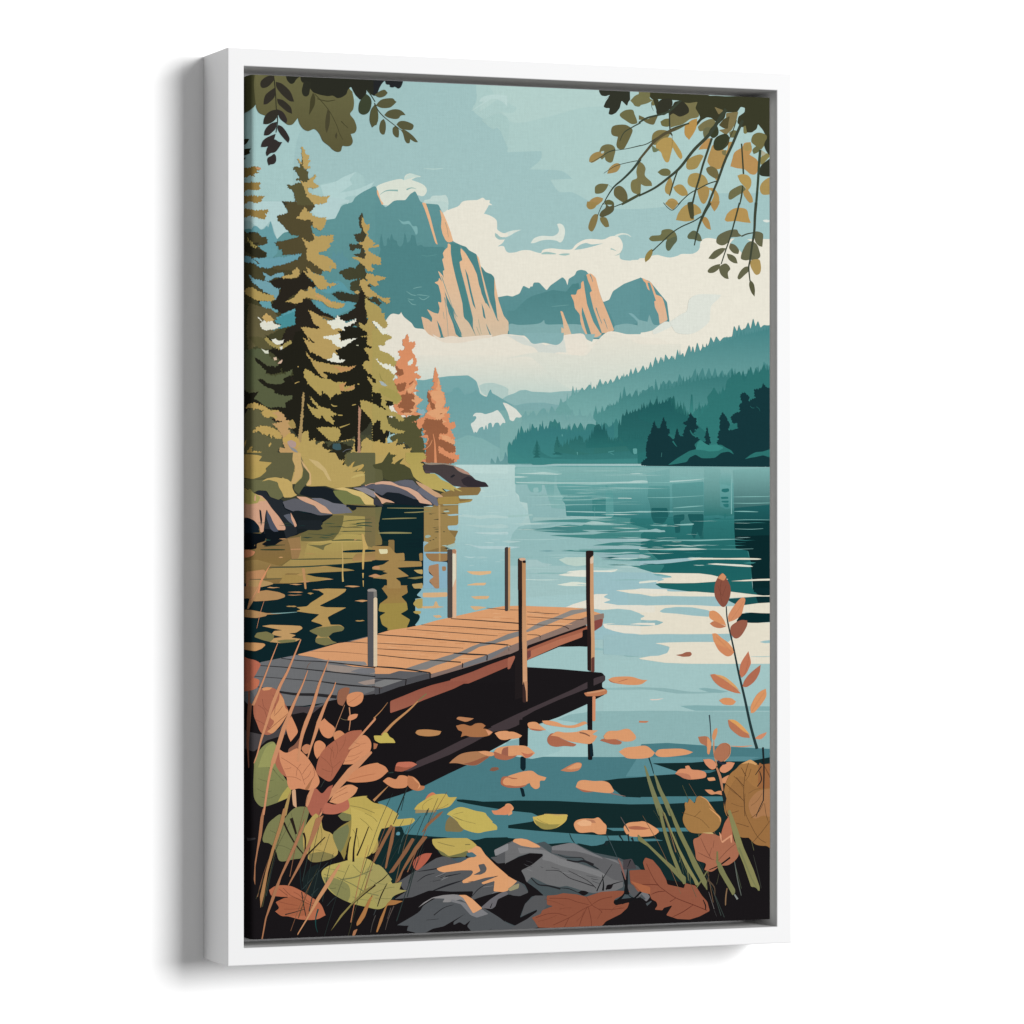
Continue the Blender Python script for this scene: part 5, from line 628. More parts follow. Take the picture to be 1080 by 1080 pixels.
S 63,135,133 - 5454 5017 87 -4 86 2 87 3 87 1 -87 2 -87 -2 -86 -2
S 63,135,133 - 5356 4863 67 -1 67 0 67 1 67 1 -67 2 -67 3 -67 -1
S 43,110,109 - 3961 4756 85 -5 86 4 87 -1 86 3 -86 0 -87 0 -86 -2
S 43,110,109 - 3839 4714 104 -2 104 -4 105 2 104 2 -104 3 -105 7 -104 -2
S 63,135,133 - 4019 4635 51 1 51 -1 51 -1 51 0 -51 3 -51 1 -51 2
S 33,95,96 - 5207 4572 31 -3 31 2 31 -2 31 5 -31 0 -31 4 -31 -6
S 33,95,96 - 4196 5000 88 -3 88 2 88 1 88 3 -88 2 -88 1 -88 -5
S 33,95,96 - 4391 5064 39 -3 39 2 39 -2 40 3 -40 2 -39 4 -39 -3
S 43,110,109 - 4566 4787 119 -4 119 1 120 0 119 2 -119 1 -120 1 -119 -1
S 63,135,133 - 5580 5054 39 -3 40 -5 39 4 39 2 -39 10 -39 0 -40 0
S 43,110,109 - 5318 4835 77 -3 76 2 77 0 77 -1 -77 5 -77 1 -76 -1
S 43,110,109 - 3984 5072 59 -3 60 -3 60 2 60 5 -60 3 -60 1 -60 -1
S 43,110,109 - 5479 4811 66 -3 66 1 65 -1 66 2 -66 1 -65 5 -66 -2
S 43,110,109 - 5115 4682 81 -5 81 3 82 3 81 -3 -81 7 -82 -2 -81 -2
S 43,110,109 - 4870 4944 64 -7 64 5 64 -4 64 4 -64 4 -64 3 -64 -3
S 33,95,96 - 4576 4943 43 -4 43 2 43 2 43 0 -43 4 -43 -1 -43 2
S 43,110,109 - 4481 4562 108 0 107 -1 109 -4 108 4 -108 1 -109 5 -107 0
S 63,135,133 - 4125 4953 122 -4 123 2 123 -2 123 7 -123 -2 -123 7 -123 -3
S 33,95,96 - 4392 5066 93 -4 93 3 93 -2 94 5 -94 2 -93 2 -93 -3
S 185,212,205 - 4948 4868 51 0 52 -4 51 2 51 1 -51 2 -51 0 -52 3
S 156,195,192 - 4955 4603 81 0 81 -1 82 -3 81 5 -81 -2 -82 3 -81 0
S 185,212,205 - 4041 5066 63 2 63 -4 63 0 64 3 -64 1 -63 0 -63 2
S 156,195,192 - 4506 4817 66 0 67 -5 66 4 67 -1 -67 4 -66 -2 -67 5
S 185,212,205 - 4593 4656 61 0 60 -3 61 3 60 0 -60 4 -61 -4 -60 3
S 185,212,205 - 4204 4804 68 -3 68 2 68 -3 68 3 -68 2 -68 3 -68 -2
S 156,195,192 - 4906 4746 38 -3 37 1 37 3 37 -1 -37 3 -37 -3 -37 0
S 185,212,205 - 4405 4950 90 -4 89 3 90 0 90 1 -90 3 -90 3 -89 -5
S 185,212,205 - 4730 4827 34 -5 33 3 33 -2 33 2 -33 2 -33 2 -33 -2
S 156,195,192 - 4195 4999 76 -2 76 -3 76 1 76 3 -76 5 -76 -2 -76 4
S 156,195,192 - 4023 4951 44 -2 43 -3 43 3 44 5 -44 -2 -43 0 -43 2
S 156,195,192 - 4042 4941 82 -1 82 -6 82 2 82 6 -82 1 -82 3 -82 1
S 185,212,205 - 4991 5077 34 -2 35 2 34 -1 34 3 -34 3 -34 1 -35 -2
S 156,195,192 - 4310 4806 72 0 73 -2 72 -1 73 4 -73 0 -72 0 -73 2
S 185,212,205 - 4117 4617 51 -1 50 0 50 1 51 0 -51 1 -50 1 -50 -2
S 156,195,192 - 4547 4784 66 0 65 -4 66 2 65 3 -65 0 -66 -1 -65 4
S 185,212,205 - 5136 5067 91 0 90 -2 91 2 91 1 -91 2 -91 -2 -90 3
S 156,195,192 - 4495 4885 38 -5 38 0 38 3 39 5 -39 -1 -38 -1 -38 -1
S 156,195,192 - 5492 4778 45 -1 46 1 45 -1 46 2 -46 2 -45 1 -46 -2
S 185,212,205 - 4616 4865 80 -4 81 2 81 -4 81 8 -81 -1 -81 4 -81 -5
S 185,212,205 - 5467 4624 52 -1 53 0 53 1 52 -1 -52 3 -53 -1 -53 0
S 185,212,205 - 4921 4994 46 -2 45 3 46 -1 45 1 -45 2 -46 2 -45 -3
S 156,195,192 - 4950 4862 88 -3 88 -1 89 4 88 -1 -88 5 -89 -4 -88 1
S 156,195,192 - 4095 4780 73 -4 73 2 74 -2 74 1 -74 5 -74 4 -73 -6
S 185,212,205 - 4838 4873 51 -5 50 -2 51 7 51 -1 -51 4 -51 0 -50 -2
S 156,195,192 - 4129 4849 79 -3 79 -1 80 3 79 0 -79 6 -80 -4 -79 1
R 230,230,214 - 215 2729 47 -10 33 25 60 -18 -20 43 -53 17 -54 -28
R 230,230,214 - 302 2808 33 -14 0 32 -20 11
R 216,219,199 - 102 2824 46 24 34 -7 0 39 -40 -6
R 218,192,165 - 235 2917 33 -7 7 32 -31 6
R 213,181,158 - 282 2973 47 -39 6 13 -20 32 -27 3
K 185,158,97 11,5 469 3183 27 -13 24 -6
K 185,158,97 11,11 503 3002 4 12
R 192,147,96 - 954 3186 81 -26 -27 38 0 52 95 -59 27 -1 -20 45 -61 14 -82 8
R 190,161,95 - -58 3435 33 -38 67 -10 80 21 80 56 93 -1 54 50 26 51 -40 13 -53 -12 -40 -25 -40 -13 -40 14 -47 -25 -20 -26 40 -25 -80 -12 -40 -12
R 190,161,95 - 15 3694 27 -57 66 -13 94 5 80 37 53 63 0 26 -80 1 -20 -38 -27 38 -13 -51 -33 26 -27 -31 -13 19 -40 -38
R 192,155,104 - 222 3597 87 -14 66 -19 81 11 27 64 -54 13 -27 -12 27 76 67 37 27 38 -14 52 -26 38 53 89 14 127 -81 1 -13 -128 -27 -63 -94 13 -40 -38 14 -38 53 13 -27 -77 0 -51 -53 -75
R 165,142,85 - 389 3589 53 -36 34 48 7 38 -27 13 -40 -25
K 138,130,72 4,7 1402 3064 14 52 41 38
R 187,161,95 - 1320 3785 82 -14 55 25 20 -77 20 77 69 -26 41 -39 -28 90 83 -27 27 0 -27 52 82 -1 14 -13 -14 52 55 25 96 13 34 6 -75 58 41 26 -69 91 -506 2
P 227,223,204 - 4916 5007 175 -8 291 4 220 -2 161 5 45 8 -45 7 -161 0 -220 -4 -291 1 -117 0
P 221,224,210 - 5156 5065 109 -7 117 7 176 7 117 11 30 14 -59 2 -147 -7 -117 -9 -146 -9
P 121,172,174 - 4512 5169 115 4 116 23 -8 13 -79 -7 -101 -13
P 31,99,98 - 4541 5278 86 -10 174 7 217 -3 233 -12 190 1 234 -2 22 81 66 67 -527 -23 -291 -22 -217 -27 -115 -14
P 156,191,194 - 4225 5372 143 14 144 27 289 1 348 5 102 -5 0 96 -306 -2 -577 3 -143 -8
P 12,44,48 - 5719 5326 229 1 0 67 -126 -7 -117 -14
P 12,44,48 - 5734 5422 214 -1 0 60 -185 12
P 230,223,204 - 3683 5526 256 -24 429 9 360 -7 290 5 233 14 175 1 176 -12 161 -19 185 -8 0 120 -185 -5 -161 -10 -30 82 103 34 273 -4 0 451 -185 -2 -381 -4 -437 -6 -289 -14 -288 -43 -14 -10 187 -30 144 -22 29 -66 -116 -30 -144 -9 202 -8 289 -3 320 3 0 -80 -320 -6 -289 -6 -288 4 -286 -42 -143 -48 71 -19 358 16 115 1 87 -12 72 -26 -87 -24 -57 3 -130 -7 -215 -61 -214 -48
P 10,42,46 - 5558 5605 117 -12 273 18 0 84 -185 12 -88 -1 -176 -15
P 223,207,195 - 4476 6515 79 1 94 -8 -65 18 -86 2
P 230,226,211 - 3492 5525 106 -39 142 -38 99 -65 157 1 -29 13 -28 19 86 31 -86 28 171 28 265 1 166 15 0 66 -173 -2 -115 -27 -286 -15 -227 -8
P 143,181,181 - 3069 6619 2879 54 0 1690 -4607 -142 0 -1155
R 194,155,106 - 215 3489 80 -20 60 44 18 38 -18 26 -60 -6 -40 -19 27 -26
R 194,163,92 - 409 3691 60 24 47 51 7 51 -40 26 -54 -25 -80 -25 -14 -38
R 126,114,83 - 509 3906 54 25 14 64 40 83 -67 0 -27 -95
R 194,163,92 - -78 3923 53 -51 40 -51 -13 64 106 5 -40 70 80 38 74 -1 -60 52 -54 51 -186 1
R 190,161,95 - -71 3847 -7 -50 29 -32 -5 44
R 190,161,95 - 182 3820 26 -26 7 19 -27 32
R 43,43,32 - 765 3840 13 -51 54 13 0 38 54 -39 95 -7 108 31 14 38 -68 26 -27 77 -54 7 -41 -70 -81 -12 54 -26 -67 1
R 43,43,32 - 1015 3922 7 83 -34 38 6 -51
R 106,102,66 - 1022 3915 81 -32 108 31 82 38 61 25 0 115 -305 2 54 -77 -41 26 -54 -38
R 74,75,49 - 1320 3977 82 0 68 -39 41 -26 82 -1 -41 26 -27 64 68 13 110 25 96 64 -479 2
R 153,147,122 - 1895 3992 220 5 139 25 -28 26 -304 -23
P 230,223,204 - 4483 5159 318 4 261 4 145 17 117 27 87 21 -175 26 -218 12 -217 2 -246 -4 0 -13 101 -20 -43 -16 130 -10 -15 -13 -101 -20
P 221,226,213 - 4354 5254 115 -13 115 -2 -29 18 -115 10 -86 6
P 230,224,205 - 5433 5252 169 -13 161 -9 185 -4 0 21 -185 2 -161 5
P 230,224,205 - 4082 5345 272 -12 14 3 216 11 144 14 290 2 218 17 59 4 131 -19 176 21 220 24 126 -2 0 13 -185 -1 -161 7 -176 7 -190 -17 -291 -2 -289 -8 -144 6 -144 -27 -115 -8 -143 -27
P 156,191,194 - 4591 5572 65 -33 145 -12 173 5 175 30 44 14 -15 60 -204 -15 -173 -21 -174 -12
P 156,191,194 - 4354 5596 72 27 -44 20 -28 0
P 146,183,186 - 4354 5669 57 -6 43 27 -100 12
P 147,184,186 - 4454 5690 87 -23 101 24 -58 26 -101 12 -115 2 0 -16 86 1
P 156,191,194 - 3939 5819 429 2 433 1 464 0 234 -1 -88 89 -146 -4 -392 -4 -332 13 115 27 58 27 -29 53 -101 28 -216 5 -429 -28
P 156,191,194 - 5778 5914 59 -13 111 -10 0 35 -111 2
K 169,199,197 3,8 5675 6070 147 4 126 -5
P 159,194,195 - 3910 5711 15 -157 185 -12 143 14 122 41 0 118 -265 -15
P 165,200,199 - 1341 7965 940 -1139 788 8 331 -157 354 -112 0 78 -213 23 -141 50 411 66 14 335 -756 10
P 16,38,42 - -185 4436 1539 -4 541 -2 0 2323 -2080 -36
P 179,153,144 - 382 3786 47 -19 54 25 0 44 -41 13 -40 -18
P 63,90,95 - 886 3801 81 -1 14 64 -54 7 -47 -19
K 106,112,120 5,5 994 3890 41 -26 54 -7
P 194,163,92 - 1049 4075 54 -84 41 -38 -41 77 -14 64
P 194,163,92 - 913 4095 41 -77 68 -52 -41 65 -14 64
P 194,163,92 - 1144 4094 40 -65 68 -26 -54 65
P 137,127,77 - 1347 3977 123 -33 -13 58 -28 13
P 84,70,74 - 1922 4037 55 -26 138 6 111 31 55 52 -386 2
P 159,100,79 - 4783 6044 75 -10 44 -20 58 -2 17 26 -24 24 -80 4 -58 -13
P 230,226,211 - 3932 5701 150 -4 -115 15 143 17 265 10 0 75 -193 -8 -129 -28 -100 -33
P 230,226,211 - 4239 5709 115 -14 187 2 0 26
P 230,226,211 - 4282 5339 93 -13 310 11 0 50 -245 -4 -101 -24
P 16,38,42 - 68 5299 147 -44 241 -5 188 1 229 -38 -283 -52 242 -12 271 -25 -513 -46 404 -31 360 -37 844 2 0 1746 -2383 -41 0 -1419
P 143,188,192 - 2171 5283 674 3 0 287 -674 124
P 179,139,93 - -84 5526 86 1 160 33 133 1 188 -12 -188 21 -133 6 0 13 -107 21 -139 -8
P 157,194,194 - 3069 6834 218 -3 198 148 -57 77 -226 55 -133 16
P 75,124,131 - 4375 6996 310 -7 435 35 828 56 0 107 -1573 -32
P 141,142,142 - 389 3805 33 38 47 13 40 44 -40 -6 -40 -25
P 108,95,62>135,112,63 - -185 4690 721 -1 108 51 188 77 27 204 -430 235 -614 -9
P 123,112,70>173,148,89 - 590 4434 764 -2 0 591 -305 24 -217 25 -242 0 -161 -90 80 -63 14 -153 228 -128
P 16,24,31 - -185 4715 293 25 27 -228 -93 -203 26 -13 94 0 200 113 121 115 161 -1 249 19 -61 45 -81 51 -161 51 -94 64 -201 51 -147 0 -93 38 -240 -26
P 109,108,72>136,118,73 - 1320 4458 109 -1 -27 129 -14 103 41 115 0 52 -109 12
P 16,40,43 - 1320 4894 109 0 137 39 329 0 -14 381 -561 -3
P 139,181,192>143,188,194 - 1799 5281 372 2 0 362 -372 62
P 156,123,74>160,140,73 - 1388 5279 328 2 0 77 -75 39 62 64 27 65 -89 51 103 52 -41 103 -192 17 -82 -45 41 -51 -68 -65 68 -25 -82 -14 14 -77 95 -63 -68 -78
P 160,140,73 - 1402 5472 301 -11 27 65 -89 51 103 52 -41 103 -206 17 -68 -45 -27 -116 68 -25 -82 -14
P 179,139,93 - -78 5336 133 1 107 -15 133 22 67 26 0 26 -80 25 -120 12 -134 5 -53 -32 -53 6
K 127,169,166 3,9 202 5564 120 -2 174 -11
P 181,149,91 - 711 5317 108 -8 216 5 -13 28 -82 51 -108 50 -94 44 67 17 230 4 -68 32 -81 38 -60 31 27 52 6 25 108 1 48 32 -21 32 -108 18 -54 32 41 51 61 20 -129 31 -81 -20 -33 -20 7 -38 26 -31 -53 -20 -47 -26 74 -31 80 -19 -27 -19 -107 -33 54 -38 40 -31 -121 -14 -134 -20 53 -19 -53 -22 120 -9 41 -38 67 -38 81 -51
P 194,155,103 - 108 5693 94 -12 227 8 107 7 20 26 -73 44 -81 5 81 20 -54 25 107 14 -53 25 -161 18 -134 -15 40 -37 107 -12 -120 -27 27 -37 93 -6 -107 -20
P 201,151,100 - -84 5868 112 -5 107 10 16 17 -43 38 -66 24 -126 -14
P 75,124,131 - 1341 7194 1079 -158 418 48 231 37 49 7 127 -20 580 15 285 6 265 -1 1573 59 0 1310 -4607 -147
P 91,140,147 - 5265 7153 293 -1 235 12 -235 42 -584 14 -505 -11 361 48 290 32 145 -23 -145 90 -924 -16 143 -205
S 109,107,72>92,88,58 - -185 -43 0 392 134 24 66 -28 33 -40 4 38 30 50 66 25 67 8 80 -29 40 62 54 43 53 -2 41 -46 20 -27 20 63 40 50 54 21 67 -23 54 46 40 75 68 49 40 37 48 21 40 -11 18 -52 43 1 48 -11 23 -46 -23 -73 47 -17 18 -52 -25 -76 -47 -62 34 -53 9 -77 -16 -89 -27 -38 -244 -194
P 167,150,89 - 994 4548 245 12 115 26 0 231 -143 -77 -325 51 81 -102
P 178,160,93>165,140,85 - 603 4842 283 -38 108 -64 217 13 7 244 -115 12 -271 63 -537 24 147 -101 121 0
P 123,111,74 - 1239 4471 115 -1 0 424 -88 -26 -27 -51
P 121,112,73 - 1110 4471 244 -7 0 96 -360 -12
P 134,107,70>135,110,63 - 68 4791 334 -13 27 115 0 102 -134 76 -240 -1 -80 -51 67 -76 -14 -76
P 38,43,48 - 42 4309 33 -16 80 3 27 50 60 25 107 26 -14 38 27 51 121 50 26 102 -13 102 -121 51 -80 25 -107 -12 -53 -64 0 -203
P 20,32,42 - -185 4563 134 2 66 23 53 76 20 64 -273 12
P 14,20,26>11,15,20 - -185 4728 280 12 67 0 -14 76 -93 26 0 51 -53 10 -187 -1
P 98,96,67 - -185 3904 641 -5 13 153 -40 153 -94 -50 -173 13 -134 14 -106 -25 -107 0
P 90,90,102 - 1184 4246 82 -19 88 -13 0 64 -102 -15
P 28,34,40 - 1320 4304 109 102 137 25 439 12 -55 -142 -466 -11
P 96,95,64 - 1320 4047 109 25 14 103 -123 52
P 16,40,43 - 1470 4464 480 18 -14 51 -14 52 -27 65 -83 -13 97 38 -124 13 124 26 0 39 -55 19 41 13 -220 19 206 13 -261 39 261 0 -233 19 219 13 14 26 -123 19 -179 0 -13 -129 -69 13 -68 -26 -27 -51 14 -51 -28 -52 14 -38 41 -103
P 137,113,70 - 1566 4804 -69 0 14 508 123 1 0 -71 -55 -39 41 -51 -54 -206
P 26,46,42 - 1422 4817 82 0 -7 39 -54 6
P 164,134,82 - 1320 4868 191 1 68 77 96 -6 7 83 -89 0 274 7 7 52 -281 12 137 90 -151 19 55 52 7 58 -157 -1 0 -96 -164 -14 177 -51 -177 -39 0 -25 191 -64 -191 -13
P 16,40,43 - 1320 5279 82 1 95 122 -109 70 0 77 82 14 -68 38 27 90 68 39 -40 38 -137 25
P 16,40,43 - 1703 5281 171 39 -62 65 62 26 -89 12 -27 52 27 64 69 65 -14 39 -41 51 -96 25 41 -77 -110 -65 82 -38 -13 -78 -62 -64 75 -39
P 123,118,77 - 698 5717 134 -12 122 -12 61 26 -21 32 -108 18 -54 45 -81 -1 -27 -19 -53 -20 -47 -26
P 123,118,77 - 698 5825 134 -9 41 36 61 20 -129 31 -81 -20 -33 -20
P 123,118,77 - 28 5806 27 -44 107 -12 80 33 0 38 -40 38 -80 -20
P 21,43,44 - 3918 7381 192 -21 265 -10 166 -14 433 -17 974 -159 0 435 -1263 -31 -310 6 -208 -14 -85 -66
P 21,43,44 - 1341 7490 940 48 278 30 279 3 84 -7 478 17 354 26 499 32 432 5 1263 -29 0 1016 -4607 -153
S 74,74,48 - -185 -43 0 392 134 21 66 -32 27 -32 -7 -89 -7 -127 14 -140
S 118,116,78 - 4354 -12 144 0 -15 74 43 18 -72 38 -100 28
S 118,116,78 - 4541 66 -43 41 14 33 72 -16
P 108,102,64 - 751 4638 135 -90 122 0 -14 90 -40 89 -68 77 -135 13 -215 0 0 -77
P 150,124,76>135,109,67 - -185 5032 240 -25 240 64 295 13 -228 172 -547 -3
P 156,123,81 - 389 4791 134 -19 13 134 -27 89 -73 13 -20 -141
P 190,140,98 - -51 5133 186 -24 27 38 -80 158 -133 0
P 18,24,29 - 135 4689 214 13 26 89 -80 38 -53 38 -94 0 -40 -19 54 -32
P 95,96,103 - 335 4409 134 -38 94 25 81 38 80 38 27 51 135 12 -54 26 -81 -6 -107 -32 -148 -25 -40 13 -94 -38 -13 -38
P 114,115,123 - 644 4370 107 0 81 25 135 25 68 26 68 76 -217 13 -81 -76
P 27,34,39 - 523 4332 27 -76 94 -14 80 6 81 7 81 25 27 51 54 38 41 64 -122 -13 -108 -50 -134 -6
P 108,108,74 - -78 4170 133 12 240 -14 40 76 14 102 -54 44 -93 -31 -40 -63 -94 -6 -53 32 -40 -38 -53 -26
P 92,93,64 - 469 4231 81 -77 13 -102 27 -1 40 64 0 51 -40 64 -27 26 -54 76 -53 -50
P 185,161,97 - 523 3899 390 -3 54 102 68 63 68 -103 -41 103 163 -52 -95 77 -68 26 136 -26 41 25 -55 26 -81 26 136 51 -55 26 -81 13 -217 14 -81 -25 -161 7 -54 -6 47 -77 -7 -51 -67 -114
P 118,123,75 - 886 4293 122 -14 95 38 81 38 55 77 -231 1 -95 -89
P 143,137,140 - 1103 4260 136 -5 115 48 0 65 -88 -39 -82 -38
P 98,99,109>76,79,88 - 1320 4227 109 -27 123 -13 178 -14 82 51 83 51 82 39 97 38 -14 91 -69 6 -151 -44 -82 -39 -69 -25 -69 -26 -136 -12 -55 39 -82 -39
P 137,113,70 - 2088 4313 221 -65 222 1 7 30 -35 52 -222 8 14 32 153 3 -28 29 -139 13 0 207 -14 26 -124 7 28 45 110 7 -41 84 -69 13 76 25 -21 26 -138 7 69 19 0 142 -97 13 -96 -13 -55 -78 -14 -77 14 -310 41 -64 55 -52
P 185,161,97 - 1320 3918 164 -1 27 103 -164 1
P 157,132,82 - 1895 4456 165 0 221 -14 0 194 -110 65 83 91 -28 64 -152 26 -179 51
P 224,217,174 - 1388 4901 103 0 0 45 -82 6
P 16,40,43 - 1682 4965 158 -6 7 58 -158 6
P 152,124,77 - 1840 4946 41 -6 0 84 -34 0
P 188,163,102 - 1778 5120 103 -6 0 52 -55 -13
P 139,128,79 - 1703 5204 178 -19 0 19 -82 13
P 177,152,98 - 1758 5268 123 -12 0 58 -96 0
P 16,40,43 - 1320 5016 191 0 -68 45 -96 19 -27 0
P 16,40,43 - 1320 5112 150 14 -82 25 -68 6
P 16,40,43 - 1320 5202 164 20 -27 58 -28 32 -109 -1
P 216,177,132 - 2420 5401 111 -5 104 1 -21 31 -139 2
P 216,177,132 - 2413 5502 104 3 84 11 -84 22 -42 12 -41 -26
P 178,158,90 - 1812 5423 69 -6 0 103 -55 7 -55 -52
P 178,158,90 - 1771 5558 41 -12 55 7 -13 32 -55 -7
P 123,118,77 - 268 5847 94 -12 121 1 -14 25 -147 12
P 21,43,44 - 4512 7204 462 3 175 -10 799 17 0 160 -683 -8 -435 -56
P 63,111,118 - 4974 7293 204 -2 87 8 -87 25 -116 -9
P 91,140,147 - 5411 7183 220 -16 74 15 -59 19
P 75,124,131 - 1341 8478 0 -1027 940 81 139 55 181 37 237 45 280 33 84 42 -84 50 -280 31 -112 17 448 51 367 36 426 38 401 5 7 79 -265 19 -370 2 -199 -45 -310 11 -393 -63 -279 -8 -278 -40 -940 -27
P 75,124,131 - 4368 7563 245 6 29 21 -173 28 -101 4
P 21,43,44 - 1341 7894 664 18 138 24 360 36 195 -21 140 7 112 13 281 100 169 -35 141 -9 227 46 607 -22 599 -9 974 27 0 1230 -4607 -179
P 44,45,37 - 523 -83 11 120 22 29 27 -24 20 37 41 49 27 31 80 22 81 10 54 -11 48 28 47 -10 54 -35 16 -52 38 -33 21 44 27 44 54 49 41 -34 27 -46 -7 -34 34 39 68 30 0 -289
P 38,40,42 - 1334 -16 0 167 41 -8 30 -72 24 -39 34 -34 14 44 41 -1 0 25 34 5 21 -13 41 24 27 -21 21 -52 -3 -39
S 122,116,78 - 4858 20 116 48 88 -17 -15 94 15 79 -29 27 -73 16 -87 57 -101 30 -44 15 -14 -105 29 -54 101 -110
S 107,102,68 - 4354 249 57 20 43 18 58 -26 72 -25 -29 60 -29 48 -72 -11 -57 -31 -43 -4
S 111,108,68 - 4606 308 50 -29 51 -8 7 59 -15 30 -72 -7
P 123,119,75 - 5587 310 29 -1 30 72 -30 24 -26 -9
P 166,140,85 - 228 5096 362 -12 242 -5 217 26 81 17 -163 12 -202 8 -175 13 -215 -7 -40 50 -173 0 0 -77
P 165,138,81 - 335 5166 255 -5 108 26 134 13 48 11 -156 21 -255 20 -174 -3 40 -51
P 180,147,98 - -25 5222 120 -6 120 26 24 17 -77 21 -134 25 -53 0
P 209,140,102 - -84 4905 73 0 53 19 -20 38 -47 22 -59 7
K 52,64,46 8,16 95 4905 147 0 120 1
K 52,64,46 5,9 135 4874 107 -13 120 -6
K 61,73,53 5,11 429 5005 269 -3 405 -3
K 39,66,58 7,13 175 5086 388 -4 486 -28
K 63,84,64 4,8 -11 5210 146 0 187 -5
K 78,86,60 7,13 873 4810 162 -6 170 3
K 78,86,60 4,8 994 4612 109 -13 204 -13
K 57,80,63 6,12 1144 4631 95 -6 81 -1
K 57,80,63 6,12 1144 4657 95 -4 81 10
K 78,86,60 5,9 994 4717 177 -5 142 5
K 89,87,60 4,8 994 4676 136 -3 81 5
K 63,84,64 3,7 751 4766 81 -7 54 7
K 104,88,60 4,8 630 4855 135 13 108 -32
K 15,43,48 15,30 994 4926 177 -6 183 -3
K 80,84,61 4,8 617 4740 215 13 81 -13
P 110,106,70 - 603 4852 148 9 108 -25 -67 38 -7 39 -61 -26
P 156,127,80>171,134,88 - 1103 4996 41 -51 210 -6 0 77 -251 8
P 212,164,135 - -185 4436 187 -7 40 -95 66 13 54 50 53 76 80 89 54 76 20 39 -7 25 -80 0 -67 -114 -53 -102 -14 51 -20 184 -33 7 -13 -64 -54 -63 -53 -26 -160 -12
P 212,167,137 - 483 4352 107 6 108 44 107 57 54 57 27 19 -135 -15 -67 -73 -94 -32 -67 -32
P 27,33,36 - 456 4504 40 -6 67 25 81 13 107 13 142 -7 -61 45 -67 13 13 38 -27 13 -107 25 -27 13 -27 26 -94 32 -13 -109 -54 -102
P 93,97,107 - 342 4549 74 -19 13 57 40 77 -67 -51
P 32,38,42 - 509 4600 242 0 27 38 -27 19 27 32 -54 15 -107 -2 -27 -13 -94 0
P 190,161,95>182,158,90 - -185 3904 253 24 47 12 -40 51 147 12 -74 64 14 25 -67 58 -80 26 -93 -19 -107 0
P 199,167,110 - 449 3899 87 0 0 102 20 76 -20 77 -53 51 -41 26 -13 -32 27 -58 20 -89 -34 -76
P 210,175,124 - 530 3963 60 76 54 76 6 115 -60 10 40 -61 -2 -64 -65 -76
P 204,179,123 - 617 3962 107 25 81 76 68 134 -41 -19 -54 -89 -80 -51
P 100,99,69 - 1035 3895 319 -2 0 321 -115 13 -55 7 55 -33 0 -77 -55 13 -81 14 136 -40 -14 -102 -122 39 54 -77 -54 26 -54 52
P 212,186,120 - 886 4273 108 -17 109 23 108 25 82 51 61 38 0 45 -115 -3 -55 -80 -81 -25 -68 -38
P 212,169,143 - 1347 4207 82 -17 96 3 95 45 110 19 96 45 69 64 69 38 27 32 -144 -21 -48 -62 -96 -64 -83 -32 -82 -25 -109 -12 -82 6
P 107,109,120 - 1812 4289 42 -33 96 32 83 64 27 91 -27 6 -111 -83
P 165,139,78 - 2046 4365 69 -13 166 -7 14 58 153 -26 -28 26 -194 26 -166 1
P 176,159,88>188,169,96 - 1689 3890 206 -2 27 52 -82 52 55 25 -14 39 28 52 110 -1 69 64 83 32 69 45 90 49 -49 -10 -55 -26 14 39 -69 -39 41 26 -124 -25 55 45 -110 -26 -83 -19 -55 -38 -83 -51 -41 -39 -41 -64 14 -52 -55 -38
P 76,77,50 - 1320 4021 109 -26 55 -78 27 -39 41 103 -27 26 150 12 69 38 41 103 -96 7 -137 33 -109 -38 -14 -90 -82 -13
K 142,138,93 6,12 1429 4586 191 -7 192 -4
K 142,138,93 9,19 1388 4732 164 -2 206 2
K 142,138,93 5,11 1675 4518 137 -4 165 -13
K 142,138,93 5,9 1484 4470 274 2 247 -1
P 139,179,196 - 1888 4817 62 13 -55 39 0 64 262 -2 0 16 -248 -1 13 52 69 32 166 7 0 278 -131 0 -76 -72 55 -51 -55 -39 0 -77 110 -20 7 259 -179 -1
P 216,177,132 - 1881 5359 124 -2 152 -2 0 47 -152 7 -124 -3
P 210,175,130 - 1867 5501 138 -2 14 -49 20 0 21 52 69 7 -96 12 -152 3
P 216,177,132 - 1991 5599 83 -6 27 26 -68 6
P 75,124,131 - 3967 7884 215 6 0 31 -129 -4
P 75,124,131 - 4368 7895 606 14 0 40 -606 -17
P 75,124,131 - 4339 8013 202 1 86 25 -230 2
S 44,45,37 - 369 -26 9 51 17 31 34 24 33 -14 21 -33 40 -40 -14 -50
S 47,48,39 - 577 42 -21 52 -10 58 17 43 34 8 27 -23 10 -51 10 -77
K 46,47,37 12,8 235 -20 17 126 10 127 6 114 16 114 -18 128
S 62,69,50 - 1252 148 41 30 20 51 -13 77 -34 47 -48 14 -41 -24 -6 -57 20 -65
K 62,69,50 8,7 1266 103 54 74 34 50
S 76,84,58 - 1347 253 28 76 0 129 -21 13 -20 -50 -7 -90
S 90,89,62 - 1347 157 55 -41 55 -19 35 32 -35 36 -55 15
S 90,89,62 - 1358 266 58 -60 68 -20 68 -3 21 23 20 12 -41 40 -41 25 -82 6
S 90,89,62 - 1454 362 43 -44 69 -22 61 4 41 24 25 29 -52 7 -27 31 -48 8 -69 -13
S 90,89,62 - 1590 456 30 -33 55 -9 69 17 38 24 -8 36 -23 17 -55 -1 -55 -8
S 90,89,62 - 1450 401 20 40 3 64 -16 59 -21 4 -27 -22 -10 -51 17 -65
S 90,89,62 - 1579 469 35 31 6 51 -6 39 -28 -1 -34 -35 -3 -58
S 90,89,62 - 1637 506 52 4 69 43 41 37 34 41 -34 1 -55 -27 -7 39 -32 1 -23 -32 -18 -63
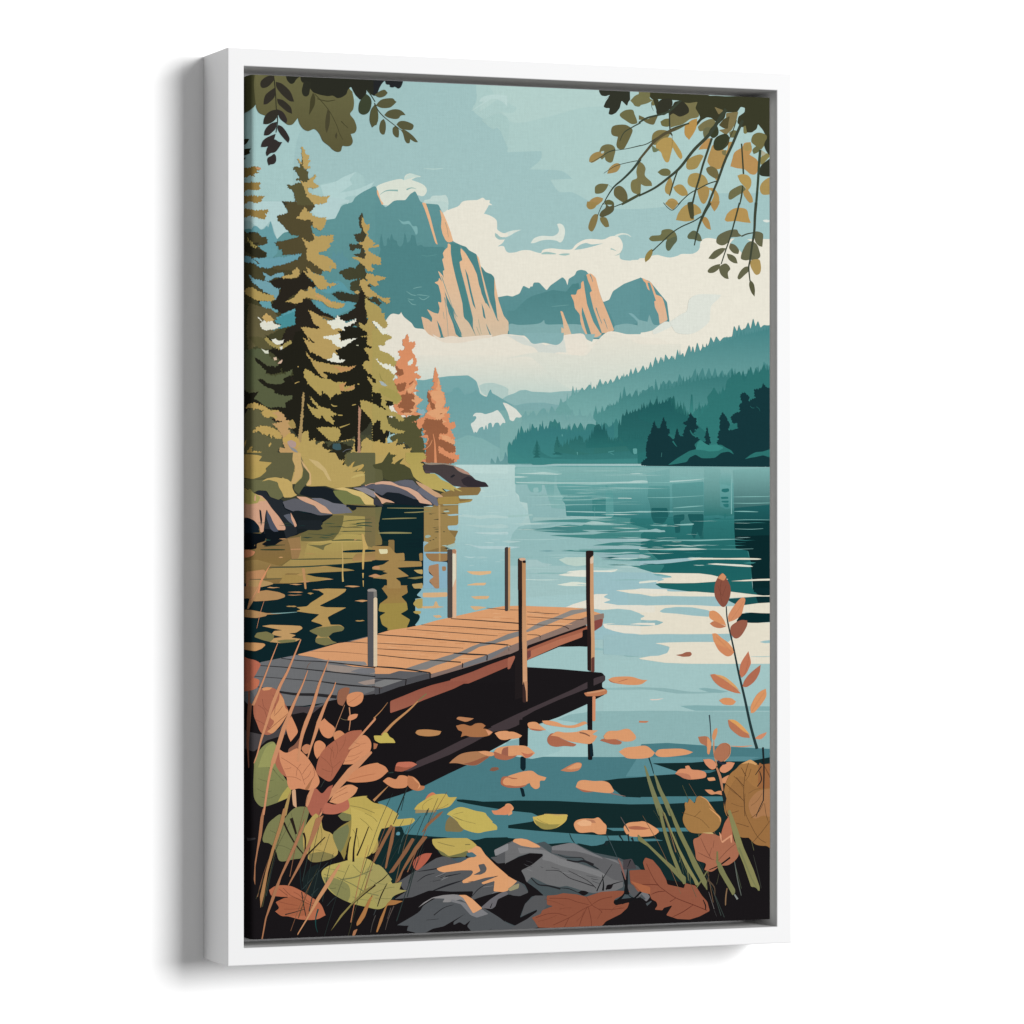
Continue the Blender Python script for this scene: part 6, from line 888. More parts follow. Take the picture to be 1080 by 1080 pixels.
S 86,86,58 - 1347 260 28 44 13 63 -11 78 -57 53 -27 -76 14 -103
K 63,65,44 8,4 1347 240 41 76 69 68 95 67 89 61
P 51,53,43 - 3896 -20 -7 34 29 44 49 5 55 -19 -55 52 -74 72 60 -59 57 -48 -43 61 -25 54 33 14 42 -4 -18 66 40 8 50 -25 43 -54 21 -80 22 19 43 38 14 -47 21 -20 -3 -125
S 118,116,78 - 4375 13 -64 29 -43 42 -15 13 36 32 22 25 64 -9
S 110,108,72 - 4132 247 64 -45 86 -7 22 45 28 65 0 33 -64 9 -72 -37 -50 -31
S 105,100,66 - 4032 448 7 -53 43 -28 100 -10 57 17 43 38 -29 80 -43 81 -35 47 -58 -1 -24 -42 17 -86 -57 -11
S 114,110,74 - 3896 650 29 -53 64 -23 64 11 29 45 -18 80 -18 50 -36 11 -43 -25 -7 -33 -35 28 -36 -38
S 163,136,85 - 3985 890 25 -60 57 -48 50 -8 25 25 -39 61 -64 22
S 110,108,73 - 3842 1072 9 -46 59 -28 93 3 -28 54 -50 43 -72 9
K 111,143,133 4,4 4003 1012 29 15 14 10
S 103,98,66 - 4070 1045 55 -32 57 28 36 58 4 66 -33 28 -64 -25 -58 -51
S 165,137,87 - 3754 1232 43 -60 71 -31 71 13 -14 34 -72 48
S 95,95,61 - 3953 1220 14 -40 43 -13 50 23 7 33
S 124,118,77 - 4375 745 -36 47 -14 67 7 65 -57 29 -17 53 17 65 50 25 50 -15
P 59,60,42 - 4490 -18 -7 73 43 25 58 -12 7 55 -29 67 8 53 86 -6 58 -39 29 -54 29 -54 58 -16 28 -54 37 -22 21 19 -14 21 87 27 36 -19 15 -34 22 33 43 -15 22 -41 51 18 87 -4 117 2 293 -12 273 -11 0 715 -37 -132 -74 -24 29 -108 -44 -79 -59 -64 -14 54 -59 42 -59 2 -15 -79 -44 28 -58 -51 15 -67 73 -50 7 -47 -51 -11 -44 62 -132 5 -14 60 -73 70 -88 -63 -51 -5 -65 36 -66 75 -7 -33 58 -68 -14 -40 -44 -64 29 -68 -102 18 -144 -8 -73 83 -144 71
K 57,68,58 7,4 4505 116 0 37 21 41
S 128,118,75 - 4505 510 14 -67 65 -42 101 3 29 45 -58 55 -101 57 -43 -12
S 178,150,88 - 4555 561 72 -69 87 -17 43 25 87 116 22 66 -22 24 -36 -36 -58 -90 -22 80 -21 74 -37 7 -36 -51 -21 -52 -43 -25
S 110,121,89 - 4505 562 50 32 43 18 -43 25 -36 -3
S 183,144,80 - 4902 336 72 -56 66 -22 -7 86 -30 68 -58 81 -50 -51 -5 -66
S 122,116,78 - 5047 350 73 -62 102 -31 58 65 -102 43 -102 31 -22 -26
S 107,107,76 - 5112 381 37 -31 73 0 -15 81 -73 35 -22 -32
P 129,117,79 - 5244 124 109 35 -58 49
P 129,117,79 - 5382 185 147 -19 -30 121 -51 81 -66 56 -87 -50 73 -16 36 -41 -22 -79
S 183,143,88 - 5054 595 37 -54 87 -76 22 6 -22 100 -58 15
S 175,143,87 - 5163 698 37 -108 36 -54 117 49 44 -2 14 -80 44 -8 -14 60 -59 95 0 67 -73 75 -87 -3 -51 -52
S 110,108,72 - 5419 396 51 -28 59 11 -15 53 -73 17
S 183,143,88 - 5433 761 22 -73 30 -81 87 -57 30 -47 73 -13 15 83 -29 54 88 50 17 66 -25 88 -66 6 -73 -48 -88 -10
S 137,129,79 - 5800 649 66 -45 45 28 -89 89 -29 8
S 169,144,87 - 5785 996 23 -67 73 -56 67 -16 0 188 -126 10
S 178,150,88 - 5518 858 54 -17 74 13 37 52 -8 67 -36 48 -37 -45 -52 -52
S 175,144,88 - 5580 1030 51 -29 59 78 15 60 -44 8 -59 -65
S 161,140,85 - 4909 766 22 -60 72 -42 73 -19 41 15 -34 60 -50 75 -88 20 -29 -16
S 110,108,72 - 4572 853 55 -37 65 -3 36 32 -21 41 -80 2
S 163,140,84 - 4721 898 25 52 0 80 -25 67 -51 -25 -11 -53 26 -67
S 168,143,85 - 4757 1010 58 -33 58 9 51 65 4 39 -70 9 -72 -44
S 166,144,87 - 4928 918 32 -54 73 -18 87 26 40 52 3 33 -72 48 -102 -3 -55 -31
S 180,146,86 - 5251 894 29 -54 36 25 -43 61
S 167,139,83 - 5047 1020 73 -35 58 18 0 79 -44 88 -43 -5 -37 -79
S 173,143,86 - 5156 1003 80 4 59 72 7 99 -109 3 43 -114
S 173,143,86 - 4678 1197 14 -46 51 -22 58 25 21 39
S 122,116,78 - 4354 746 43 18 36 52 -7 79 72 64 11 45 -83 3 -58 -24 -14 86 -15 -105
S 156,132,79 - 3754 1193 -7 53 35 31 57 -15 43 -60
S 89,87,61 - 3967 1199 43 39 57 -29 -3 66 -39 41 -58 28 -42 14 -29 -19 22 -46 49 -41
S 133,118,75 - 3882 1327 -7 59 -29 80 -35 47 -36 -19 -7 -39 29 -80 42 -47
S 122,113,73 - 3903 1359 64 -2 29 39 14 58 -43 8 -42 -38 -22 -39
S 163,137,82 - 4663 1191 51 38 43 19 58 -62 -43 -25 -87 3
S 169,144,87 - 4790 1362 25 -70 58 -74 72 -36 73 5 58 44 15 46 -88 36 0 40 -87 20 -72 -5
S 170,137,83 - 5105 1323 44 -1 36 52 19 82 -55 -21 -51 -72
S 170,137,83 - 5178 1149 44 78 22 29 36 -44 29 -67
S 180,146,86 - 5365 1342 32 -67 73 -56 88 -13 73 22 22 79 25 60 -91 -5 -88 -10 -102 9
S 111,111,75 - 4472 1573 33 -34 101 -13 21 -50 87 -15 65 31 22 65 -37 54 -50 81 -36 -12 -8 -66 15 -40 -58 15 -115 9
S 95,101,75 - 4924 1534 21 -34 44 -30 44 8 43 39 22 59 -36 7 -59 -18 -65 -5
S 102,102,76 - 5265 1571 22 -54 66 -41 88 -29 73 -2 15 32 43 35 -58 12 -73 9 -44 61 -59 26 -58 -16
S 100,100,75 - 5433 1593 59 19 44 52 -7 44 -59 -9 -51 -52
S 100,100,75 - 5382 1650 -58 -1 -73 29 -44 41 -36 47 65 5 59 -34 51 -42
S 100,100,75 - 5390 1707 65 12 44 32 22 60 -51 -6 -59 -38
S 100,100,75 - 5316 1822 -51 8 -65 29 -37 40 15 22 58 -4 59 -41
S 100,100,75 - 5302 1856 66 -42 43 19 22 40 -29 40 10 69 -46 -8 -52 -45
S 102,102,76 - 5719 1459 44 -2 59 25 0 74 -7 67 -44 -12 -44 -52
S 102,102,76 - 5558 1736 22 -67 51 -81 59 -22 59 32 29 66 12 66 -56 39 -66 -2 -52 8 -51 -12
S 172,146,88 - 5683 1773 66 -15 36 12 15 80 -15 61 -44 18 -36 -36 -33 -66
S 100,100,75 - 5653 1838 -51 10 -52 48 -32 68 25 19 59 -48 51 -48
S 90,90,65 - 5675 1989 37 37 15 66 -5 74 -39 -46 -25 -66 3 -47
P 59,60,42 - 4490 -31 368 -2 320 26 0 20 -51 -24 -22 41 -43 15 -22 -33 -15 34 -36 19 -87 -27 14 -21 -21 -19 -29 22 -36 54 -87 -3 -159 -3 -58 12 -43 -25
P 189,167,101 - 563 4832 202 -13 229 -2 211 0 0 8 -211 2 -229 5
K 196,170,108 7,19 984 4817 10 192 -2 141 5 89
P 199,168,102 - 1198 4740 27 0 20 77 34 77 -40 13 0 13 -7 89 -7 103 -16 0 -4 -141 13 -77 -7 -90
K 199,168,102 19,8 1218 5150 0 52
K 199,168,102 13,5 1220 5227 2 65
P 188,142,96 - 543 5097 34 0 10 102 10 115 -20 0 -17 -115
P 186,139,99 - 422 4896 114 -3 0 13 -114 2
P 192,143,102 - 1313 5093 41 -19 48 6 0 33 -48 -1
P 192,143,102 - 1273 5183 81 -26 75 26 -75 17
P 27,34,40 - 82 4486 20 13 13 102 -13 63 -14 -102
P 76,82,96 - 162 4499 46 63 20 51 40 64 27 38 -53 6 -40 -32 -40 -114
P 199,174,103>204,168,122 - -78 4258 80 51 26 12 80 38 54 38 -107 13 -53 32 -80 -6
P 167,156,91 - -78 4258 40 38 27 -25 26 38 27 25 53 25 -27 64 -93 13 -53 -25
P 212,164,135 - 422 4517 47 83 24 57 -24 17 -13 -36 -27 -51
K 27,34,39 27,3 1035 4448 149 7 170 3 130 -11
P 27,34,39 - 1049 4452 95 6 0 26 -41 19
P 196,168,102 - 108 4201 54 -33 93 -13 134 19 53 44 0 51 27 51 27 19 -67 25 -80 1 -14 -45 -40 -63 -13 -51 -94 -25
K 197,176,109 7,27 1239 4124 -68 7 -82 26
K 208,163,133 8,4 1239 4240 68 -24 47 -2
P 99,101,111 - 1593 4200 82 -27 96 6 41 45 28 26 -41 39 -55 -39 -69 -12
P 200,161,125 - 1799 4186 68 25 83 38 55 39 55 25 55 39 -82 7 -56 -32 -82 -52 -55 -38
P 26,34,41 - 1457 4329 68 -20 68 4 82 21 55 39 96 6 21 39 103 12 52 10 -107 16 -275 -25 -95 -38
P 59,60,68 - 1334 4355 68 38 41 64 -109 -19
P 71,64,63>74,65,67 - 1874 4024 62 -20 179 -1 111 19 111 57 97 52 55 51 98 13 41 49 -153 6 -138 0 -111 -15 -55 -38 -111 -77 -96 -39 -69 -12
P 76,77,50 - 1566 4007 54 -39 55 -26 -55 64 69 13 -27 26
P 156,122,81 - 1909 4946 248 1 0 75 -69 9 -83 -4 -69 -29
P 171,131,96 - 1950 5076 110 -23 7 262 -48 0 -69 -85 55 -38 -62 -65
P 165,129,94 - 2095 5082 48 1 0 45 -42 6
P 159,196,204 - 2157 4656 124 -7 0 39 -110 13
P 159,196,204 - 2150 4539 104 -9 83 5 -83 13 -70 4
P 165,191,181 - 2108 4501 63 -7 13 13 -55 7
P 165,191,181 - 2101 4432 180 -3 28 7 -194 4
P 157,179,168 - 1909 4759 41 -9 27 16 -41 19 -27 -4
P 159,185,184 - 1895 4820 55 10 -14 13 -41 3
P 165,191,181 - 2088 4863 96 -7 63 -23 7 30 -83 32 -14 -19
P 21,43,44 - 2260 7538 104 2 195 28 286 4 161 -3 0 104 -161 -4 -258 -45 -195 -38 -125 -29
P 75,124,131 - 1347 7547 301 -76 41 -50 220 -34 262 -123 138 -62 278 -111 258 -7 0 488 -286 -7 -292 -34 -96 179 -824 -15
S 202,155,107 - 762 5212 32 -3 33 0 32 0 33 4 -33 4 -32 1 -33 -4
S 188,142,100 - 388 5344 43 -3 43 -2 43 0 42 7 -42 6 -43 -2 -43 -2
S 202,155,107 - 1105 4804 12 0 13 -9 13 4 12 4 -12 3 -13 4 -13 -1
S 202,155,107 - 1013 5288 43 -8 43 0 44 3 43 6 -43 6 -44 3 -43 -6
S 202,155,107 - 1124 5439 43 -6 43 -4 43 5 43 6 -43 3 -43 9 -43 -7
S 202,155,107 - 165 5297 36 -8 35 5 36 -1 36 5 -36 1 -36 4 -35 -2
S 202,155,107 - 292 4984 13 -4 13 -3 13 2 13 5 -13 3 -13 4 -13 -2
S 177,144,89 - 1130 5648 27 -7 26 3 27 -5 27 8 -27 5 -27 3 -26 -1
S 177,144,89 - 555 4948 37 -3 37 -4 36 4 37 4 -37 5 -36 -3 -37 -2
S 177,144,89 - 606 5358 18 -7 18 -1 18 4 18 7 -18 1 -18 10 -18 -8
S 177,144,89 - 721 5082 39 -4 39 -4 40 4 39 5 -39 0 -40 4 -39 3
S 177,144,89 - 490 5162 19 -6 18 -5 19 2 18 10 -18 8 -19 8 -18 -8
S 177,144,89 - 373 5491 30 -6 29 2 30 -2 30 9 -30 6 -30 -3 -29 1
S 202,155,107 - 407 5264 37 -4 36 -1 37 3 36 1 -36 6 -37 3 -36 -5
S 202,155,107 - 656 5323 33 -6 33 2 33 -1 33 4 -33 4 -33 2 -33 -4
S 188,142,100 - 387 5375 41 -4 41 2 42 -2 41 4 -41 2 -42 3 -41 -1
S 202,155,107 - 294 4794 22 -4 23 -1 22 0 22 5 -22 2 -22 4 -23 -4
S 188,142,100 - 507 5234 34 -2 34 -5 34 0 34 8 -34 8 -34 1 -34 -4
S 28,58,56 - 809 4669 54 -4 54 0 54 -2 54 6 -54 1 -54 0 -54 -1
S 42,74,60 - 137 4805 18 -2 19 -6 18 6 19 1 -19 7 -18 -2 -19 3
S 42,74,60 - 921 4805 68 -3 69 0 68 1 69 2 -69 2 -68 3 -69 -2
S 42,74,60 - 721 4780 35 -3 36 1 36 0 35 2 -35 4 -36 3 -36 -5
S 42,74,60 - 287 4653 45 -2 44 0 45 -1 45 2 -45 1 -45 2 -44 0
S 42,74,60 - 759 4633 40 -2 40 -3 40 4 40 0 -40 4 -40 -1 -40 -2
S 55,75,49 - 1061 4640 39 -4 40 -1 39 0 40 8 -40 -1 -39 2 -40 -2
S 55,75,49 - 1045 4663 44 -4 44 2 44 -1 44 4 -44 -2 -44 3 -44 -3
S 42,74,60 - 62 4628 29 -2 29 0 29 -2 29 2 -29 2 -29 2 -29 1
S 55,75,49 - 313 4631 32 -2 33 1 33 -2 33 2 -33 1 -33 4 -33 -3
S 42,74,60 - 806 4741 43 -1 42 -2 43 2 42 3 -42 1 -43 2 -42 -4
S 28,58,56 - 956 4715 29 -1 30 -3 30 0 30 2 -30 3 -30 2 -30 0
S 28,58,56 - 540 4779 33 -5 33 2 34 -1 33 4 -33 1 -34 7 -33 -6
S 28,58,56 - 463 4658 33 -2 33 2 33 -5 33 5 -33 -1 -33 4 -33 -3
S 16,40,43 - 2076 4526 20 -4 20 0 20 2 20 1 -20 3 -20 2 -20 -4
S 16,40,43 - 1995 4590 23 -1 23 -4 24 2 23 1 -23 4 -24 0 -23 1
S 16,40,43 - 1943 4533 13 -3 13 -1 13 4 12 0 -12 3 -13 -1 -13 -1
S 42,58,48 - 2009 4721 19 -4 18 -2 19 2 19 3 -19 4 -19 1 -18 -1
S 42,58,48 - 1943 4524 22 0 22 -1 23 0 22 2 -22 0 -23 1 -22 0
S 42,58,48 - 2029 4670 16 -2 16 1 15 -5 16 4 -16 3 -15 3 -16 -3
S 42,58,48 - 2107 4718 7 -4 7 1 6 -1 7 2 -7 3 -6 6 -7 -5
S 16,40,43 - 1948 4811 8 -4 8 1 8 3 8 -2 -8 7 -8 -1 -8 -5
S 16,40,43 - 1988 4802 6 -4 7 -1 6 4 6 -2 -6 8 -6 -2 -7 -3
S 42,58,48 - 2007 4692 22 -3 23 -2 23 2 23 1 -23 5 -23 -1 -23 1
S 16,40,43 - 1988 4675 13 0 13 -3 13 2 12 1 -12 2 -13 -1 -13 2
S 42,58,48 - 2028 4588 13 -3 14 -2 13 1 14 4 -14 0 -13 0 -14 -1
S 16,40,43 - 2120 4893 18 -4 18 -4 18 5 18 6 -18 -2 -18 5 -18 -3
S 16,40,43 - 2141 4862 8 0 7 -5 8 0 7 8 -7 -3 -8 0 -7 2
S 16,40,43 - 2115 4483 15 -2 15 -2 15 3 15 -1 -15 5 -15 -1 -15 -1
S 42,58,48 - 2017 4781 6 -2 6 1 7 -2 6 2 -6 2 -7 3 -6 -3
S 53,50,43 - 248 30 -33 -30 -53 15 -47 34 -20 32 3 38 24 16 46 -12 47 -40
S 53,50,43 - 252 125 -50 34 -47 40 -20 46 -7 60 40 -7 47 -38 29 -32 15 -46
S 53,50,43 - 262 65 60 13 67 48 40 49 33 86 -46 -2 -54 -36 -53 -49 -41 -56
S 53,50,43 - 275 239 60 10 54 36 40 43 11 61 -51 -18 -54 -39 -47 -43
S 53,50,43 - 282 349 -67 16 -53 37 -27 52 -7 51 47 1 53 -24 40 -39 24 -46
S 53,48,46 - 282 349 53 21 34 43 17 44 -11 33 -40 -24 -33 -37
S 53,48,46 - 275 477 -60 19 -47 40 -26 45 -7 42 47 -3 46 -36 34 -39
S 53,48,46 - 291 509 44 20 47 56 31 62 -14 45 -44 -43 -44 -49 -27 -50
S 53,48,46 - 262 602 -60 25 -54 30 -33 39 -13 49 53 -3 53 -24 34 -52
S 53,48,46 - 248 660 47 23 38 3 -38 61 -40 46 -47 12 -40 32 -12 -30 19 -62 40 -52
S 53,48,46 - 215 832 29 -23 19 22 3 51 -22 32 -40 8 -16 11 -16 -42 6 -38
K 59,58,38 7,4 684 171 94 92 81 99 68 126 34 88 36 62
K 59,58,38 5,8 711 221 108 21 94 -16
S 70,68,45 - 668 159 23 44 -4 77 -30 65 -33 50 9 -88 8 -76
S 74,71,50 - 832 312 22 63 -5 103 -30 99 -16 -59 5 -103
S 74,71,50 - 924 562 10 28 -10 45 -15 -32
K 59,58,38 8,3 978 445 37 37 40 29
S 157,134,84 - 3775 766 10 -46 40 -41 64 -22 64 11 -21 33 -64 49 -57 28
K 60,69,55 13,5 4082 630 -86 30 -86 55 -113 63
P 172,193,186 - 3910 656 43 -11 -7 27 -28 6
K 57,68,58 9,5 4375 732 -122 24 -143 38 -85 42 -79 51
K 60,69,55 15,7 4375 330 -93 49 -100 63 -50 94
K 60,69,55 11,5 4375 574 -150 38 -143 25
S 53,53,42 - 4702 198 41 -61 65 -49 65 -3 58 51 12 53 -41 34 -72 23 -73 -30 -43 28
S 53,54,43 - 4606 76 122 -18 22 59 -36 54 -58 55 -72 16 -26 -38 19 -67
K 121,102,64 5,4 4746 454 0 73 -6 66
S 94,92,61 - 4714 422 87 -29 115 -64 73 -63 -73 56 -115 31 -145 72 87 23
P 84,78,50 - 5295 321 58 -69 73 -36 -15 74 -7 67 -51 -5
S 58,63,43 - 5178 405 44 -68 51 -9 22 59 -15 48 -58 28
S 122,116,78 - 5331 599 51 -15 0 66 -44 -18
S 166,143,87 - 5602 522 59 -28 29 52 -44 42 -59 -12
S 114,109,68 - 5683 480 22 -68 73 -29 88 30 -14 87 -52 69 -81 -51
S 107,107,70 - 5697 572 52 -41 44 25 -30 41 -51 22
S 53,56,43 - 5837 514 44 -82 67 -56 0 268 -67 -38
P 174,172,147 - 5800 569 66 37 -44 29 -22 0
S 53,56,43 - 5778 823 22 -81 66 -55 82 -57 0 201 -126 24
S 112,110,76 - 5411 1108 15 -73 73 -49 73 -25 47 41 -47 41 -58 35 -73 43
S 113,105,70 - 5149 791 58 -22 66 31 22 66 -30 34 -72 -31 -37 -38
K 62,69,53 13,11 5273 926 -95 30 -116 57 -117 63 -130 117
S 74,74,49 - 4924 1190 7 -23 51 -10 7 31
K 57,68,58 9,7 3939 1207 -36 67 -28 73
K 57,68,58 8,11 4067 1242 58 -24 57 -19
P 75,74,50 - 4924 1183 72 -2 7 132 -7 34 -36 -6 -22 -79
S 93,100,75 - 4801 1531 0 53 -44 54 -43 54 -36 -12 -8 -53 29 -54
S 145,128,73 - 4512 1678 3 46 -32 60 -50 41 -10 -33 17 -53 36 -41
K 69,73,60 16,12 5565 1516 66 -28 81 -16
K 216,146,104 3,32 204 5058 -56 89 -53 101 -27 102
P 212,167,137 - 1334 4303 68 52 55 19 68 19 48 25 -103 -10 -41 24 -27 -52 -55 -51
P 150,137,123 - 1895 4007 110 -14 166 10 166 57 83 64 -83 -19 -56 -25 -55 -52 -111 -19 -151 8
P 38,38,43 - 2184 4145 42 -33 21 13 -35 26
P 51,46,51 - 2309 4170 83 -39 83 38 112 32 34 43 -229 1 -55 -23
K 180,149,98 22,19 2067 4436 3 252 1 233 0 103
K 139,179,196 11,11 1895 4936 262 0
P 127,179,184 - 2642 7041 203 -87 0 130 -175 -4
P 134,173,176 - 2824 6940 154 -29 14 58 -154 49 -14 0
K 57,68,58 30,9 4375 719 -93 115 -115 109 -100 82 -71 95 -57 100
K 74,78,55 22,30 4153 1213 129 -69 93 -50
K 61,64,50 16,16 4858 73 -130 98 -14 93 7 132 25 58
K 60,69,55 19,22 4354 331 100 -57 144 -39 116 -44 130 -118
K 63,68,51 17,8 4945 314 -101 31 -101 37 -145 84 -144 85 -100 30
K 85,79,57 35,24 4786 380 -130 58 -115 83 -87 96 -100 116
S 58,63,44 - 5232 556 12 -74 51 -48 87 -23 41 45 -19 74 -66 55 -73 10
K 62,69,55 43,20 5382 145 -87 123 -117 164 -175 165 -159 191 -130 111 -173 124 -187 92
K 62,69,55 27,20 5214 464 -51 141 -58 161 -43 148 -44 134 -36 140
K 62,69,55 34,23 5580 257 -51 108 -74 163 -87 176 -73 189 -59 134 -65 155
K 74,74,52 8,11 5507 260 -52 135 -87 163
K 62,69,53 17,19 5567 510 10 147 13 183
K 59,73,57 30,27 5790 569 -15 161 -12 187 -22 248
K 62,69,53 11,19 5580 963 -10 94 -24 114
K 62,69,53 11,16 4822 802 -50 121 -58 181
K 63,68,51 8,8 4642 1179 57 57 58 18 87 -82
K 60,69,55 40,12 5193 1162 -59 94 -58 121 -36 108 -34 144
K 60,69,55 13,12 5112 1297 -109 69 -145 64 -115 70 -116 102 -115 102
K 60,69,55 19,12 5543 1151 -58 201 -52 175 -51 134 -58 161
K 63,69,55 35,13 5741 1145 -14 147 -8 160 -29 174 -22 147 -15 81 15 146
P 181,142,124 - 2226 4028 83 26 83 38 28 32 -83 -25 -70 -32
P 111,112,114 - -185 6311 280 -244 227 -42 201 -36 121 -37 710 -159 0 616 -251 48 -540 68 -401 -6 -347 -30
P 28,25,27 - -185 6464 347 55 200 3 174 22 162 -17 215 -47 122 -11 204 -36 115 -49 0 590 -1539 -29
P 111,112,114 - 1320 6203 300 -21 357 17 0 65 -288 60 -260 74 -109 24
P 28,25,27 - 1320 6409 96 -12 273 -73 275 -67 400 -105 223 -62 258 -75 301 -101 282 -102 283 -89 0 223 -761 200 -105 578 -1525 -26
P 217,158,113 - 503 5989 141 -30 296 -80 122 -12 292 -68 0 347 -251 -22 -271 -67 -188 -41 -135 -17
P 119,120,124 - 322 6028 147 -27 175 28 175 27 0 13 -283 -13 -174 -18
P 220,160,114 - 1375 5787 136 -38 192 -24 164 -30 166 -44 276 -56 222 -44 125 -25 140 -21 182 -3 168 7 424 16 170 15 170 53 29 27 -114 25 -397 115 -141 64 -169 50 -252 50 -252 114 -236 49 -207 76 -249 22 -302 9 -245 -67
P 162,98,75 - 3062 5913 366 -114 312 -76 199 -77 -14 79 -86 52 -411 153 -366 152
P 162,197,196 - 3062 6082 366 -139 326 -3 0 282 -326 -37 -366 -37 -28 -27
P 217,158,113 - 1867 6198 110 -64 194 -49 221 -49 195 -17 27 32 -250 69 -387 92
P 141,138,136 - 698 6042 215 18 326 14 27 39 -231 -9 -216 -35
P 154,142,134 - 819 6095 216 28 319 36 0 45 -170 -15 -217 -3 -148 -27
P 159,143,134 - 1157 6291 82 -18 115 -18 0 52 -115 11
P 90,89,92 - 1354 6371 -251 86 -217 9 -188 61 -162 11 -174 -29 336 57 269 17 387 -161
P 217,158,113 - 1347 6127 273 16 -27 51 -82 18 -164 -8
P 146,122,110>132,112,105 - 1977 6212 194 -49 193 -63 223 -49 258 -114 133 -51 84 -12 183 -64 183 -63 170 -77 142 -45 206 -38 0 59 -206 64 -255 90 -339 101 -280 114 -21 0 -258 75 -223 62 -400 105
P 148,85,69>161,98,79 - 1518 6502 171 -62 206 -74 276 -87 277 -87 166 -63 231 -75 0 91 -258 101 -361 137 -331 112 -206 80 -164 49
P 180,113,87 - 3104 5979 324 -115 269 -76 0 53 -269 89 -352 140
P 121,71,67 - 3062 5985 42 -13 0 72 -42 25
P 32,25,27 - 3062 5926 678 -216 0 26 -312 96 -324 114 -42 19
P 27,23,25 - 3697 5769 57 -13 0 190 -128 -8 -127 -14 198 -70
K 228,178,136 3,4 1708 5992 98 8 97 3
K 199,138,95 3,4 2314 6018 49 -1 47 6
K 199,138,95 3,4 3224 5638 43 3 45 1
K 228,178,136 3,7 2240 6048 113 6 114 7
K 226,172,128 3,4 3271 5654 106 3 108 9
K 228,178,136 3,4 2993 5576 132 6 132 9
K 201,142,98 3,5 2056 5880 48 4 49 0
K 201,142,98 3,4 1845 6024 50 2 51 3
K 199,138,95 3,7 2481 5748 65 3 66 4
K 228,178,136 3,5 2100 5855 69 2 71 6
K 228,178,136 3,4 3025 5586 110 4 108 8
K 226,172,128 3,7 2464 5891 52 6 53 1
K 226,172,128 3,5 1607 5988 96 7 96 4
K 199,138,95 3,5 3217 5599 47 1 47 3
K 199,138,95 3,5 2726 5793 129 7 128 7
K 226,172,128 3,5 1705 6011 29 2 29 2
K 201,142,98 3,5 2694 5892 56 5 54 2
K 201,142,98 3,5 2906 5689 122 6 122 8
K 226,172,128 3,7 1455 5872 71 6 70 2
K 226,172,128 3,4 3324 5684 83 6 82 4
K 199,138,95 3,5 2414 5897 32 3 31 2
K 228,178,136 3,5 3121 5691 76 1 76 8
K 228,178,136 3,7 2539 5640 108 4 108 8
K 199,138,95 3,7 2790 5636 65 3 64 4
K 199,138,95 3,4 2726 5819 119 3 119 11
K 199,138,95 3,4 2162 5733 98 6 99 5
K 226,172,128 3,5 2672 5612 88 4 88 6
K 228,178,136 3,4 1815 5789 48 4 47 1
K 201,142,98 3,4 2463 5619 107 3 107 8
K 199,138,95 3,5 3087 5645 92 6 91 4
K 199,138,95 3,5 2571 5860 56 4 56 2
K 228,178,136 3,7 3338 5695 120 4 119 8
K 226,172,128 3,5 2564 5774 109 6 110 7
K 226,172,128 3,4 2416 5831 34 1 35 3
K 201,142,98 3,7 2008 6103 38 0 40 4
K 201,142,98 3,7 2986 5759 79 3 78 4
K 228,178,136 3,4 2252 5849 71 2 70 6
K 228,178,136 3,7 1482 5923 55 3 55 3
K 199,138,95 3,7 2954 5658 64 6 65 1
K 226,172,128 3,7 2669 5580 47 3 48 3
K 226,172,128 3,4 1808 5899 96 4 98 7
K 201,142,98 3,4 2362 5741 70 2 70 6
K 199,138,95 3,4 1995 5853 43 3 44 2
K 201,142,98 3,4 2601 5716 111 6 110 6
K 199,138,95 3,5 1788 5858 99 2 97 9
K 199,138,95 3,7 1444 5951 130 5 131 9
K 199,138,95 3,5 1852 5988 106 5 106 7
K 199,138,95 3,7 2240 5893 59 2 58 4
K 201,142,98 3,5 1918 5781 134 9 134 7
K 201,142,98 3,5 3226 5695 31 3 30 2
K 199,138,95 3,4 2761 5634 28 4 29 -1
K 199,138,95 3,4 1758 5874 27 2 29 1
K 226,172,128 3,4 3181 5643 123 5 124 8
K 228,178,136 3,4 3122 5603 93 5 93 6
K 199,138,95 3,4 1530 5919 118 4 119 10
K 228,178,136 3,7 2989 5714 97 6 98 5
K 226,172,128 3,7 2046 5792 67 3 66 4
K 201,142,98 3,7 3138 5562 35 2 36 1
K 228,178,136 3,5 2089 5817 46 3 45 1
K 226,172,128 3,7 2667 5625 39 0 40 3
P 119,120,124 - 1076 6175 108 -31 163 11 7 36 -115 11
P 131,129,127 - 1675 6157 247 -75 111 -24 82 -25 194 -50 111 -51 111 -37 139 -25 175 -70 133 -31 0 52 -133 38 -189 50 -139 24 -97 51 -139 51 -110 50 -138 37 -111 44 -137 5
P 143,138,133 - 2978 5782 84 -25 140 -78 170 -50 198 -77 170 -12 14 26 -156 32 -170 57 -169 64 -197 64
P 119,119,122 - 2337 6103 250 -78 258 -101 0 26 -231 127 -277 75
P 169,103,81>161,98,79 - 2838 6054 84 -25 14 117 -98 31
P 136,74,68 - 3825 5671 100 -25 0 79 -86 52 -14 -14
P 28,25,27 - 2929 6042 21 0 0 104 112 8 366 24 326 31 171 15 35 40 0 46 -35 19 0 52 57 28 -29 52 -100 38 -85 51 -340 138 -282 87 -280 99 -140 62 -139 89 -278 98 -414 120 -575 -13 0 -532 438 -102 829 -246 258 -140
P 27,24,26 - 1334 6417 561 -88 1111 -24 0 534 -168 101 -182 88 -278 150 -207 86 -138 61 -138 62 -275 90 -273 74 -542 15 -990 357 0 -760 990 -619
P 148,85,69>161,98,79 - 1518 6491 171 -62 233 -87 138 -50 332 5 -166 75 -331 112 -206 80 -171 53
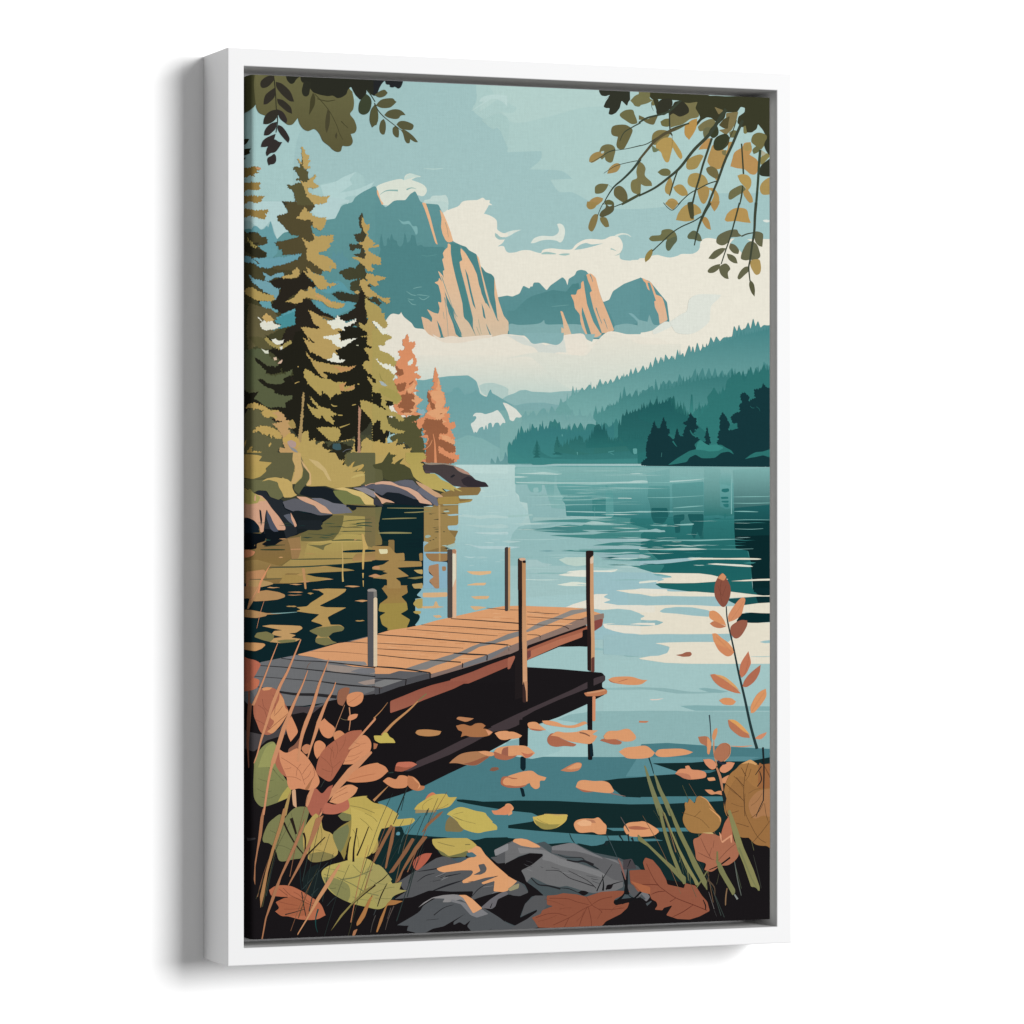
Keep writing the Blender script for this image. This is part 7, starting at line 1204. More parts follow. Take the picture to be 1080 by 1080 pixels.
P 79,79,83 - 1347 6262 342 -2 275 -61 7 58 -296 67 -259 86 -69 12
P 96,96,99 - 1511 6206 109 -31 330 24 -234 55 -369 -5 0 -45
P 128,128,128 - 1347 6294 110 -31 205 9 -246 74 -69 -7
K 43,42,44 7,12 322 6028 214 28 283 16 535 65
K 43,42,44 7,12 95 6101 334 27 390 43 535 61
K 43,42,44 5,8 15 6210 414 35 322 30 284 40
K 43,42,44 9,15 751 6275 284 40 319 28
K 43,42,44 6,9 -78 6312 93 -1 147 30 133 27
K 43,42,44 21,35 295 6375 188 28 215 9 229 27
K 133,92,69 3,5 644 5959 269 9 366 32
K 43,42,44 4,7 940 5866 163 2 176 14
K 133,92,69 2,4 597 6143 20 -44 24 -22
K 43,42,44 8,13 1375 5793 383 29 413 37 674 58
K 73,58,54 4,7 1375 5883 383 23 579 39
K 73,58,54 5,8 1375 5941 658 39 193 15
K 43,42,44 10,16 2226 5995 194 15 188 9
K 43,42,44 7,12 1375 6005 383 43 275 23 276 22
K 43,42,44 10,16 1347 6127 273 22 344 50
K 43,42,44 7,12 1347 6249 164 6 192 11
K 43,42,44 7,12 2198 5633 250 17 397 29 119 9
K 73,58,54 6,11 1867 5695 442 26 536 40 133 1
K 73,58,54 4,7 1703 5738 606 48 417 33
K 73,58,54 6,9 1320 6332 109 21
K 73,58,54 4,7 2601 5525 244 19 119 3
K 73,58,54 4,7 3062 5568 225 18 141 6
K 73,58,54 5,8 3062 5620 225 14 283 20 141 -3
K 73,58,54 6,11 3062 5698 225 15 183 8 71 33
K 73,58,54 5,8 3062 5809 126 7 29 20
K 73,58,54 4,7 2838 5911 42 20
P 69,59,62 - 3960 6251 0 59 -249 95 -283 100 -282 113 -210 108 -210 80 -84 -27 294 -125 351 -138 283 -113 283 -128
P 69,59,62 - 2845 6713 105 -31 0 91 -105 37 -175 23 -222 113 -277 124 -276 98 -165 60 -110 -2 179 -67 13 -32 221 -86 276 -124 278 -105
P 69,59,62 - 3006 6644 -161 69 0 97 161 -62
P 27,24,26 - 2171 6229 27 52 -221 49 -219 68 -240 93 0 -39
K 42,38,40 16,16 1964 6199 0 58
K 42,38,40 13,13 1696 6266 -7 58
K 42,38,40 12,12 2330 6102 -4 50
K 42,38,40 13,13 2608 6023 -5 54
K 42,38,40 11,11 1399 6352 0 58
K 42,38,40 4,4 3209 5830 0 32
K 42,38,40 4,4 2852 5950 3 32
P 28,25,27 - 3754 6209 71 0 0 197 -21 39 7 296 0 413 -50 -1 -7 -525
P 44,60,56 - 1491 7236 68 -5 -7 13 -55 2
P 27,24,26 - 2971 6709 102 1 -4 287 -98 -2
P 20,38,46 - 2985 7100 60 1 0 130 -25 26 -35 -27
P 20,38,46 - 2978 7425 42 14 21 85 -35 6
P 27,24,26 - 3754 6525 57 1 -6 265 -51 -1
P 20,38,46 - 3775 6985 39 -6 11 138 -36 2
P 77,70,66 - 2159 4902 56 0 0 724 -56 0
P 218,180,148 - 2215 4902 44 0 0 725 -44 -1
P 69,62,60 - 2807 4885 38 1 0 673 -38 0
P 194,155,115 - 2845 4886 21 0 0 674 -21 -1
P 69,62,60 - 2807 4885 38 -9 0 670 -38 3
P 196,155,112 - 2845 4896 24 -20 0 567 -10 106 -14 0
P 28,25,27 - 3683 6444 227 16 15 13 -72 32 -99 51 -71 6
P 209,142,106 - 3811 6472 37 0 -2 269 -35 0
P 225,217,192 - 2215 4947 36 0 3 259 -39 103
P 178,130,100 - 2212 4902 35 0 13 26 -13 25 -32 -13
P 189,124,88 - 3711 6437 114 -18 128 -21 32 17 -6 36 -97 22 -142 0
P 207,150,111 - 3740 6431 113 -14 100 -15 14 13 -114 21 -99 11
P 98,99,102 - 1266 5343 88 -12 0 796 -75 -6
P 34,29,30 - 2957 5007 46 6 0 847 6 391 4 222 -91 24 0 -507 45 -13 -3 -247
P 57,42,36 - 2957 5007 21 -13 25 19 0 326 -46 0
P 186,139,96>215,162,123 - 3003 5026 42 1 3 573 11 391 6 522 -52 -53 -7 -600
P 42,30,30 - 3737 4923 31 -6 57 4 0 48 -40 26 0 479 12 263 0 472 -43 -14 -3 -459 -11 -262
P 202,155,115 - 3785 5002 37 -33 6 506 11 472 -3 263 -39 6 0 -348 -12 -394
P 156,150,144 - 1266 5320 54 -9 34 7 0 26 -75 -1
P 228,208,176 - 1334 5408 38 -5 3 724 -41 0
P 132,128,121 - 1334 5331 34 0 4 72 -38 5
P 212,173,145 - 2964 5000 42 -6 35 4 4 22 -39 9 -28 -9
P 42,30,28 - 3009 5024 36 -4 3 30 -39 0
P 219,193,168 - 3785 5002 40 -26 -3 79 -37 6
P 102,62,54 - 3799 6065 37 -13 0 164 -37 0
P 28,25,27 - 3009 6421 18 -46 21 85 14 79 7 72 -56 5
P 59,42,40 - 3009 6355 14 -58 25 124 0 111 -39 -7
P 218,199,169 - 1337 5408 38 0 0 719 -38 0
P 85,85,88 - 1266 5343 68 0 0 65 0 719 -64 -1
P 156,150,144 - 1266 5324 68 -9 35 13 -5 16 -98 -1
P 191,140,105 - 3031 6304 14 91 6 124 14 0 0 -215
S 215,150,105 - 3996 6297 71 -25 186 -2 122 32 79 8 -79 45 -122 5 -143 -15 -71 -21
S 185,129,90 - 2260 6690 21 -22 83 7 91 12 -35 19 -56 15 -69 -18
S 170,114,75 - 2254 6761 83 -14 83 19 55 -24 70 -2 44 27 -30 28 55 11 56 30 -42 35 -97 14 -111 -4 -56 -14 -55 14 14 -54 -42 -20
S 186,135,88 - 1799 6828 27 -29 96 -5 111 12 57 10 -30 38 -110 13 -110 -13
S 220,156,111 - 2691 6847 63 -19 91 2 35 46 -35 41 -91 -4
S 195,114,91 - 1569 7222 24 -80 69 -12 96 2 61 27 -89 44 -82 26
S 209,141,100 - 1436 7325 61 -37 82 21 41 -38 69 5 41 30 -14 64 -41 31 -109 1 -69 -31
S 175,124,87 - 2177 7154 49 -44 83 -50 111 -21 139 -3 111 12 42 20 -84 24 -69 51 -84 39 -111 -7 -97 -19
S 134,92,73 - 2635 7242 28 -32 70 1 7 20 -56 18
S 220,156,111 - 2810 6836 98 2 95 40 -39 26 -126 10 -28 0
S 220,156,111 - 2684 7041 42 -38 112 -17 126 -4 98 15 91 70 -49 35 -56 15 -70 -31 -140 17 -84 -8
S 220,156,111 - 3069 6775 7 -32 84 -5 57 40 63 47 -92 5 -84 -12
S 220,156,111 - 3231 6726 84 -1 85 17 85 34 113 2 113 -37 43 20 -85 32 -85 15 -114 -10 -127 -18 -84 -21
S 172,106,80 - 3294 6949 7 -52 56 -38 85 54 99 41 85 28 -28 23 -113 -6 -85 7 -71 -17
S 172,106,80 - 3899 6948 40 -19 114 2 100 35 -14 26 -86 1 -86 -24
S 220,156,111 - 4117 7073 79 -41 115 -11 129 -4 101 75 -51 45 -115 15 -150 -7 -58 -34
S 220,156,111 - 4541 7099 43 -39 101 -7 173 3 131 38 -73 25 -159 17 -130 4 -65 -15
S 194,130,95 - 3442 7259 99 -50 85 -31 57 8 0 39 -43 39 -99 11
S 220,156,111 - 2768 7342 56 -31 98 -30 98 -22 98 -3 70 44 92 28 -21 32 -50 5 -7 65 -49 19 -49 -34 -14 -33 -112 40 -126 0 -56 -40
S 220,156,111 - 3619 7440 28 -58 64 -16 114 13 114 3 71 28 54 80 -39 23 -129 -11 -128 -19 -85 -13
S 195,165,102 - 3238 7738 21 -22 141 7 113 5 10 24 -53 51 -98 43 -99 4 -71 -28 -56 -41 -21 -39
S 220,156,111 - 2810 7610 56 -12 42 47 -21 32 4 26 -39 18 -42 -14
S 193,123,88 - 4354 6745 115 5 -29 17 -86 -2
S 214,145,107 - 4776 7322 54 -46 72 -5 -7 -26 43 -6 36 41 88 11 72 25 0 53 -116 18 -102 -3 -86 -37
S 220,156,111 - 5156 7376 80 -4 18 33 -76 3
S 210,145,104 - 5316 7400 66 -38 37 -13 -8 67 -43 22 -44 -11
S 210,145,104 - 5127 7502 80 4 37 25 51 -12 43 8 0 40 -73 -15 -58 5 -44 -21
S 220,156,111 - 3598 7841 28 -45 85 -18 114 3 57 -11 57 54 36 40 -8 85 -85 1 -71 -25 -128 3 -57 -27
S 220,156,111 - 4175 7889 50 -51 114 -10 87 2 144 83 14 34 -72 37 -173 5 -114 -19
S 172,106,80 - 3996 6297 71 34 115 21 -115 -15 -50 -17
K 172,106,80 3,7 4110 6325 72 -19 43 -10
S 217,152,114 - 2587 6806 83 30 -49 33 -13 -30
S 160,91,70 - 1569 7222 17 -48 103 15 82 -11 -68 37 -83 14
S 189,124,86 - 1716 7273 69 21 55 53 14 32 48 8 -7 32 -69 18 -82 -28 -34 -52
S 150,94,70 - 2337 7164 111 -24 139 -49 41 8 -83 50 -84 33
S 220,156,111 - 2503 7038 84 -5 83 19 42 19 -70 19 -83 -23
S 158,98,79 - 2768 7095 14 -78 63 -24 0 136 -49 -1
S 172,106,80 - 2761 7381 14 -65 70 -11 0 110 -49 -5
S 172,106,80 - 2684 7041 154 49 112 -4 -56 31 -84 18 -112 -28
S 192,114,87 - 2992 7054 70 21 70 -12 -28 39 -56 12
S 172,106,80 - 3090 6802 98 15 71 7 -57 9 -84 -11
S 220,156,111 - 3329 6885 71 -41 99 11 127 -4 85 -18 164 7 -64 40 57 21 -43 58 -57 23 -128 -16 -127 -26 -99 -41
S 220,156,111 - 3939 6902 57 -51 114 -5 86 -18 57 14 65 74 -36 42 -100 6 -100 -26 -115 -2
S 220,156,111 - 3513 7241 113 -56 60 8 -17 39 -99 17
S 172,106,80 - 2782 7382 140 31 126 -12 42 -19 -84 44 -140 3 -70 -21
S 172,106,80 - 3619 7440 64 25 85 18 57 14 -114 -5
K 137,113,105 16,5 4025 7515 71 15 100 22
S 189,124,95 - 4776 7322 82 -5 87 22 22 46 -80 -8 -57 -30
S 203,179,94 - 3125 7750 49 -12 127 -19 99 19 120 -10 -7 58 -57 51 -84 37 -113 6 -71 -37 -42 -40
S 184,126,95 - 3740 7786 85 9 28 33 -85 -9
S 233,178,134 - 3626 7822 85 -30 86 21 0 40 -114 3
S 172,106,80 - 4225 7878 114 -4 144 30 -86 11 -144 -10
P 75,124,131 - 1566 7793 96 2 13 123 440 12 333 42 139 -15 258 -6 0 -124 0 -156 -1498 -38 0 128
P 31,63,66 - 1320 8088 438 6 0 13 -438 -10
P 21,43,44 - 4082 8045 1154 33 0 478 -1154 -38
S 220,156,111 - 1758 7281 68 53 28 52 -35 38 21 -51 -41 -40
S 220,156,111 - 2782 7368 28 -44 56 -6 0 85 -56 -5
K 135,92,72 11,16 3662 6858 64 14 56 28
K 172,106,80 4,12 2838 7311 56 18 56 4
S 154,142,78 - 3139 7770 63 28 99 28 141 4 -70 44 -113 6 -71 -37
K 136,118,68 3,4 3174 7758 57 40 70 26
P 96,100,104 - -185 6313 160 27 53 64 0 102 -66 24 -147 -65
S 75,67,69 - 429 6523 269 17 161 -23 -161 74 -202 61 -67 -65
P 21,43,44 - 1320 7812 328 -4 27 78 330 35 387 37 83 15 112 -23 258 1 0 280 -1525 171
P 21,43,44 - 3626 8034 199 43 114 -23 57 -38 379 24 0 303 -265 -140 -285 -61
P 27,24,26 - 3939 9118 0 -631 515 -115 202 86 406 66 116 -395 770 -379 0 1444
P 27,24,26 - 5091 8551 204 -179 87 -237 147 -129 146 -129 273 -60 0 1270 -857 -32
P 95,147,160 - 1579 7864 48 -5 0 38 -41 -1
S 216,141,101 - 2656 7664 70 -4 119 -56 49 27 -49 77 -91 4 -70 -8
P 27,24,26 - -185 6465 120 8 67 58 106 256 254 -161 201 -35 81 27 188 -138 217 -35 305 -34 0 1105 157 171 -157 124 0 1207 -1539 -56
P 27,24,26 - 1320 8646 246 -81 54 -256 42 -50 96 3 0 -155 41 -102 137 -60 55 -18 69 176 249 8 536 107 1530 152 0 764 -3055 -116
P 21,43,44 - 3925 8191 128 11 57 28 229 0 0 112 -229 -86
S 208,125,89 - 1902 7542 34 -57 55 -29 39 22 -39 40 -69 37
P 74,70,72 - -78 6770 173 42 200 -48 67 -100 40 -25 -27 178 -213 59 -134 112 -106 -27
P 74,84,87 - 2810 8138 168 -73 281 -57 84 55 255 -30 227 109 285 61 229 99 36 41 0 290 -265 18 -1300 268 0 -468
K 75,124,131 22,30 4584 7927 159 2 173 4
K 75,124,131 27,4 4354 8019 100 10 173 7
S 197,174,92 - 1785 7629 41 -50 83 -50 96 -47 138 -5 28 33 94 2 -39 51 -55 50 -111 23 -124 23 -96 -9
S 198,175,94 - 2157 7684 83 -43 97 -17 97 41 125 16 111 101 -56 63 -139 35 -138 -29 -83 -93
P 133,87,68 - -27 6467 36 26 -14 228 -13 190 4 241 -11 13 -20 -254 4 -254
P 133,87,68 - -31 6289 26 64 -6 140 -14 -1
K 63,74,68 4,4 805 7285 -54 88
P 88,89,91 - 1607 8386 123 -73 69 -37 234 -128 82 -17 194 44 83 -23 97 -23 153 186 84 81 0 52 -42 76 -97 23 -139 54 -28 -33 28 -51 -277 -10 -166 -18 -193 58 -246 18 123 -73
S 84,87,90 - 1586 8842 240 -127 69 -75 138 -73 82 -10 194 -6 55 2 84 93 111 43 167 97 119 82 161 58 0 39 -1111 -28 -192 -33 13 -51
P 88,89,91 - 2684 8083 161 -74 105 -36 196 84 -140 9 -161 60 0 92 -119 9 -84 -68 84 -10
P 27,24,26 - 2434 8607 153 -47 139 -34 -56 50 -125 113
P 111,111,112 - 2810 8047 140 -80 112 9 140 70 127 88 212 79 341 115 171 110 114 24 0 59 -85 37 -257 17 -85 -16 -227 -72 -85 10 -141 -31 -169 -84 -28 19 -42 44 -14 -59 -42 -79 126 -55 127 -114 -155 -11 -126 29 -154 86
P 27,24,26 - 2810 8229 154 -66 126 -36 141 11 14 20 -127 94 -126 55 42 73 14 46 126 89 78 67 -134 3 -84 81 -56 142 84 -36 112 -42 0 20 -112 74 -140 66 -84 -35 -28 -14 0 -286 168 18 98 -36 -42 -79 -84 -42 -140 -56
P 88,89,91 - 3034 8666 112 -87 113 4 28 14 0 91 -85 102 -70 36 56 94 -210 25 -112 -24 56 -31 140 -66 112 -74 0 -27 -182 72
P 88,89,91 - 4167 8495 208 6 0 211 -150 -136
P 116,116,119 - 4339 8606 87 -37 57 68 -43 51
K 79,85,88 40,13 4368 8620 58 41
K 79,85,88 32,11 4440 8721 58 -37
K 178,129,87 27,4 1334 7528 95 -88 68 -62
K 178,129,87 11,4 1334 6668 82 -76 75 -89
K 136,118,68 4,4 1888 7645 -7 -52 55 -50 55 -25
K 136,118,68 4,4 2005 7635 96 -17 70 -37
S 195,113,85 - -78 6200 53 1 53 26 54 26 -14 63 -53 37 -93 24
S 184,106,83 - -84 6040 59 -9 67 16 53 39 -27 63 -53 88 -53 50 -46 12
P 179,137,95 - -78 5285 160 1 -40 114 -67 120 -16 0 30 -120 -67 -26
K 30,45,48 11,7 523 8172 7 154 13 115
S 28,37,38 - 563 8327 67 -113 94 -48 27 116 81 104 -81 100 -107 22 -81 -79
P 88,89,91 - 2448 8601 83 -108 195 -97 28 131 -167 33 -84 23
S 182,98,77 - 1771 8211 28 -64 96 -49 89 -3 -34 57 -55 62 -69 53 -34 -11
P 140,138,138 - 1826 8664 69 -56 96 -48 124 -22 125 -9 69 22 55 15 28 78 -28 -20 -55 -34 -138 27 -70 -2 28 -38 -138 -8
P 125,125,128 - 2364 8631 42 53 42 60 97 -42 76 54 -132 34 -69 -28 -111 -120 -111 -30 0 -26
P 27,24,26 - 1579 8835 96 10 55 2 -55 43 165 45 -274 3
P 27,24,26 - 1895 8937 96 -48 124 -21 180 -91 69 -36 -138 85 0 33 69 -30 55 34 70 -49 -42 63 56 61 -263 9
P 138,138,140 - 2684 8083 161 -67 0 71 -63 25 -84 36
P 108,106,110 - 2531 8688 111 -87 84 -49 119 -48 0 52 -119 48 -28 77 -42 24
P 127,127,128 - 2950 8064 309 36 70 34 113 62 241 73 199 72 85 42 -57 25 -227 -73 -227 -60 -141 -56 -84 -16 14 -65 -155 -17 -112 9
P 222,162,116 - 2915 7972 77 -4 70 15 126 62 29 25 -99 -1 -126 -23 -98 -48
P 98,98,100 - 3343 8063 198 -31 64 6 135 76 85 41 142 51 143 24 72 28 43 107 -29 104 -143 -31 -114 -69 -57 -54 -57 -41 -142 -83 -142 -18 -141 -30 -64 -9
P 222,162,116 - 2810 8347 28 13 112 63 -56 43 -84 50
P 88,89,91 - 2950 8416 56 41 70 87 -98 36 -84 -10 -56 -27 -28 -27 84 -50
P 74,69,72 - 4167 8231 101 -10 57 107 -158 9
P 27,24,26 - 3925 8933 128 -74 143 -74 57 -116 122 -36 0 396 -465 -17
S 130,116,78 - 2136 7860 7 -91 41 -57 70 47 83 80 -28 39 -111 -4
K 157,138,96 40,16 1799 7651 234 6
S 173,106,82 - 22 6531 13 -101 60 -75 67 -27 80 10 80 64 33 84 44 96 -37 69 -53 76 -81 74 -66 18 -67 -33 -40 -89 -27 -77
S 139,142,90>125,127,83 - 28 7166 7 -102 60 -100 80 -62 69 -5 38 96 53 230 67 104 27 77 -27 63 -107 48 -133 41 -67 -2 -60 -71 -13 -127
S 214,144,104 - 429 6627 27 51 40 90 0 38 -40 51 -34 37 -33 -77 -14 -89
S 214,144,104 - 731 6721 61 -63 40 39 75 66 -21 76 -54 27 -67 -42
S 214,144,104 - 677 6950 21 -51 53 -9 54 50 -27 63 -67 75 -27 -51
S 194,130,95 - 543 6960 47 -37 54 14 -14 63 -40 25 -34 -26
S 209,141,100 - 893 6839 20 -38 54 -12 55 40 -55 63 -54 5
S 137,92,73 - 395 7034 7 -64 67 -49 67 -88 20 -13 -20 102 -80 75
S 174,106,82 - 295 6968 54 154 33 141 -60 -40 -54 -77 -13 -77
S 126,127,84 - 122 7868 53 -125 67 -62 67 -37 53 40 67 -75 67 -36 94 2 34 39 -34 140 -27 152 0 178 -107 29 -147 15 -41 -90 -26 -52 -54 -46 -60 -15
S 121,122,80 - 940 7674 109 -62 95 92 -68 24 -82 -2
S 182,109,79 - 188 8423 80 -42 134 4 107 42 135 81 107 80 54 117 -107 41 -162 -6 -134 -36 -80 -10 -67 -47 40 -36 -33 -59 73 -29 94 -22 -134 -5 -80 -15
K 58,71,72 5,5 550 8428 121 -123 161 -149
K 58,71,72 5,4 644 8495 80 -74
K 58,71,72 4,4 819 8610 67 -68 54 -37
K 31,74,72 19,3 724 8638 -26 89 0 89 20 65
K 58,56,58 35,13 -38 7902 80 -17
K 38,38,42 3,12 1819 8283 186 -20 110 -22
K 38,38,42 3,9 1819 8390 90 -59 110 -25
K 38,38,42 3,11 2074 8356 97 -17 138 -21
K 38,38,42 3,19 1964 8501 179 -59 194 -52
K 38,38,42 3,9 2420 8581 83 -88 98 -56
P 27,24,26 - 1566 8565 192 -13 192 -65 83 3 165 16 250 4 -14 58 -70 -15 -138 -18 -193 7 -138 60 -165 136 -151 97
P 222,161,113 - 2033 8257 82 -23 194 -33 83 -43 97 -16 -125 -56 84 -75 83 41 56 80 111 107 147 122 0 156 -63 13 -105 -12 14 -110 -132 34 -21 -20 90 -29 112 -38 -153 17 -195 46 -62 4 -7 -26 97 -49 28 -38 -14 -20 -125 -4 -194 16 -55 -17
P 75,92,100 - 2198 8159 166 -14 14 26 -97 29
P 115,114,74 - 2033 8038 82 54 56 34 138 -28 83 -17 -28 64 -193 0 -83 -28
P 222,162,116 - 2281 8544 83 2 70 41 118 108 -104 49 -42 -60 -69 -106
K 42,42,44 11,4 2005 8747 110 -73 111 -29
K 42,42,44 4,4 1922 8796 138 -8
K 42,42,44 7,4 2621 8938 35 -25
K 27,24,26 13,5 2642 8692 21 -51
P 122,122,124 - 3343 8063 198 -31 64 6 135 76 170 77 29 27 -199 -65 -114 -30 -283 -21
P 122,122,124 - 3939 8198 143 31 57 54 -57 -28
P 155,148,115 - 2838 8504 70 -44 63 -17 -7 52 -98 29
P 147,88,67 - 4397 8265 29 -52 86 29 86 95 72 121 15 53 101 24 94 23 15 -53 123 31 73 108 65 69 29 100 -123 56 -117 29 -144 -12 -131 -45 73 -103 -101 23 -15 26 -93 -10 36 -45 -15 -40 -57 -28 -44 -107 -115 22 -57 -81 29 -78 28 -65 87 3
S 210,152,104 - 1334 7136 54 1 28 46 -28 76 -54 38
S 174,114,81 - 1334 6924 48 14 -21 45 -27 6
S 189,168,90 - 1252 7487 82 60 95 22 82 40 96 67 0 19 -55 57 -205 -6 -203 -63 -177 -49 82 -126 135 -29 82 -4
K 38,48,47 8,7 1950 7621 -28 76
S 197,175,94 - 1320 7619 164 -8 130 80 -48 37 109 -3 96 -4 25 26 -52 38 -124 16 -95 3 -96 17 -109 -22
S 178,156,90 - 1320 7876 48 8 20 135 -41 50 -27 12
S 197,178,94 - 2150 7692 48 -37 111 -37 166 44 112 28 27 66 98 68 7 45 -132 16 -84 13 -111 -25 -83 -47 -69 -93
S 215,152,107 - 302 6389 47 71 13 77 37 45 -37 69 -67 88 -67 62 -60 -13 74 -101 -40 -51 53 -101 40 -76
P 215,152,107 - 108 6336 54 -12 66 7 -40 25 -66 5
S 154,155,96 - 68 7154 40 -114 54 -100 82 -43 31 71 -33 177 -80 5
S 180,165,89 - 409 7340 20 64 -27 63 -120 48 53 -88
K 95,101,67 4,4 182 7156 46 14 27 26
S 214,145,106 - 295 6968 80 40 94 -37 40 1 108 104 81 130 40 116 -67 75 -81 -2 -81 -15 -80 11 -40 -52 -14 -89 -66 -155
S 214,146,106 - 1205 6845 61 14 41 65 -14 89 -82 89 -81 36 -136 4 68 -133 41 -76
P 206,144,106 - 1130 7126 177 -119 13 20 -136 138 -108 100 -41 51 -203 199 -81 158 -27 -1 108 -233 108 -126 109 -125
S 209,140,100 - 1035 7316 68 -89 108 -61 143 -29 103 34 40 52 -95 75 -109 30 -163 5
S 173,101,82 - 590 7510 54 -88 54 -37 67 52 67 -62 54 -24 -54 164 -81 126 -80 36 -54 -65
S 184,109,88 - 805 7540 108 16 136 -61 13 103 -122 54 -108 4 -67 -14
S 186,162,94 - 563 7817 81 -126 54 -49 53 52 27 116 81 40 54 66 27 141 -54 50 -108 22 -80 23 -74 -27 -21 -39 -40 -91
S 148,133,72 - 886 7864 81 -75 109 -61 27 -25 27 52 -54 127 -27 127 -41 127 -41 -78 -40 -65 -34 -65
S 119,123,84 - 886 7864 81 -62 82 -36 13 77 -54 152 -41 63 -40 -52
S 198,177,97 - 1076 7587 108 42 191 82 68 53 -41 101 -48 127 -61 101 -109 48 -81 49 -54 -53 13 -153 27 -230
S 168,99,70 - 268 8546 134 -46 134 30 108 80 -54 87 -241 -2 -87 -47 33 -37
P 88,89,91 - 2503 8233 70 -11 30 53 -16 39 -56 24 -83 0 83 -39
P 79,110,120 - 2371 8106 63 -11 58 44 -44 15 -70 -15
P 191,169,92 - 1984 7946 187 -5 207 6 56 31 55 47 -55 37 -125 42 -138 28 -56 -40 -82 -41 -42 -53
K 38,37,40 5,11 3414 8150 99 35 170 8 57 52 142 76
K 38,37,40 13,27 3513 8212 113 23 85 -4 114 43
K 38,37,40 5,9 3273 8315 155 12 113 75 142 51 142 50
K 38,37,40 4,8 3534 8327 92 45 142 77 85 75
K 38,37,40 9,19 3104 8388 84 75 113 17 141 37
K 38,37,40 5,9 3442 8508 99 12 99 43
P 123,124,83 - 4339 7960 87 75 230 205 145 116 101 83 0 79 -44 -27 -202 -205 -202 -191 -115 -69
K 112,121,92 5,4 4953 8414 0 93
K 112,121,92 4,7 4837 8185 -7 93
P 123,126,88 - 4411 7221 22 14 79 200 72 173 58 167 -58 -2 -58 -153 -72 -226
K 32,56,58 16,8 4469 7143 29 80 28 93
P 123,126,88 - 4526 7316 29 27 72 160 72 121 58 154 -50 -2 -80 -180 -57 -120
K 123,126,88 7,16 4584 7621 29 67 43 87
K 38,48,47 13,11 1710 7395 -55 128 -62 140
K 38,48,47 5,5 1675 7498 -34 140
K 91,93,61 4,4 335 7747 -40 88 -13 101
K 91,93,61 4,4 429 7635 27 128 27 153
K 91,93,61 4,4 202 7807 53 27 67 27
K 91,93,61 4,4 255 7961 94 15 107 54
K 111,112,79 8,3 5213 8364 -106 -319 -112 -302 -134 -293
K 135,107,79 11,3 5546 8200 -37 -181 -41 -170 -48 -165
K 135,107,79 5,3 5394 8312 -137 -308 -146 -291 -173 -281
K 79,89,70 5,3 5025 8660 -151 -333 -162 -315 -190 -303
K 79,89,70 5,3 5561 8584 -66 -226 -72 -214 -85 -207
K 111,112,79 5,3 5709 8174 -59 -210 -64 -196 -75 -191
K 58,68,64 8,3 5357 8887 -121 -263 -128 -249 -152 -240
K 135,107,79 11,3 4783 8167 -46 -151 -51 -142 -59 -138
K 58,68,64 11,3 5318 8868 -53 -156 -55 -145 -66 -143
K 135,107,79 5,3 5225 8723 -66 -329 -70 -310 -83 -301
K 111,112,79 8,3 5166 8401 -68 -248 -71 -233 -86 -224
K 79,89,70 5,3 4874 8408 -33 -166 -36 -155 -42 -151
K 135,107,79 5,3 4843 8618 -135 -299 -144 -282 -170 -274
K 111,112,79 11,3 5371 8515 -78 -185 -83 -175 -98 -170
K 75,76,78 3,5 3741 8385 64 15 64 10
K 138,138,139 3,5 2022 8344 60 -20 61 -26
K 75,76,78 3,4 1961 8395 29 -8 29 -14
K 138,138,139 3,4 3058 8296 29 10 30 15
K 60,61,64 3,5 2391 8410 30 -3 31 -3
K 138,138,139 3,4 2660 8541 30 -11 29 -6
K 75,76,78 3,4 3025 8240 47 21 47 9
K 138,138,139 3,4 2556 8470 60 -6 58 -5
K 60,61,64 3,5 2053 8343 40 -11 40 -13
K 75,76,78 3,4 1988 8399 50 -12 50 -6
K 138,138,139 3,4 2103 8357 15 -6 17 -6
K 60,61,64 3,4 3808 8444 50 21 51 15
K 60,61,64 3,4 3051 8208 38 10 39 19
K 60,61,64 3,4 3215 8271 16 12 17 3
K 60,61,64 3,5 1998 8395 43 -12 41 -5
K 138,138,139 3,4 3642 8373 27 8 25 14
K 60,61,64 3,4 3336 8281 48 17 48 11
K 138,138,139 3,5 2085 8383 40 -19 41 -11
K 75,76,78 3,4 3041 8250 15 7 16 5
K 60,61,64 3,5 3797 8418 39 12 42 3
K 138,138,139 3,5 3463 8345 46 7 46 10
K 95,99,66 4,4 68 7268 94 28 80 -11
K 95,99,66 4,4 55 7369 80 40 80 -10
K 95,99,66 4,4 228 7170 67 78 54 52
K 95,99,66 4,4 108 7460 80 14 94 -36
K 132,76,61 4,4 115 6444 20 89 60 52
K 132,76,61 4,5 182 6769 100 -81 113 -87
S 173,104,80 - 711 7129 40 -101 81 -88 135 -87 109 -55 122 -11 7 45 -102 126 -81 127 -82 126 -81 101 -81 -28 -74 -65
P 206,144,106 - 1354 6655 -143 152 -162 176 27 7 163 -183 122 -126
K 184,115,80 4,8 1062 7303 149 -35 143 -22
S 215,151,109 - 846 7529 67 -101 95 -62 81 -11 71 34 -30 57 -81 62 -109 42
S 136,126,79 - 624 8061 127 -16 108 23 54 33 -81 30 -134 21 -68 -21
S 187,172,99>166,158,93 - 758 8269 74 -74 135 -35 95 -22 122 -22 109 29 109 93 109 119 55 105 -55 127 -109 73 -163 -31 -163 -45 -163 -82 -94 -92
K 102,60,46 4,5 342 8409 74 72 93 48 162 76
K 102,60,46 4,5 295 8414 94 73
K 27,24,26 16,5 248 8495 87 9 54 2
K 136,123,72 5,7 2046 7980 97 29 97 22
K 136,123,72 11,11 2357 8015 56 1
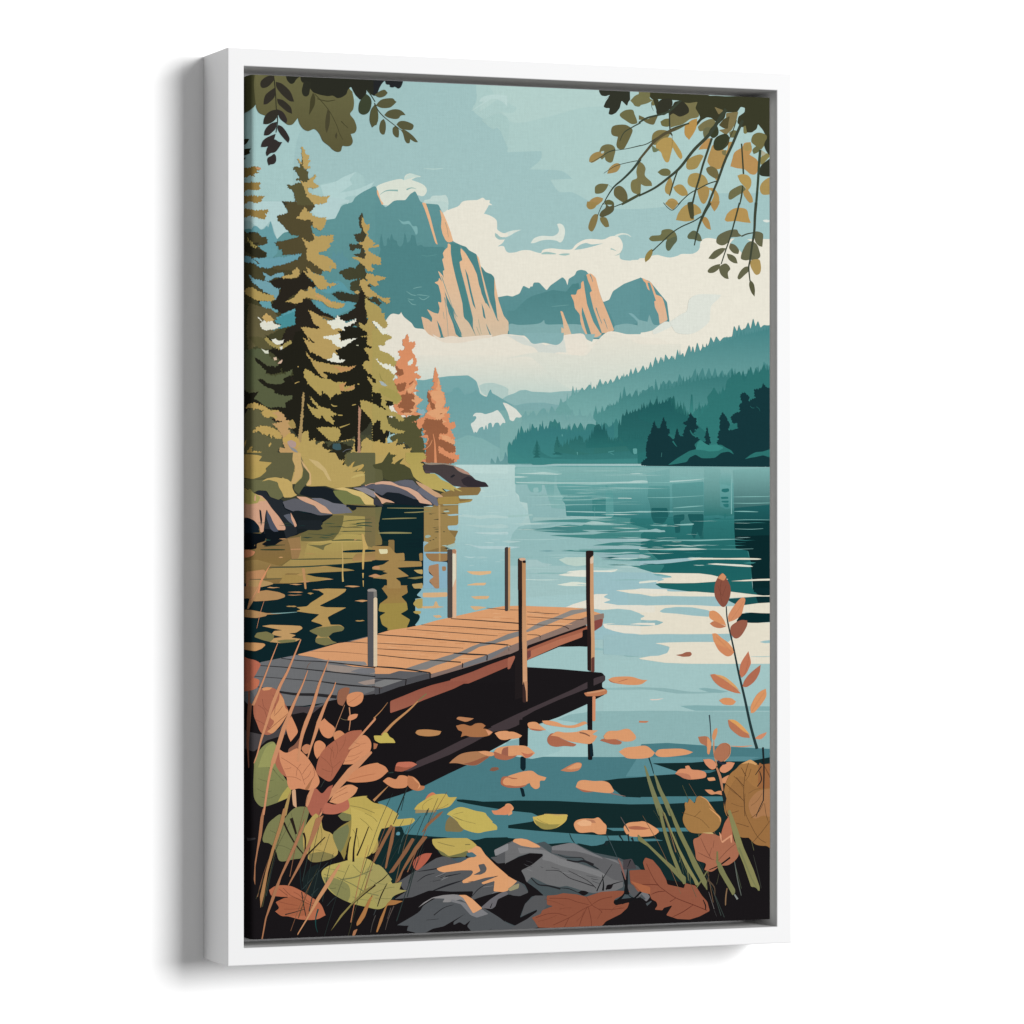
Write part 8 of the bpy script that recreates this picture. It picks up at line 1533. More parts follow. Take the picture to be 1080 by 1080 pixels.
P 143,84,63 - 3284 8584 116 -3 70 -17 156 18 114 30 170 -47 200 -6 143 11 -186 79 -14 39 29 27 157 -27 -21 58 -79 64 -114 48 -58 24 -42 45 -242 4 -227 5 -268 -16 -42 -67 -35 -40 106 -36 14 -39 126 -41 -70 -15
P 143,84,63 - 4239 8346 136 -3 108 10 0 231 -108 -17 -122 -83
K 101,49,38 4,8 4440 8279 58 121 72 108 86 69 130 83 203 80 160 65
K 101,49,38 4,8 4339 8500 173 6 72 9
K 101,49,38 4,8 4786 8660 -72 38
K 101,49,38 4,8 4989 8740 -116 69 -130 55
K 101,49,38 4,8 4498 8611 72 -24 86 -4
K 27,24,26 8,13 5105 8691 29 61 0 46
P 123,124,83 - 4570 7689 36 1 64 239 73 214 87 201 72 161 -29 13 -72 -135 -87 -214 -72 -201
P 137,134,88 - 4627 7717 29 27 72 174 102 214 115 202 102 163 15 27 -44 12 -29 -68 -87 -122 -101 -215 -87 -201
K 123,124,83 19,4 4902 8307 22 80 7 93
K 123,124,83 8,16 5156 8374 -65 98 -66 90
S 164,122,72 - 4887 7649 29 -13 87 15 22 -59 37 -23 72 33 59 61 72 95 30 34 -379 36
S 163,117,69 - 5353 7547 58 -185 88 -78 59 -52 88 -24 117 42 37 68 22 53 0 454 -411 -10
S 154,102,63 - 5763 7277 59 -32 126 -11 0 595 -185 -5
K 136,123,72 4,4 2212 7707 97 47 166 44
K 136,123,72 4,4 2226 7694 111 -23
K 136,123,72 4,4 2240 7720 97 42
K 47,58,58 8,5 1936 7635 -69 153 -96 216
K 63,90,90 5,8 1716 7810 -68 139 -41 141
K 38,48,47 11,8 1607 7665 -55 114
K 46,58,56 8,3 1723 8405 99 -310 106 -294 125 -285
K 46,58,56 11,3 1708 8544 66 -226 70 -212 82 -207
K 46,58,56 11,3 1361 8355 91 -217 99 -205 116 -199
K 46,58,56 11,3 1588 8794 93 -263 98 -248 117 -241
K 46,58,56 8,3 1289 8562 170 -302 182 -285 217 -275
K 138,96,71 11,3 1710 8285 133 -290 140 -274 170 -266
K 108,90,67 11,3 1570 8417 59 -243 63 -228 74 -221
K 46,58,56 8,3 1375 8375 73 -156 78 -147 93 -143
K 132,76,61 4,4 42 6658 80 40 80 65
K 132,76,61 4,4 68 6507 67 51 27 77
K 132,76,61 4,4 228 6407 27 102 -13 102
K 132,76,61 4,4 335 6523 -40 51 -53 50
K 131,71,52 4,4 295 8547 107 29 94 16
K 131,71,52 4,4 349 8625 107 4 107 -9
K 131,71,52 4,4 563 8505 54 53 81 28
K 131,71,52 4,4 456 8451 67 40 40 52
K 136,81,61 4,4 322 7058 107 65 94 79 54 141
K 136,81,61 4,4 644 7115 -54 63 -40 56
K 136,81,61 4,4 375 7256 94 8 67 34
P 170,114,79 - 577 7388 94 -125 -47 120 -21 18
K 136,81,61 4,4 880 6954 -21 127 21 103 -14 77
K 136,81,61 3,4 880 7178 87 -69
K 136,81,61 4,4 1049 7009 54 -31 81 -31
P 206,144,106 - 644 7383 40 1 -67 177 -20 19 -14 -32 20 -89
P 212,168,133 - 436 7397 40 -11 13 197 -40 -26 -9 -77
P 172,144,89 - 395 7454 34 -63 -20 114 -34 158 -40 -1 27 -107
K 194,140,105 5,7 1015 6521 -48 115 -47 114 -34 102
K 194,140,105 13,8 1065 6548 11 128 -14 115
K 136,122,92 3,4 967 6659 41 18 47 1
S 137,135,86 - 778 8308 135 17 136 68 27 104 -27 76 -109 -55 -108 -106
K 31,42,40 11,8 543 8454 20 128 27 128
K 31,42,40 11,5 362 8683 107 -22 108 -28
K 23,25,27 13,4 3861 8557 64 -123 114 -160
K 23,25,27 24,4 3932 8553 7 -66 -14 -105
K 23,25,27 19,4 3967 8541 72 -51 128 -32
K 23,25,27 35,4 4225 8602 -43 -160 -36 -93
K 23,25,27 46,4 4196 8601 14 -158 8 -118
K 23,25,27 40,4 4067 8695 86 -69 57 -77
K 23,25,27 24,4 4375 8581 -93 75 -129 49
K 23,25,27 16,4 3711 8585 -28 -21 -43 -1
K 23,25,27 11,4 4375 8660 -122 -31 -43 -67
K 23,25,27 13,4 4253 8234 -35 78
S 28,25,27 - 3967 8541 15 -46 71 -7 -28 48
S 28,25,27 - 3647 8567 36 -23 57 9 28 18 -57 27
P 169,102,70 - 4253 8458 86 29 144 44 0 79 -108 -29
P 123,124,83 - 4699 7692 29 1 102 214 86 162 117 215 116 203 7 106 -65 -82 -102 -175 -87 -188 -87 -162 -58 -134
K 222,162,105 7,8 5076 7574 73 41 51 75 73 94
S 211,161,105 - 5558 7232 73 -31 44 -9 74 44 -15 13 -73 -21
K 195,140,103 8,19 5236 6960 0 133 37 160
K 186,130,97 16,30 5265 7266 44 107 29 147
K 32,40,42 22,40 5338 7520 30 107 36 168
K 58,74,80 16,7 5181 6696 12 117 8 146 -1 106
K 136,124,72 5,5 1076 7573 135 29 136 55
P 142,99,69 - 1525 7779 27 26 -82 139 -82 152 -54 88 0 -51 82 -164
P 142,99,69 - 1552 7805 21 1 -21 154 -55 191 -20 89 -20 0 27 -154 34 -166
P 137,95,68 - 1758 7927 34 14 -76 126 -164 214 -55 11 123 -163
P 142,99,69 - 1881 7915 55 6 -137 162 -137 189 -42 101 -47 25 102 -190 110 -177
P 142,99,69 - 1867 7878 55 -89 138 -112 55 -25 -41 51 -124 100 -62 63
K 90,79,74 11,5 1559 8635 -62 133 -34 115
K 90,79,74 8,4 1525 8653 -41 115
K 58,62,64 13,8 1361 8660 -27 64
K 206,144,106 11,38 534 5836 -78 180 -74 164 -71 127 -76 177
K 206,144,106 38,7 236 6477 -54 158 -74 215 -40 139 -40 120
K 150,92,70 4,4 429 7162 -40 12 -34 -1
K 150,92,70 4,4 483 7252 13 -76 40 -50
K 150,92,70 4,4 644 7205 -27 50 -54 37
K 150,92,70 4,4 671 7167 13 77 -40 63
K 136,81,61 4,3 751 7054 68 52 54 65
K 136,81,61 4,3 765 7182 67 27 48 1
K 136,81,61 4,3 832 6953 54 52 7 64
K 136,81,61 4,3 913 6891 27 90 -27 102
K 136,81,61 4,3 1022 6854 -14 77 -54 76
K 169,108,79 4,3 1103 6907 81 27 68 -11
K 169,108,79 4,3 1049 7060 81 -11 81 -37
K 169,108,79 4,3 1008 7110 95 -11 68 -37
K 153,92,66 4,4 859 7516 95 -49 95 -36
K 153,92,66 4,4 913 7441 54 -25 68 -36
S 214,145,106 - 1046 6682 16 -45 54 -18 45 1 -17 38 -55 25
S 150,100,77 - 934 6431 20 -64 68 -27 47 6 -7 48 -27 64 -41 76 -54 -27
S 166,156,97 - 1347 8198 82 28 109 132 -54 50 164 -21 -28 77 83 15 -137 47 -55 50 -95 61 -96 -106 -81 -260
K 124,123,81 7,11 927 8313 176 82 136 82 149 43
K 124,123,81 13,11 967 8340 163 -21 190 -71
K 79,81,53 4,4 785 8276 34 14 34 1
K 79,81,53 4,4 846 8425 40 4 34 -4
P 170,118,85 - 122 7576 20 0 -34 279 -40 164 -26 151 -3 203 -13 -63 9 -178 33 -227 27 -228
K 170,114,79 8,13 778 7669 -134 252 -67 164
K 101,49,38 4,5 3740 8612 71 94 71 42 43 41
K 101,49,38 4,5 3811 8693 99 -49 129 -22
K 101,49,38 4,5 3768 8698 -142 -37 -113 -37 -198 -11
K 101,49,38 4,5 3811 8700 -128 54 -142 74 -184 72
K 101,49,38 4,5 3754 8717 -57 103 -42 110
K 101,49,38 4,5 3761 8718 28 105 15 113
K 101,49,38 4,5 3541 8828 -56 102
K 101,49,38 4,5 3513 8807 -113 -30 -113 3 -127 34
K 101,49,38 4,5 3882 8748 157 8 143 -11
K 61,79,82 4,9 3967 7936 72 147 71 147
K 136,96,88 11,19 4110 8217 36 80 50 146
K 91,85,83 7,11 4139 7770 50 80 50 81
K 29,43,46 19,8 4225 7957 14 92
K 29,43,46 27,7 4268 7997 28 54
K 29,43,46 5,8 3548 7931 22 53 35 50
K 29,43,46 19,5 4125 7967 57 81
S 29,43,46 - 3946 8067 21 -45 29 1 -11 45
S 164,122,72 - 4866 7829 29 -119 50 -118 58 55 44 -65 73 41 116 109 80 82 -21 93 -88 64 -116 3 -146 -24
S 169,108,82 - 4989 8044 58 -31 73 -45 116 17 73 15 59 -131 43 -72 30 100 29 161 59 81 -15 106 -103 77 -102 10 -102 57 -87 -23 14 -66 -101 -43 -22 -93
P 196,171,115 - 5091 7965 116 -1 29 21 -87 -9
S 155,111,66 - 5368 7682 73 -211 117 -104 147 110 117 30 126 -24 0 628 -96 18 -118 -17 -73 -62 -15 -14 -103 -16 -44 -108 -73 -95
K 89,74,59 8,4 5837 7626 7 180
S 210,146,101 - 5214 6933 22 -73 37 -22 4 43 -26 79 -22 13
S 174,115,86 - 5047 6930 87 -5 44 20 22 67 -15 106 -29 -7 -7 -73 -73 -41
S 174,115,86 - 5236 7146 15 -66 58 -66 73 -11 51 40 -22 93 -58 59 -58 5
S 214,145,109 - 5105 7176 88 -2 58 39 7 53 -51 19 -65 -48
S 214,145,109 - 5302 7280 51 -52 58 -19 71 11 -41 63 -73 41 -52 -10
K 42,48,64 27,13 5280 7200 58 28 44 -6
K 214,145,103 4,11 5441 7037 117 9 132 -8
S 209,141,106 - 5719 6962 59 -39 86 -29 -12 31 -59 45
K 38,57,58 13,35 5382 5524 15 160 66 267 66 293 73 281 73 308 74 241
K 191,140,93 35,11 1429 6849 123 -126 178 -139 110 -101
K 42,36,28 7,13 1484 8395 -68 126 -41 114
K 42,36,28 5,11 1491 8299 -62 55 -95 55
K 109,108,68 4,4 1334 8493 123 -41 109 -16
K 109,108,68 4,4 1347 8544 110 11 68 2
P 170,118,71 - 1525 8570 137 17 -96 36 -82 3 -55 165 -54 114 -14 -7 41 -133 55 -114 27 -44
K 206,144,106 7,23 282 5873 -74 178 -93 228 -97 233
K 206,144,106 7,48 610 6158 -60 152 -81 165 -60 139 -60 139
K 206,144,106 48,46 351 6746 -56 171 -67 196
K 206,144,106 30,19 226 7106 -44 190 -54 348
K 206,144,106 7,46 843 6039 -65 159 -47 115 -67 216 -74 177
K 206,144,106 46,22 593 6700 -43 120 -27 127 -20 153
K 206,144,106 8,43 916 6283 -36 96 -61 101 -54 127 -41 101
K 206,144,106 43,11 727 6702 -43 133 -40 114 -37 125
K 116,64,48 4,3 3259 8622 113 30 113 43
K 116,64,48 4,3 3188 8854 113 -22 99 -35
K 116,64,48 4,3 3626 8870 57 -50 28 -52
K 116,64,48 4,3 3868 8853 42 -65 15 -39
K 116,64,48 4,3 4025 8779 57 -50 71 15
K 116,64,48 4,3 3428 8732 71 -10 71 2
K 206,144,106 4,7 -25 5489 53 -114 54 -102
K 206,144,106 3,5 55 5718 40 -165 47 -140
K 46,58,56 11,3 624 8658 67 -279 71 -263 87 -254
K 138,96,71 8,3 62 8490 38 -143 43 -133 49 -129
K 46,58,56 5,3 791 8918 82 -255 88 -243 105 -233
K 46,58,56 11,3 550 8345 61 -264 68 -248 78 -242
K 138,96,71 11,3 1216 8516 99 -312 106 -293 126 -283
K 46,58,56 8,3 769 8561 36 -175 38 -164 46 -159
K 74,74,52 5,3 46 8509 117 -283 125 -267 149 -259
K 46,58,56 11,3 158 8484 30 -141 32 -134 39 -130
K 138,96,71 5,3 422 8855 70 -179 74 -168 87 -163
K 74,74,52 11,3 114 8594 72 -301 76 -284 91 -276
K 46,58,56 5,3 1207 8281 101 -290 108 -272 128 -264
K 74,74,52 5,3 1038 8980 89 -310 95 -290 115 -283
K 175,120,85 11,3 1081 8790 58 -280 62 -263 73 -256
K 74,74,52 8,3 507 8725 63 -177 68 -168 80 -163
K 138,96,71 8,3 413 8291 59 -288 63 -272 75 -264
K 46,58,56 5,3 581 8476 59 -299 63 -282 75 -274
K 141,128,74 4,4 751 7771 14 102 -14 102
K 141,128,74 4,4 644 8023 80 2 81 28
K 152,139,75 4,4 1184 7706 82 66 54 65
K 152,139,75 4,4 1103 7819 54 91 14 103
K 152,139,75 4,4 1239 7656 81 40 55 53
S 214,145,103 - 1035 6458 20 -45 75 -24 75 7 17 39 -24 64 -82 43 -67 -20
K 42,32,28 19,9 349 7728 53 110 81 129 94 111
K 42,32,28 35,17 429 7686 27 77 27 90
K 42,32,28 22,11 563 7842 20 77 -6 128
K 42,32,28 19,9 590 8085 94 -86 115 -106
K 42,32,28 13,7 1035 8060 20 -89 28 -76
K 42,32,28 22,11 1110 8158 6 -147 34 -204
K 42,32,28 16,8 1150 8096 61 -133 68 -165
P 175,129,86 - 342 7582 33 0 -26 140 -94 252 -80 264 -40 227 -40 145 -7 -121 60 -252 67 -239 80 -240
K 222,162,105 4,13 5178 7704 117 96 14 54
S 178,111,83 - 5324 8014 29 -132 51 -79 44 148 -7 106
P 215,154,119 - 5295 7960 29 40 0 67 124 -76 0 93 -15 -1 -7 -60 -95 64 -22 -47
S 170,122,82 - 5646 7663 117 -131 185 -22 0 321 -126 -30 -117 23
K 95,101,95 7,13 5477 8284 37 201 44 175
K 63,66,59 4,7 5705 8224 58 216 37 148
K 135,107,79 11,16 5390 8574 -15 93 -4 93
K 89,74,59 19,8 5156 8474 80 82 8 93
K 74,74,58 5,7 5295 8412 -30 118
K 74,74,58 5,5 5178 8421 -29 92 -15 66
K 111,106,104 5,7 5171 8607 65 188
K 74,74,74 4,4 5236 8808 29 68
K 87,59,39 4,7 5646 7221 -44 146 -15 186 15 247
K 87,59,39 4,7 5558 7272 58 95
K 87,59,39 4,7 5499 7378 88 95
K 87,59,39 4,7 5368 7441 131 110 88 82
K 87,59,39 4,7 5837 7265 74 135
K 30,36,38 19,12 5819 7058 11 234 -8 347
K 30,36,38 11,8 5822 7632 -59 112 -29 66
K 30,36,38 13,7 5800 7264 -73 92
K 30,36,38 7,11 5778 7317 22 94 -51 72
S 216,150,104 - 5156 6932 44 54 0 66 -22 69 -22 -17
K 216,150,104 5,9 5382 7005 47 38 -10 93 -66 65
S 137,81,65 - 5244 5404 4 -120 47 -93 43 -26 59 80 36 80 -7 93 -44 93 -44 20 -51 -47
S 209,143,101 - 5280 5218 58 -50 44 37 -29 40 -44 -14
S 216,148,101 - 5181 5576 55 -6 59 33 58 67 29 67 -73 -27 -73 -27 -55 -41
S 211,142,102 - 5404 5631 37 -67 73 -92 58 -43 37 23 -22 87 -29 80 -73 52 -74 24
S 150,92,73 - 5433 5751 52 -46 73 -30 73 4 -3 60 -70 106 -66 29 -51 -43
S 216,148,101 - 5214 5818 51 0 59 45 87 60 52 68 -22 26 -146 -68 -59 -41
S 209,138,97 - 5244 5922 109 41 124 54 -36 40 -59 6 -87 -61
S 193,119,89 - 5646 6012 29 114 -14 53 -45 80 -51 42 -25 -57 18 -106
S 176,107,82 - 5793 6161 -15 86 -59 93 -88 59 -56 -5 27 -69 73 -79
S 193,121,88 - 5190 6260 75 1 117 75 117 81 59 54 -88 -14 -146 -56 -88 -67
S 216,148,101 - 5295 6540 58 -25 88 5 58 37 -44 35 -102 -7
S 216,150,101 - 5855 6422 4 80 -51 80 -89 92 -44 10 0 -78 59 -106 59 -52
S 184,118,87 - 5400 6757 41 7 88 68 117 82 15 41 -103 -16 -88 -55 -51 -54
K 123,118,79 12,12 1826 6496 55 -45 41 -31
P 197,178,92 - 1334 6847 95 2 14 -32 41 1 27 46 41 20 27 45 -95 -2 -82 1 -55 -29
K 132,131,85 4,4 805 8219 108 17 109 29
K 132,131,85 4,4 832 8374 95 16 108 54
K 132,131,85 4,4 1103 8190 81 80 68 27
K 132,131,85 4,4 1293 8350 82 41 109 17
K 132,131,85 4,4 1103 8523 81 29 136 17
K 106,75,47 4,3 5411 7495 74 55 73 42
K 106,75,47 4,3 5470 7364 59 54 58 81
K 106,75,47 4,3 5675 7288 -29 80 -44 52
K 106,75,47 4,3 5646 7554 73 -38 74 -12
K 106,75,47 4,3 5441 7656 73 28 73 15
K 106,75,47 4,3 5675 7688 74 -51 59 -79
K 169,108,76 4,3 1055 6503 75 -44 61 -44
P 170,118,85 - 577 7690 -14 101 -80 189 -81 163 -80 151 -40 125 -40 101 -80 188 -47 233 -13 0 40 -221 73 -226 40 -101 80 -175 94 -201 80 -176
P 170,118,85 - 698 7693 80 -24 -27 76 -107 227 -108 201 -134 212 -13 0 120 -226 108 -213
K 104,75,47 4,4 4858 7742 116 37 102 42 102 96
K 104,75,47 4,4 5076 7728 -73 65
K 102,58,46 3,5 5076 8020 58 121 73 122
K 102,58,46 3,5 5207 8130 -29 92
K 102,58,46 3,5 5047 8178 102 50 87 36
K 102,58,46 3,5 5265 8291 117 -116 103 -77
K 102,58,46 3,5 5236 8051 -14 79
K 28,25,27 8,19 5178 8368 73 -24 58 -25 117 -76
K 123,118,77 19,27 5273 8172 0 119
K 87,59,39 4,5 5602 7555 0 187 73 161 88 136 89 56
K 87,59,39 4,5 5441 7764 88 -24
K 87,59,39 4,5 5499 7872 147 44
K 87,59,39 4,5 5948 7804 -155 183 -103 104
K 87,59,39 4,5 5837 7667 15 108 29 94
K 87,59,39 4,5 5675 7823 88 -64 59 -92
S 191,123,88 - 5185 5709 51 -26 73 27 73 34 -73 16 -73 -14
S 217,162,105 - 5236 6257 117 25 117 81 73 81 -102 -68 -88 -61
S 222,162,96 - 5404 6750 81 8 87 62 96 101 -81 -41 -88 -68
K 105,60,48 4,3 5324 5245 -15 106 22 133
K 105,60,48 3,3 5280 5298 29 66 15 40
K 105,60,48 3,3 5382 5298 -29 66 -18 53
K 185,124,88 4,3 5441 5671 73 -93 73 -106
K 177,114,81 4,3 5265 5856 88 80 88 81
K 161,96,70 4,3 5587 6285 44 -106 18 -106
K 185,124,88 4,3 5690 6660 73 -106 74 -92
P 201,146,104 - 954 8173 13 19 -108 183 -135 187 -107 162 -121 180 0 -19 94 -149 108 -201 134 -200
P 140,128,76 - 1347 8403 -108 86 -136 111 -109 112 -135 161 108 -162 136 -136 136 -124
K 42,30,28 16,4 1354 8410 -143 104 -135 111
P 174,120,72 - 1334 8505 -27 51 -68 177 -55 75 -40 24 0 -38 67 -113 68 -126
P 170,118,85 - 1157 8858 -34 76 -27 -1 14 -57
K 74,70,68 11,7 1354 8724 -34 89 -20 89
P 123,124,83 - 5251 8264 58 28 73 136 103 163 0 40 -30 25 -73 -122 -87 -136
K 138,144,137 16,22 5477 8644 37 54
P 137,134,88 - 5397 7736 29 -12 88 215 73 202 118 243 73 190 0 46 -59 -48 -44 -2 -29 -81 -59 -161 -73 -163 -73 -241
K 123,124,83 24,8 5529 8139 146 325 88 149
"""
INK = .765

def lin(rgb):
    v = [int(q)/255 for q in rgb.split(',')]
    return [(c/12.92 if c <= .04045 else ((c+.055)/1.055)**2.4) * INK for c in v]

def rounded(p):                                # Catmull-Rom through the points, tips kept sharp
    n = len(p); tan = []
    for i in range(n):
        a, b_, c = p[i-1], p[i], p[(i+1) % n]
        ux, uy, vx, vy = b_[0]-a[0], b_[1]-a[1], c[0]-b_[0], c[1]-b_[1]
        lu, lv = math.hypot(ux, uy) or 1, math.hypot(vx, vy) or 1
        if (ux*vx+uy*vy)/(lu*lv) < .12: tan.append(None)
        else: tan.append(((ux+vx)*.5, (uy+vy)*.5))
    out = []
    for i in range(n):
        b_, c = p[i], p[(i+1) % n]; L = math.dist(b_, c); k = max(1, min(6, int(L/12)))
        d = (c[0]-b_[0], c[1]-b_[1]); m0 = tan[i] or d; m1 = tan[(i+1) % n] or d
        for j in range(k):
            t = j/k; t2 = t*t; t3 = t2*t
            out.append(tuple((2*t3-3*t2+1)*b_[q]+(t3-2*t2+t)*m0[q]+(3*t2-2*t3)*c[q]+(t3-t2)*m1[q] for q in (0, 1)))
    return out

def eased(p):                                  # cut each corner a little, as a brush would
    n = len(p); out = []
    for i in range(n):
        a, b_, c = p[i-1], p[i], p[(i+1) % n]
        for q, g in ((a, 1), (c, 1)):
            L = math.dist(q, b_)
            if L < 1e-6: continue
            d = min(.22*L, 9)/L
            out.append((b_[0]+(q[0]-b_[0])*d, b_[1]+(q[1]-b_[1])*d))
    return out

def ragged(p):                                 # needles and grass: an uneven, jagged outline
    n = len(p); out = []
    size = min(max(q[0] for q in p)-min(q[0] for q in p), max(q[1] for q in p)-min(q[1] for q in p))
    amp = min(1.0, size/110)
    for i in range(n):
        a, b_ = p[i], p[(i+1) % n]; L = math.dist(a, b_)
        if L < 1: continue
        nx, ny = -(b_[1]-a[1])/L, (b_[0]-a[0])/L
        k = max(1, int(L/13))
        for j in range(k):
            t = j/k; x, y = a[0]+(b_[0]-a[0])*t, a[1]+(b_[1]-a[1])*t
            s = noise.noise(Vector((x*.21, y*.21, 7)))
            d = 0 if j == 0 else amp*(noise.noise(Vector((x*.09, y*.09, 3)))*8 + (4.5 if j % 2 else -4.5) + (16*s if abs(s) > .3 else 0))
            out.append((x+nx*d, y+ny*d+abs(d)*.35))
    return out

def brush(p, w0, w1):                          # a line with a width that changes along it
    n = len(p); c = []
    for i in range(n-1):
        a = p[i-1] if i else p[i]; d = p[i+2] if i+2 < n else p[i+1]
        for j in range(5):
            t = j/5; t2 = t*t; t3 = t2*t
            c.append(tuple(.5*(2*p[i][q]+(p[i+1][q]-a[q])*t+(2*a[q]-5*p[i][q]+4*p[i+1][q]-d[q])*t2+(3*p[i][q]-a[q]-3*p[i+1][q]+d[q])*t3) for q in (0, 1)))
    c.append(tuple(map(float, p[-1])))
    l, r = [], []; m = len(c)
    for i in range(m):
        a, d = c[max(0, i-1)], c[min(m-1, i+1)]
        tx, ty = d[0]-a[0], d[1]-a[1]; L = math.hypot(tx, ty) or 1
        t = i/(m-1)
        if n == 3 and w1 > w0*1.2:             # thin - thick - thin stroke
            w = w0+(w1-w0)*math.sin(math.pi*t)
        else:
            w = w0+(w1-w0)*t
        w *= .5
        l.append((c[i][0]-ty/L*w, c[i][1]+tx/L*w)); r.append((c[i][0]+ty/L*w, c[i][1]-tx/L*w))
    return l+r[::-1]

def clip(p, axis, lim, keep_less):
    out = []; n = len(p)
    for i in range(n):
        a, b_ = p[i-1], p[i]
        ia = (a[axis] <= lim) if keep_less else (a[axis] >= lim)
        ib = (b_[axis] <= lim) if keep_less else (b_[axis] >= lim)
        if ia != ib:
            t = (lim-a[axis])/(b_[axis]-a[axis])
            q = [a[0]+(b_[0]-a[0])*t, a[1]+(b_[1]-a[1])*t]; q[axis] = lim
            out.append(tuple(q))
        if ib: out.append(b_)
    return out

UW, VH = 2*CW*1e4, 2*CH*1e4                    # canvas size in print units
WRAP = 170.0                                   # the print runs on round the left edge
# bands across: round the stretched left edge, over the rounded corner, then the flat front
VIEW = .321                                    # the side is printed foreshortened by this much
ROUND = 46.0                                   # radius of the turned edge, print units
EDGE = [-ROUND*VIEW, -12.5, -9, -4, 2, 9, 18, 29, ROUND]
BANDS = [(-WRAP, EDGE[0])] + list(zip(EDGE, EDGE[1:])) + [(ROUND, UW)]
def surface(u, v, lift):
    """print units -> a point on the stretched canvas, lifted off it by the ink's thickness"""
    z = CH-v*1e-4; r = ROUND*1e-4
    if u >= ROUND: return (-CW+u*1e-4, REC-lift, z)
    if u > EDGE[0]:                            # on the turned edge: find how far round
        lo, hi = 0.0, math.pi/2
        for _ in range(30):
            t = (lo+hi)/2
            if r-r*math.sin(t)-r*(1-math.cos(t))*VIEW > u*1e-4: lo = t
            else: hi = t
        return (-CW+r-(r+lift)*math.sin(t), REC+r-(r+lift)*math.cos(t), z)
    return (-CW-lift, REC-u*1e-4/VIEW, z)

def print_mesh():
    verts, faces, cols = [], [], []
    boxes = []                                 # (umin, umax, vmin, vmax, layer)
    top = 0
    base = [(-WRAP, 0), (UW, 0), (UW, VH), (-WRAP, VH)]
    items = [(base, lin('163,196,195'), lin('163,196,195'))]
    for line in PRINT.strip().split('\n'):
        t = line.split(' '); kind, col, w = t[0], t[1], t[2]
        q = list(map(int, t[3:])); p = [(q[0], q[1])]
        for i in range(2, len(q)-1, 2): p.append((p[-1][0]+q[i], p[-1][1]+q[i+1]))
        p = [p[i] for i in range(len(p)) if p[i] != p[i-1]] if kind != 'K' else p
        if kind == 'S': p = rounded(p)
        elif kind == 'P': p = eased(p)
        elif kind == 'R': p = ragged(p)
        elif kind == 'N': pass
        else:
            w0, w1 = map(float, w.split(',')); p = brush(p, w0, w1)
        c = col.split('>')
        items.append((p, lin(c[0]), lin(c[-1])))
    for p, ca, cb in items:
        v0 = min(b_[1] for b_ in p); v1 = max(b_[1] for b_ in p)
        bb = (max(-WRAP, min(b_[0] for b_ in p)), min(UW, max(b_[0] for b_ in p)), max(0, v0), min(VH, v1))
        if bb[0] >= bb[1] or bb[2] >= bb[3]: continue
        lay = 0
        for x in boxes:
            if x[4] >= lay and x[0] < bb[1] and x[1] > bb[0] and x[2] < bb[3] and x[3] > bb[2]: lay = x[4]+1
        boxes.append((*bb, lay)); top = max(top, lay)
        lift = lay*STEP
        tris = tessellate_polygon([[Vector((x, y, 0)) for x, y in p]])
        for tri in tris:
            q = [p[k] for k in tri]
            q = clip(clip(q, 1, 0, False), 1, VH, True)
            if len(q) < 3: continue
            u0 = min(b_[0] for b_ in q); u1 = max(b_[0] for b_ in q)
            for lo, hi in BANDS:
                if u0 >= hi or u1 <= lo: continue
                g = q
                if u0 < lo: g = clip(g, 0, lo, False)
                if len(g) >= 3 and u1 > hi: g = clip(g, 0, hi, True)
                h = [g[i] for i in range(len(g)) if math.dist(g[i], g[i-1]) > 1e-3]
                if len(h) < 3: continue
                ar = sum(h[i-1][0]*h[i][1]-h[i][0]*h[i-1][1] for i in range(len(h)))
                if abs(ar) < 1e-3: continue
                if ar > 0: h = h[::-1]
                o = len(verts)
                for x, y in h:
                    verts.append(surface(x, y, lift))
                    k = (y-v0)/(v1-v0) if v1 > v0 else 0
                    cols.append([ca[c_]+(cb[c_]-ca[c_])*k for c_ in (0, 1, 2)]+[1])
                for i in range(1, len(h)-1): faces.append((o, o+i, o+i+1))
    me = bpy.data.meshes.new('picture'); me.from_pydata(verts, [], faces)
    ca = me.color_attributes.new('ink', 'FLOAT_COLOR', 'POINT')
    ca.data.foreach_set('color', [x for c in cols for x in c])
    print('ink layers', top, 'triangles', len(faces))
    return me
STEP = 1.0e-5

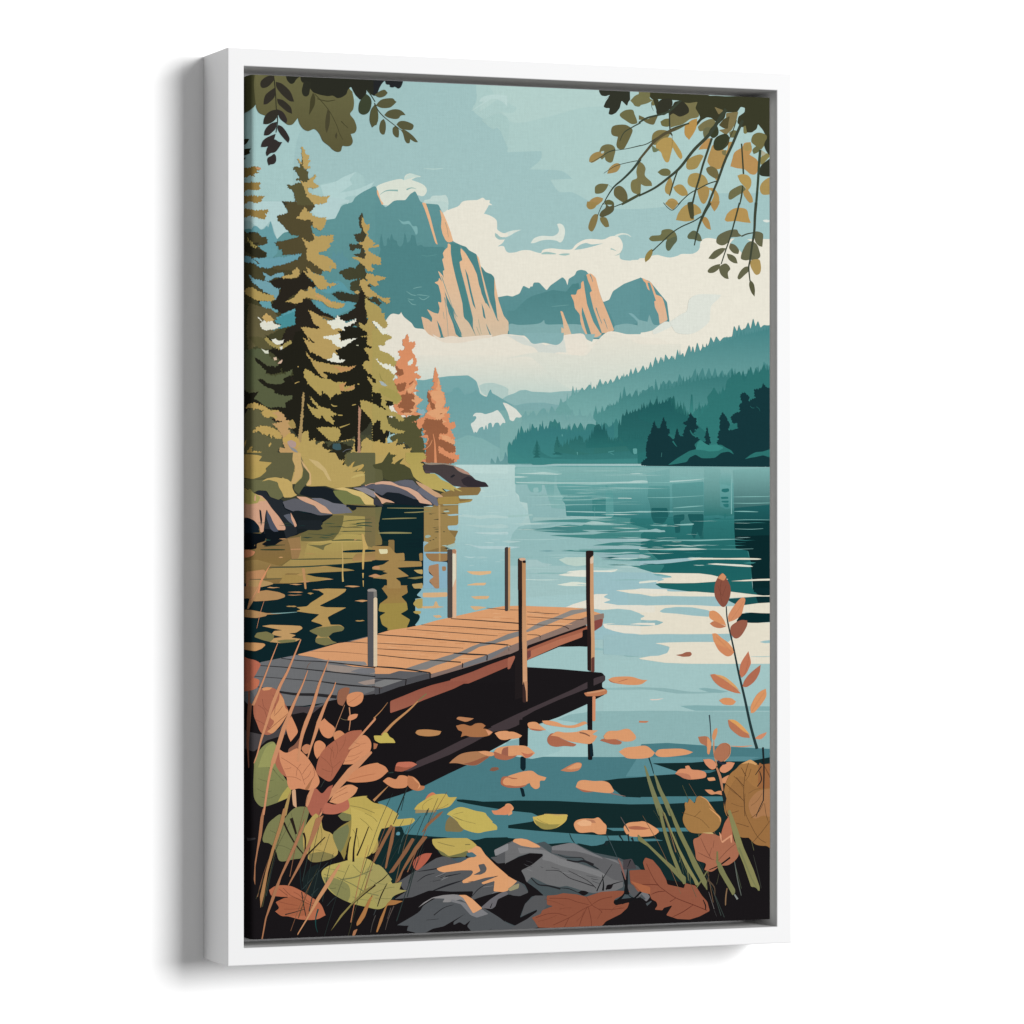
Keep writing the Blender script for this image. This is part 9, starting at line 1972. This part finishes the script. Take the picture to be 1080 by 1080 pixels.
# ------------------------------------------------------------------ build
wall = link('wall', box(-4, 4, DEP, DEP+.1, -3, 3), M_wall); wall['kind'] = 'structure'

pic = bpy.data.objects.new('framed_picture', None); C.objects.link(pic)
pic['label'] = 'white framed canvas print of a lake dock, pines and mountains on the white wall'
pic['category'] = 'framed picture'
fr = link('frame', frame_rails(), M_frame, pic)
fr['label'] = 'plain white floater frame'
link('backing_board', box(-W/2+RX+.0002, W/2-RX-.0002, FLOOR, FLOOR+.006, -H/2+RY+.0002, H/2-RY-.0002), M_tray, pic)
# the cloth turned over the stretcher bars; its face carries the print
cv = link('canvas', box(-CW+.0006, CW, REC+.0048, FLOOR-.0005, -CH+.0002, CH-.0002, .0008), M_cloth, pic)
pr = link('printed_artwork', print_mesh(), M_print, cv)
pr['label'] = 'printed landscape of autumn leaves, a wooden dock, a lake and peach-coloured cliffs'

# ------------------------------------------------------------------ light: soft studio light
world = bpy.data.worlds.new('World'); scene.world = world; world.use_nodes = True
bg = world.node_tree.nodes['Background']
bg.inputs['Color'].default_value = (1, 1, 1, 1); bg.inputs['Strength'].default_value = .27

def area(name, loc, target, size, power, sy=None):
    L = bpy.data.lights.new(name, 'AREA'); L.energy = power; L.size = size
    if sy: L.shape = 'RECTANGLE'; L.size_y = sy
    o = bpy.data.objects.new(name, L); C.objects.link(o); o.location = loc
    o.rotation_euler = (Vector(target)-Vector(loc)).to_track_quat('-Z', 'Y').to_euler()
    return o
area('softbox', (3.9, -8.6, 1.75), (0, 0, 0), 4.0, 1060)

# ------------------------------------------------------------------ camera
cam = bpy.data.cameras.new('camera'); co = bpy.data.objects.new('camera', cam); C.objects.link(co)
co.location = (-1.54350519, -3.8916079, -0.02935073)
co.rotation_euler = (math.pi/2, 0, -0.376182667)
cam.sensor_width = 36; cam.lens = 4168.038/1080*36
cam.shift_y = (564.729-540)/1080
cam.clip_end = 60
scene.camera = co

scene.render.engine = 'CYCLES'
scene.view_settings.view_transform = 'Standard'; scene.view_settings.look = 'None'
scene.view_settings.exposure = 0; scene.view_settings.gamma = 1
scene.view_settings.use_curve_mapping = False
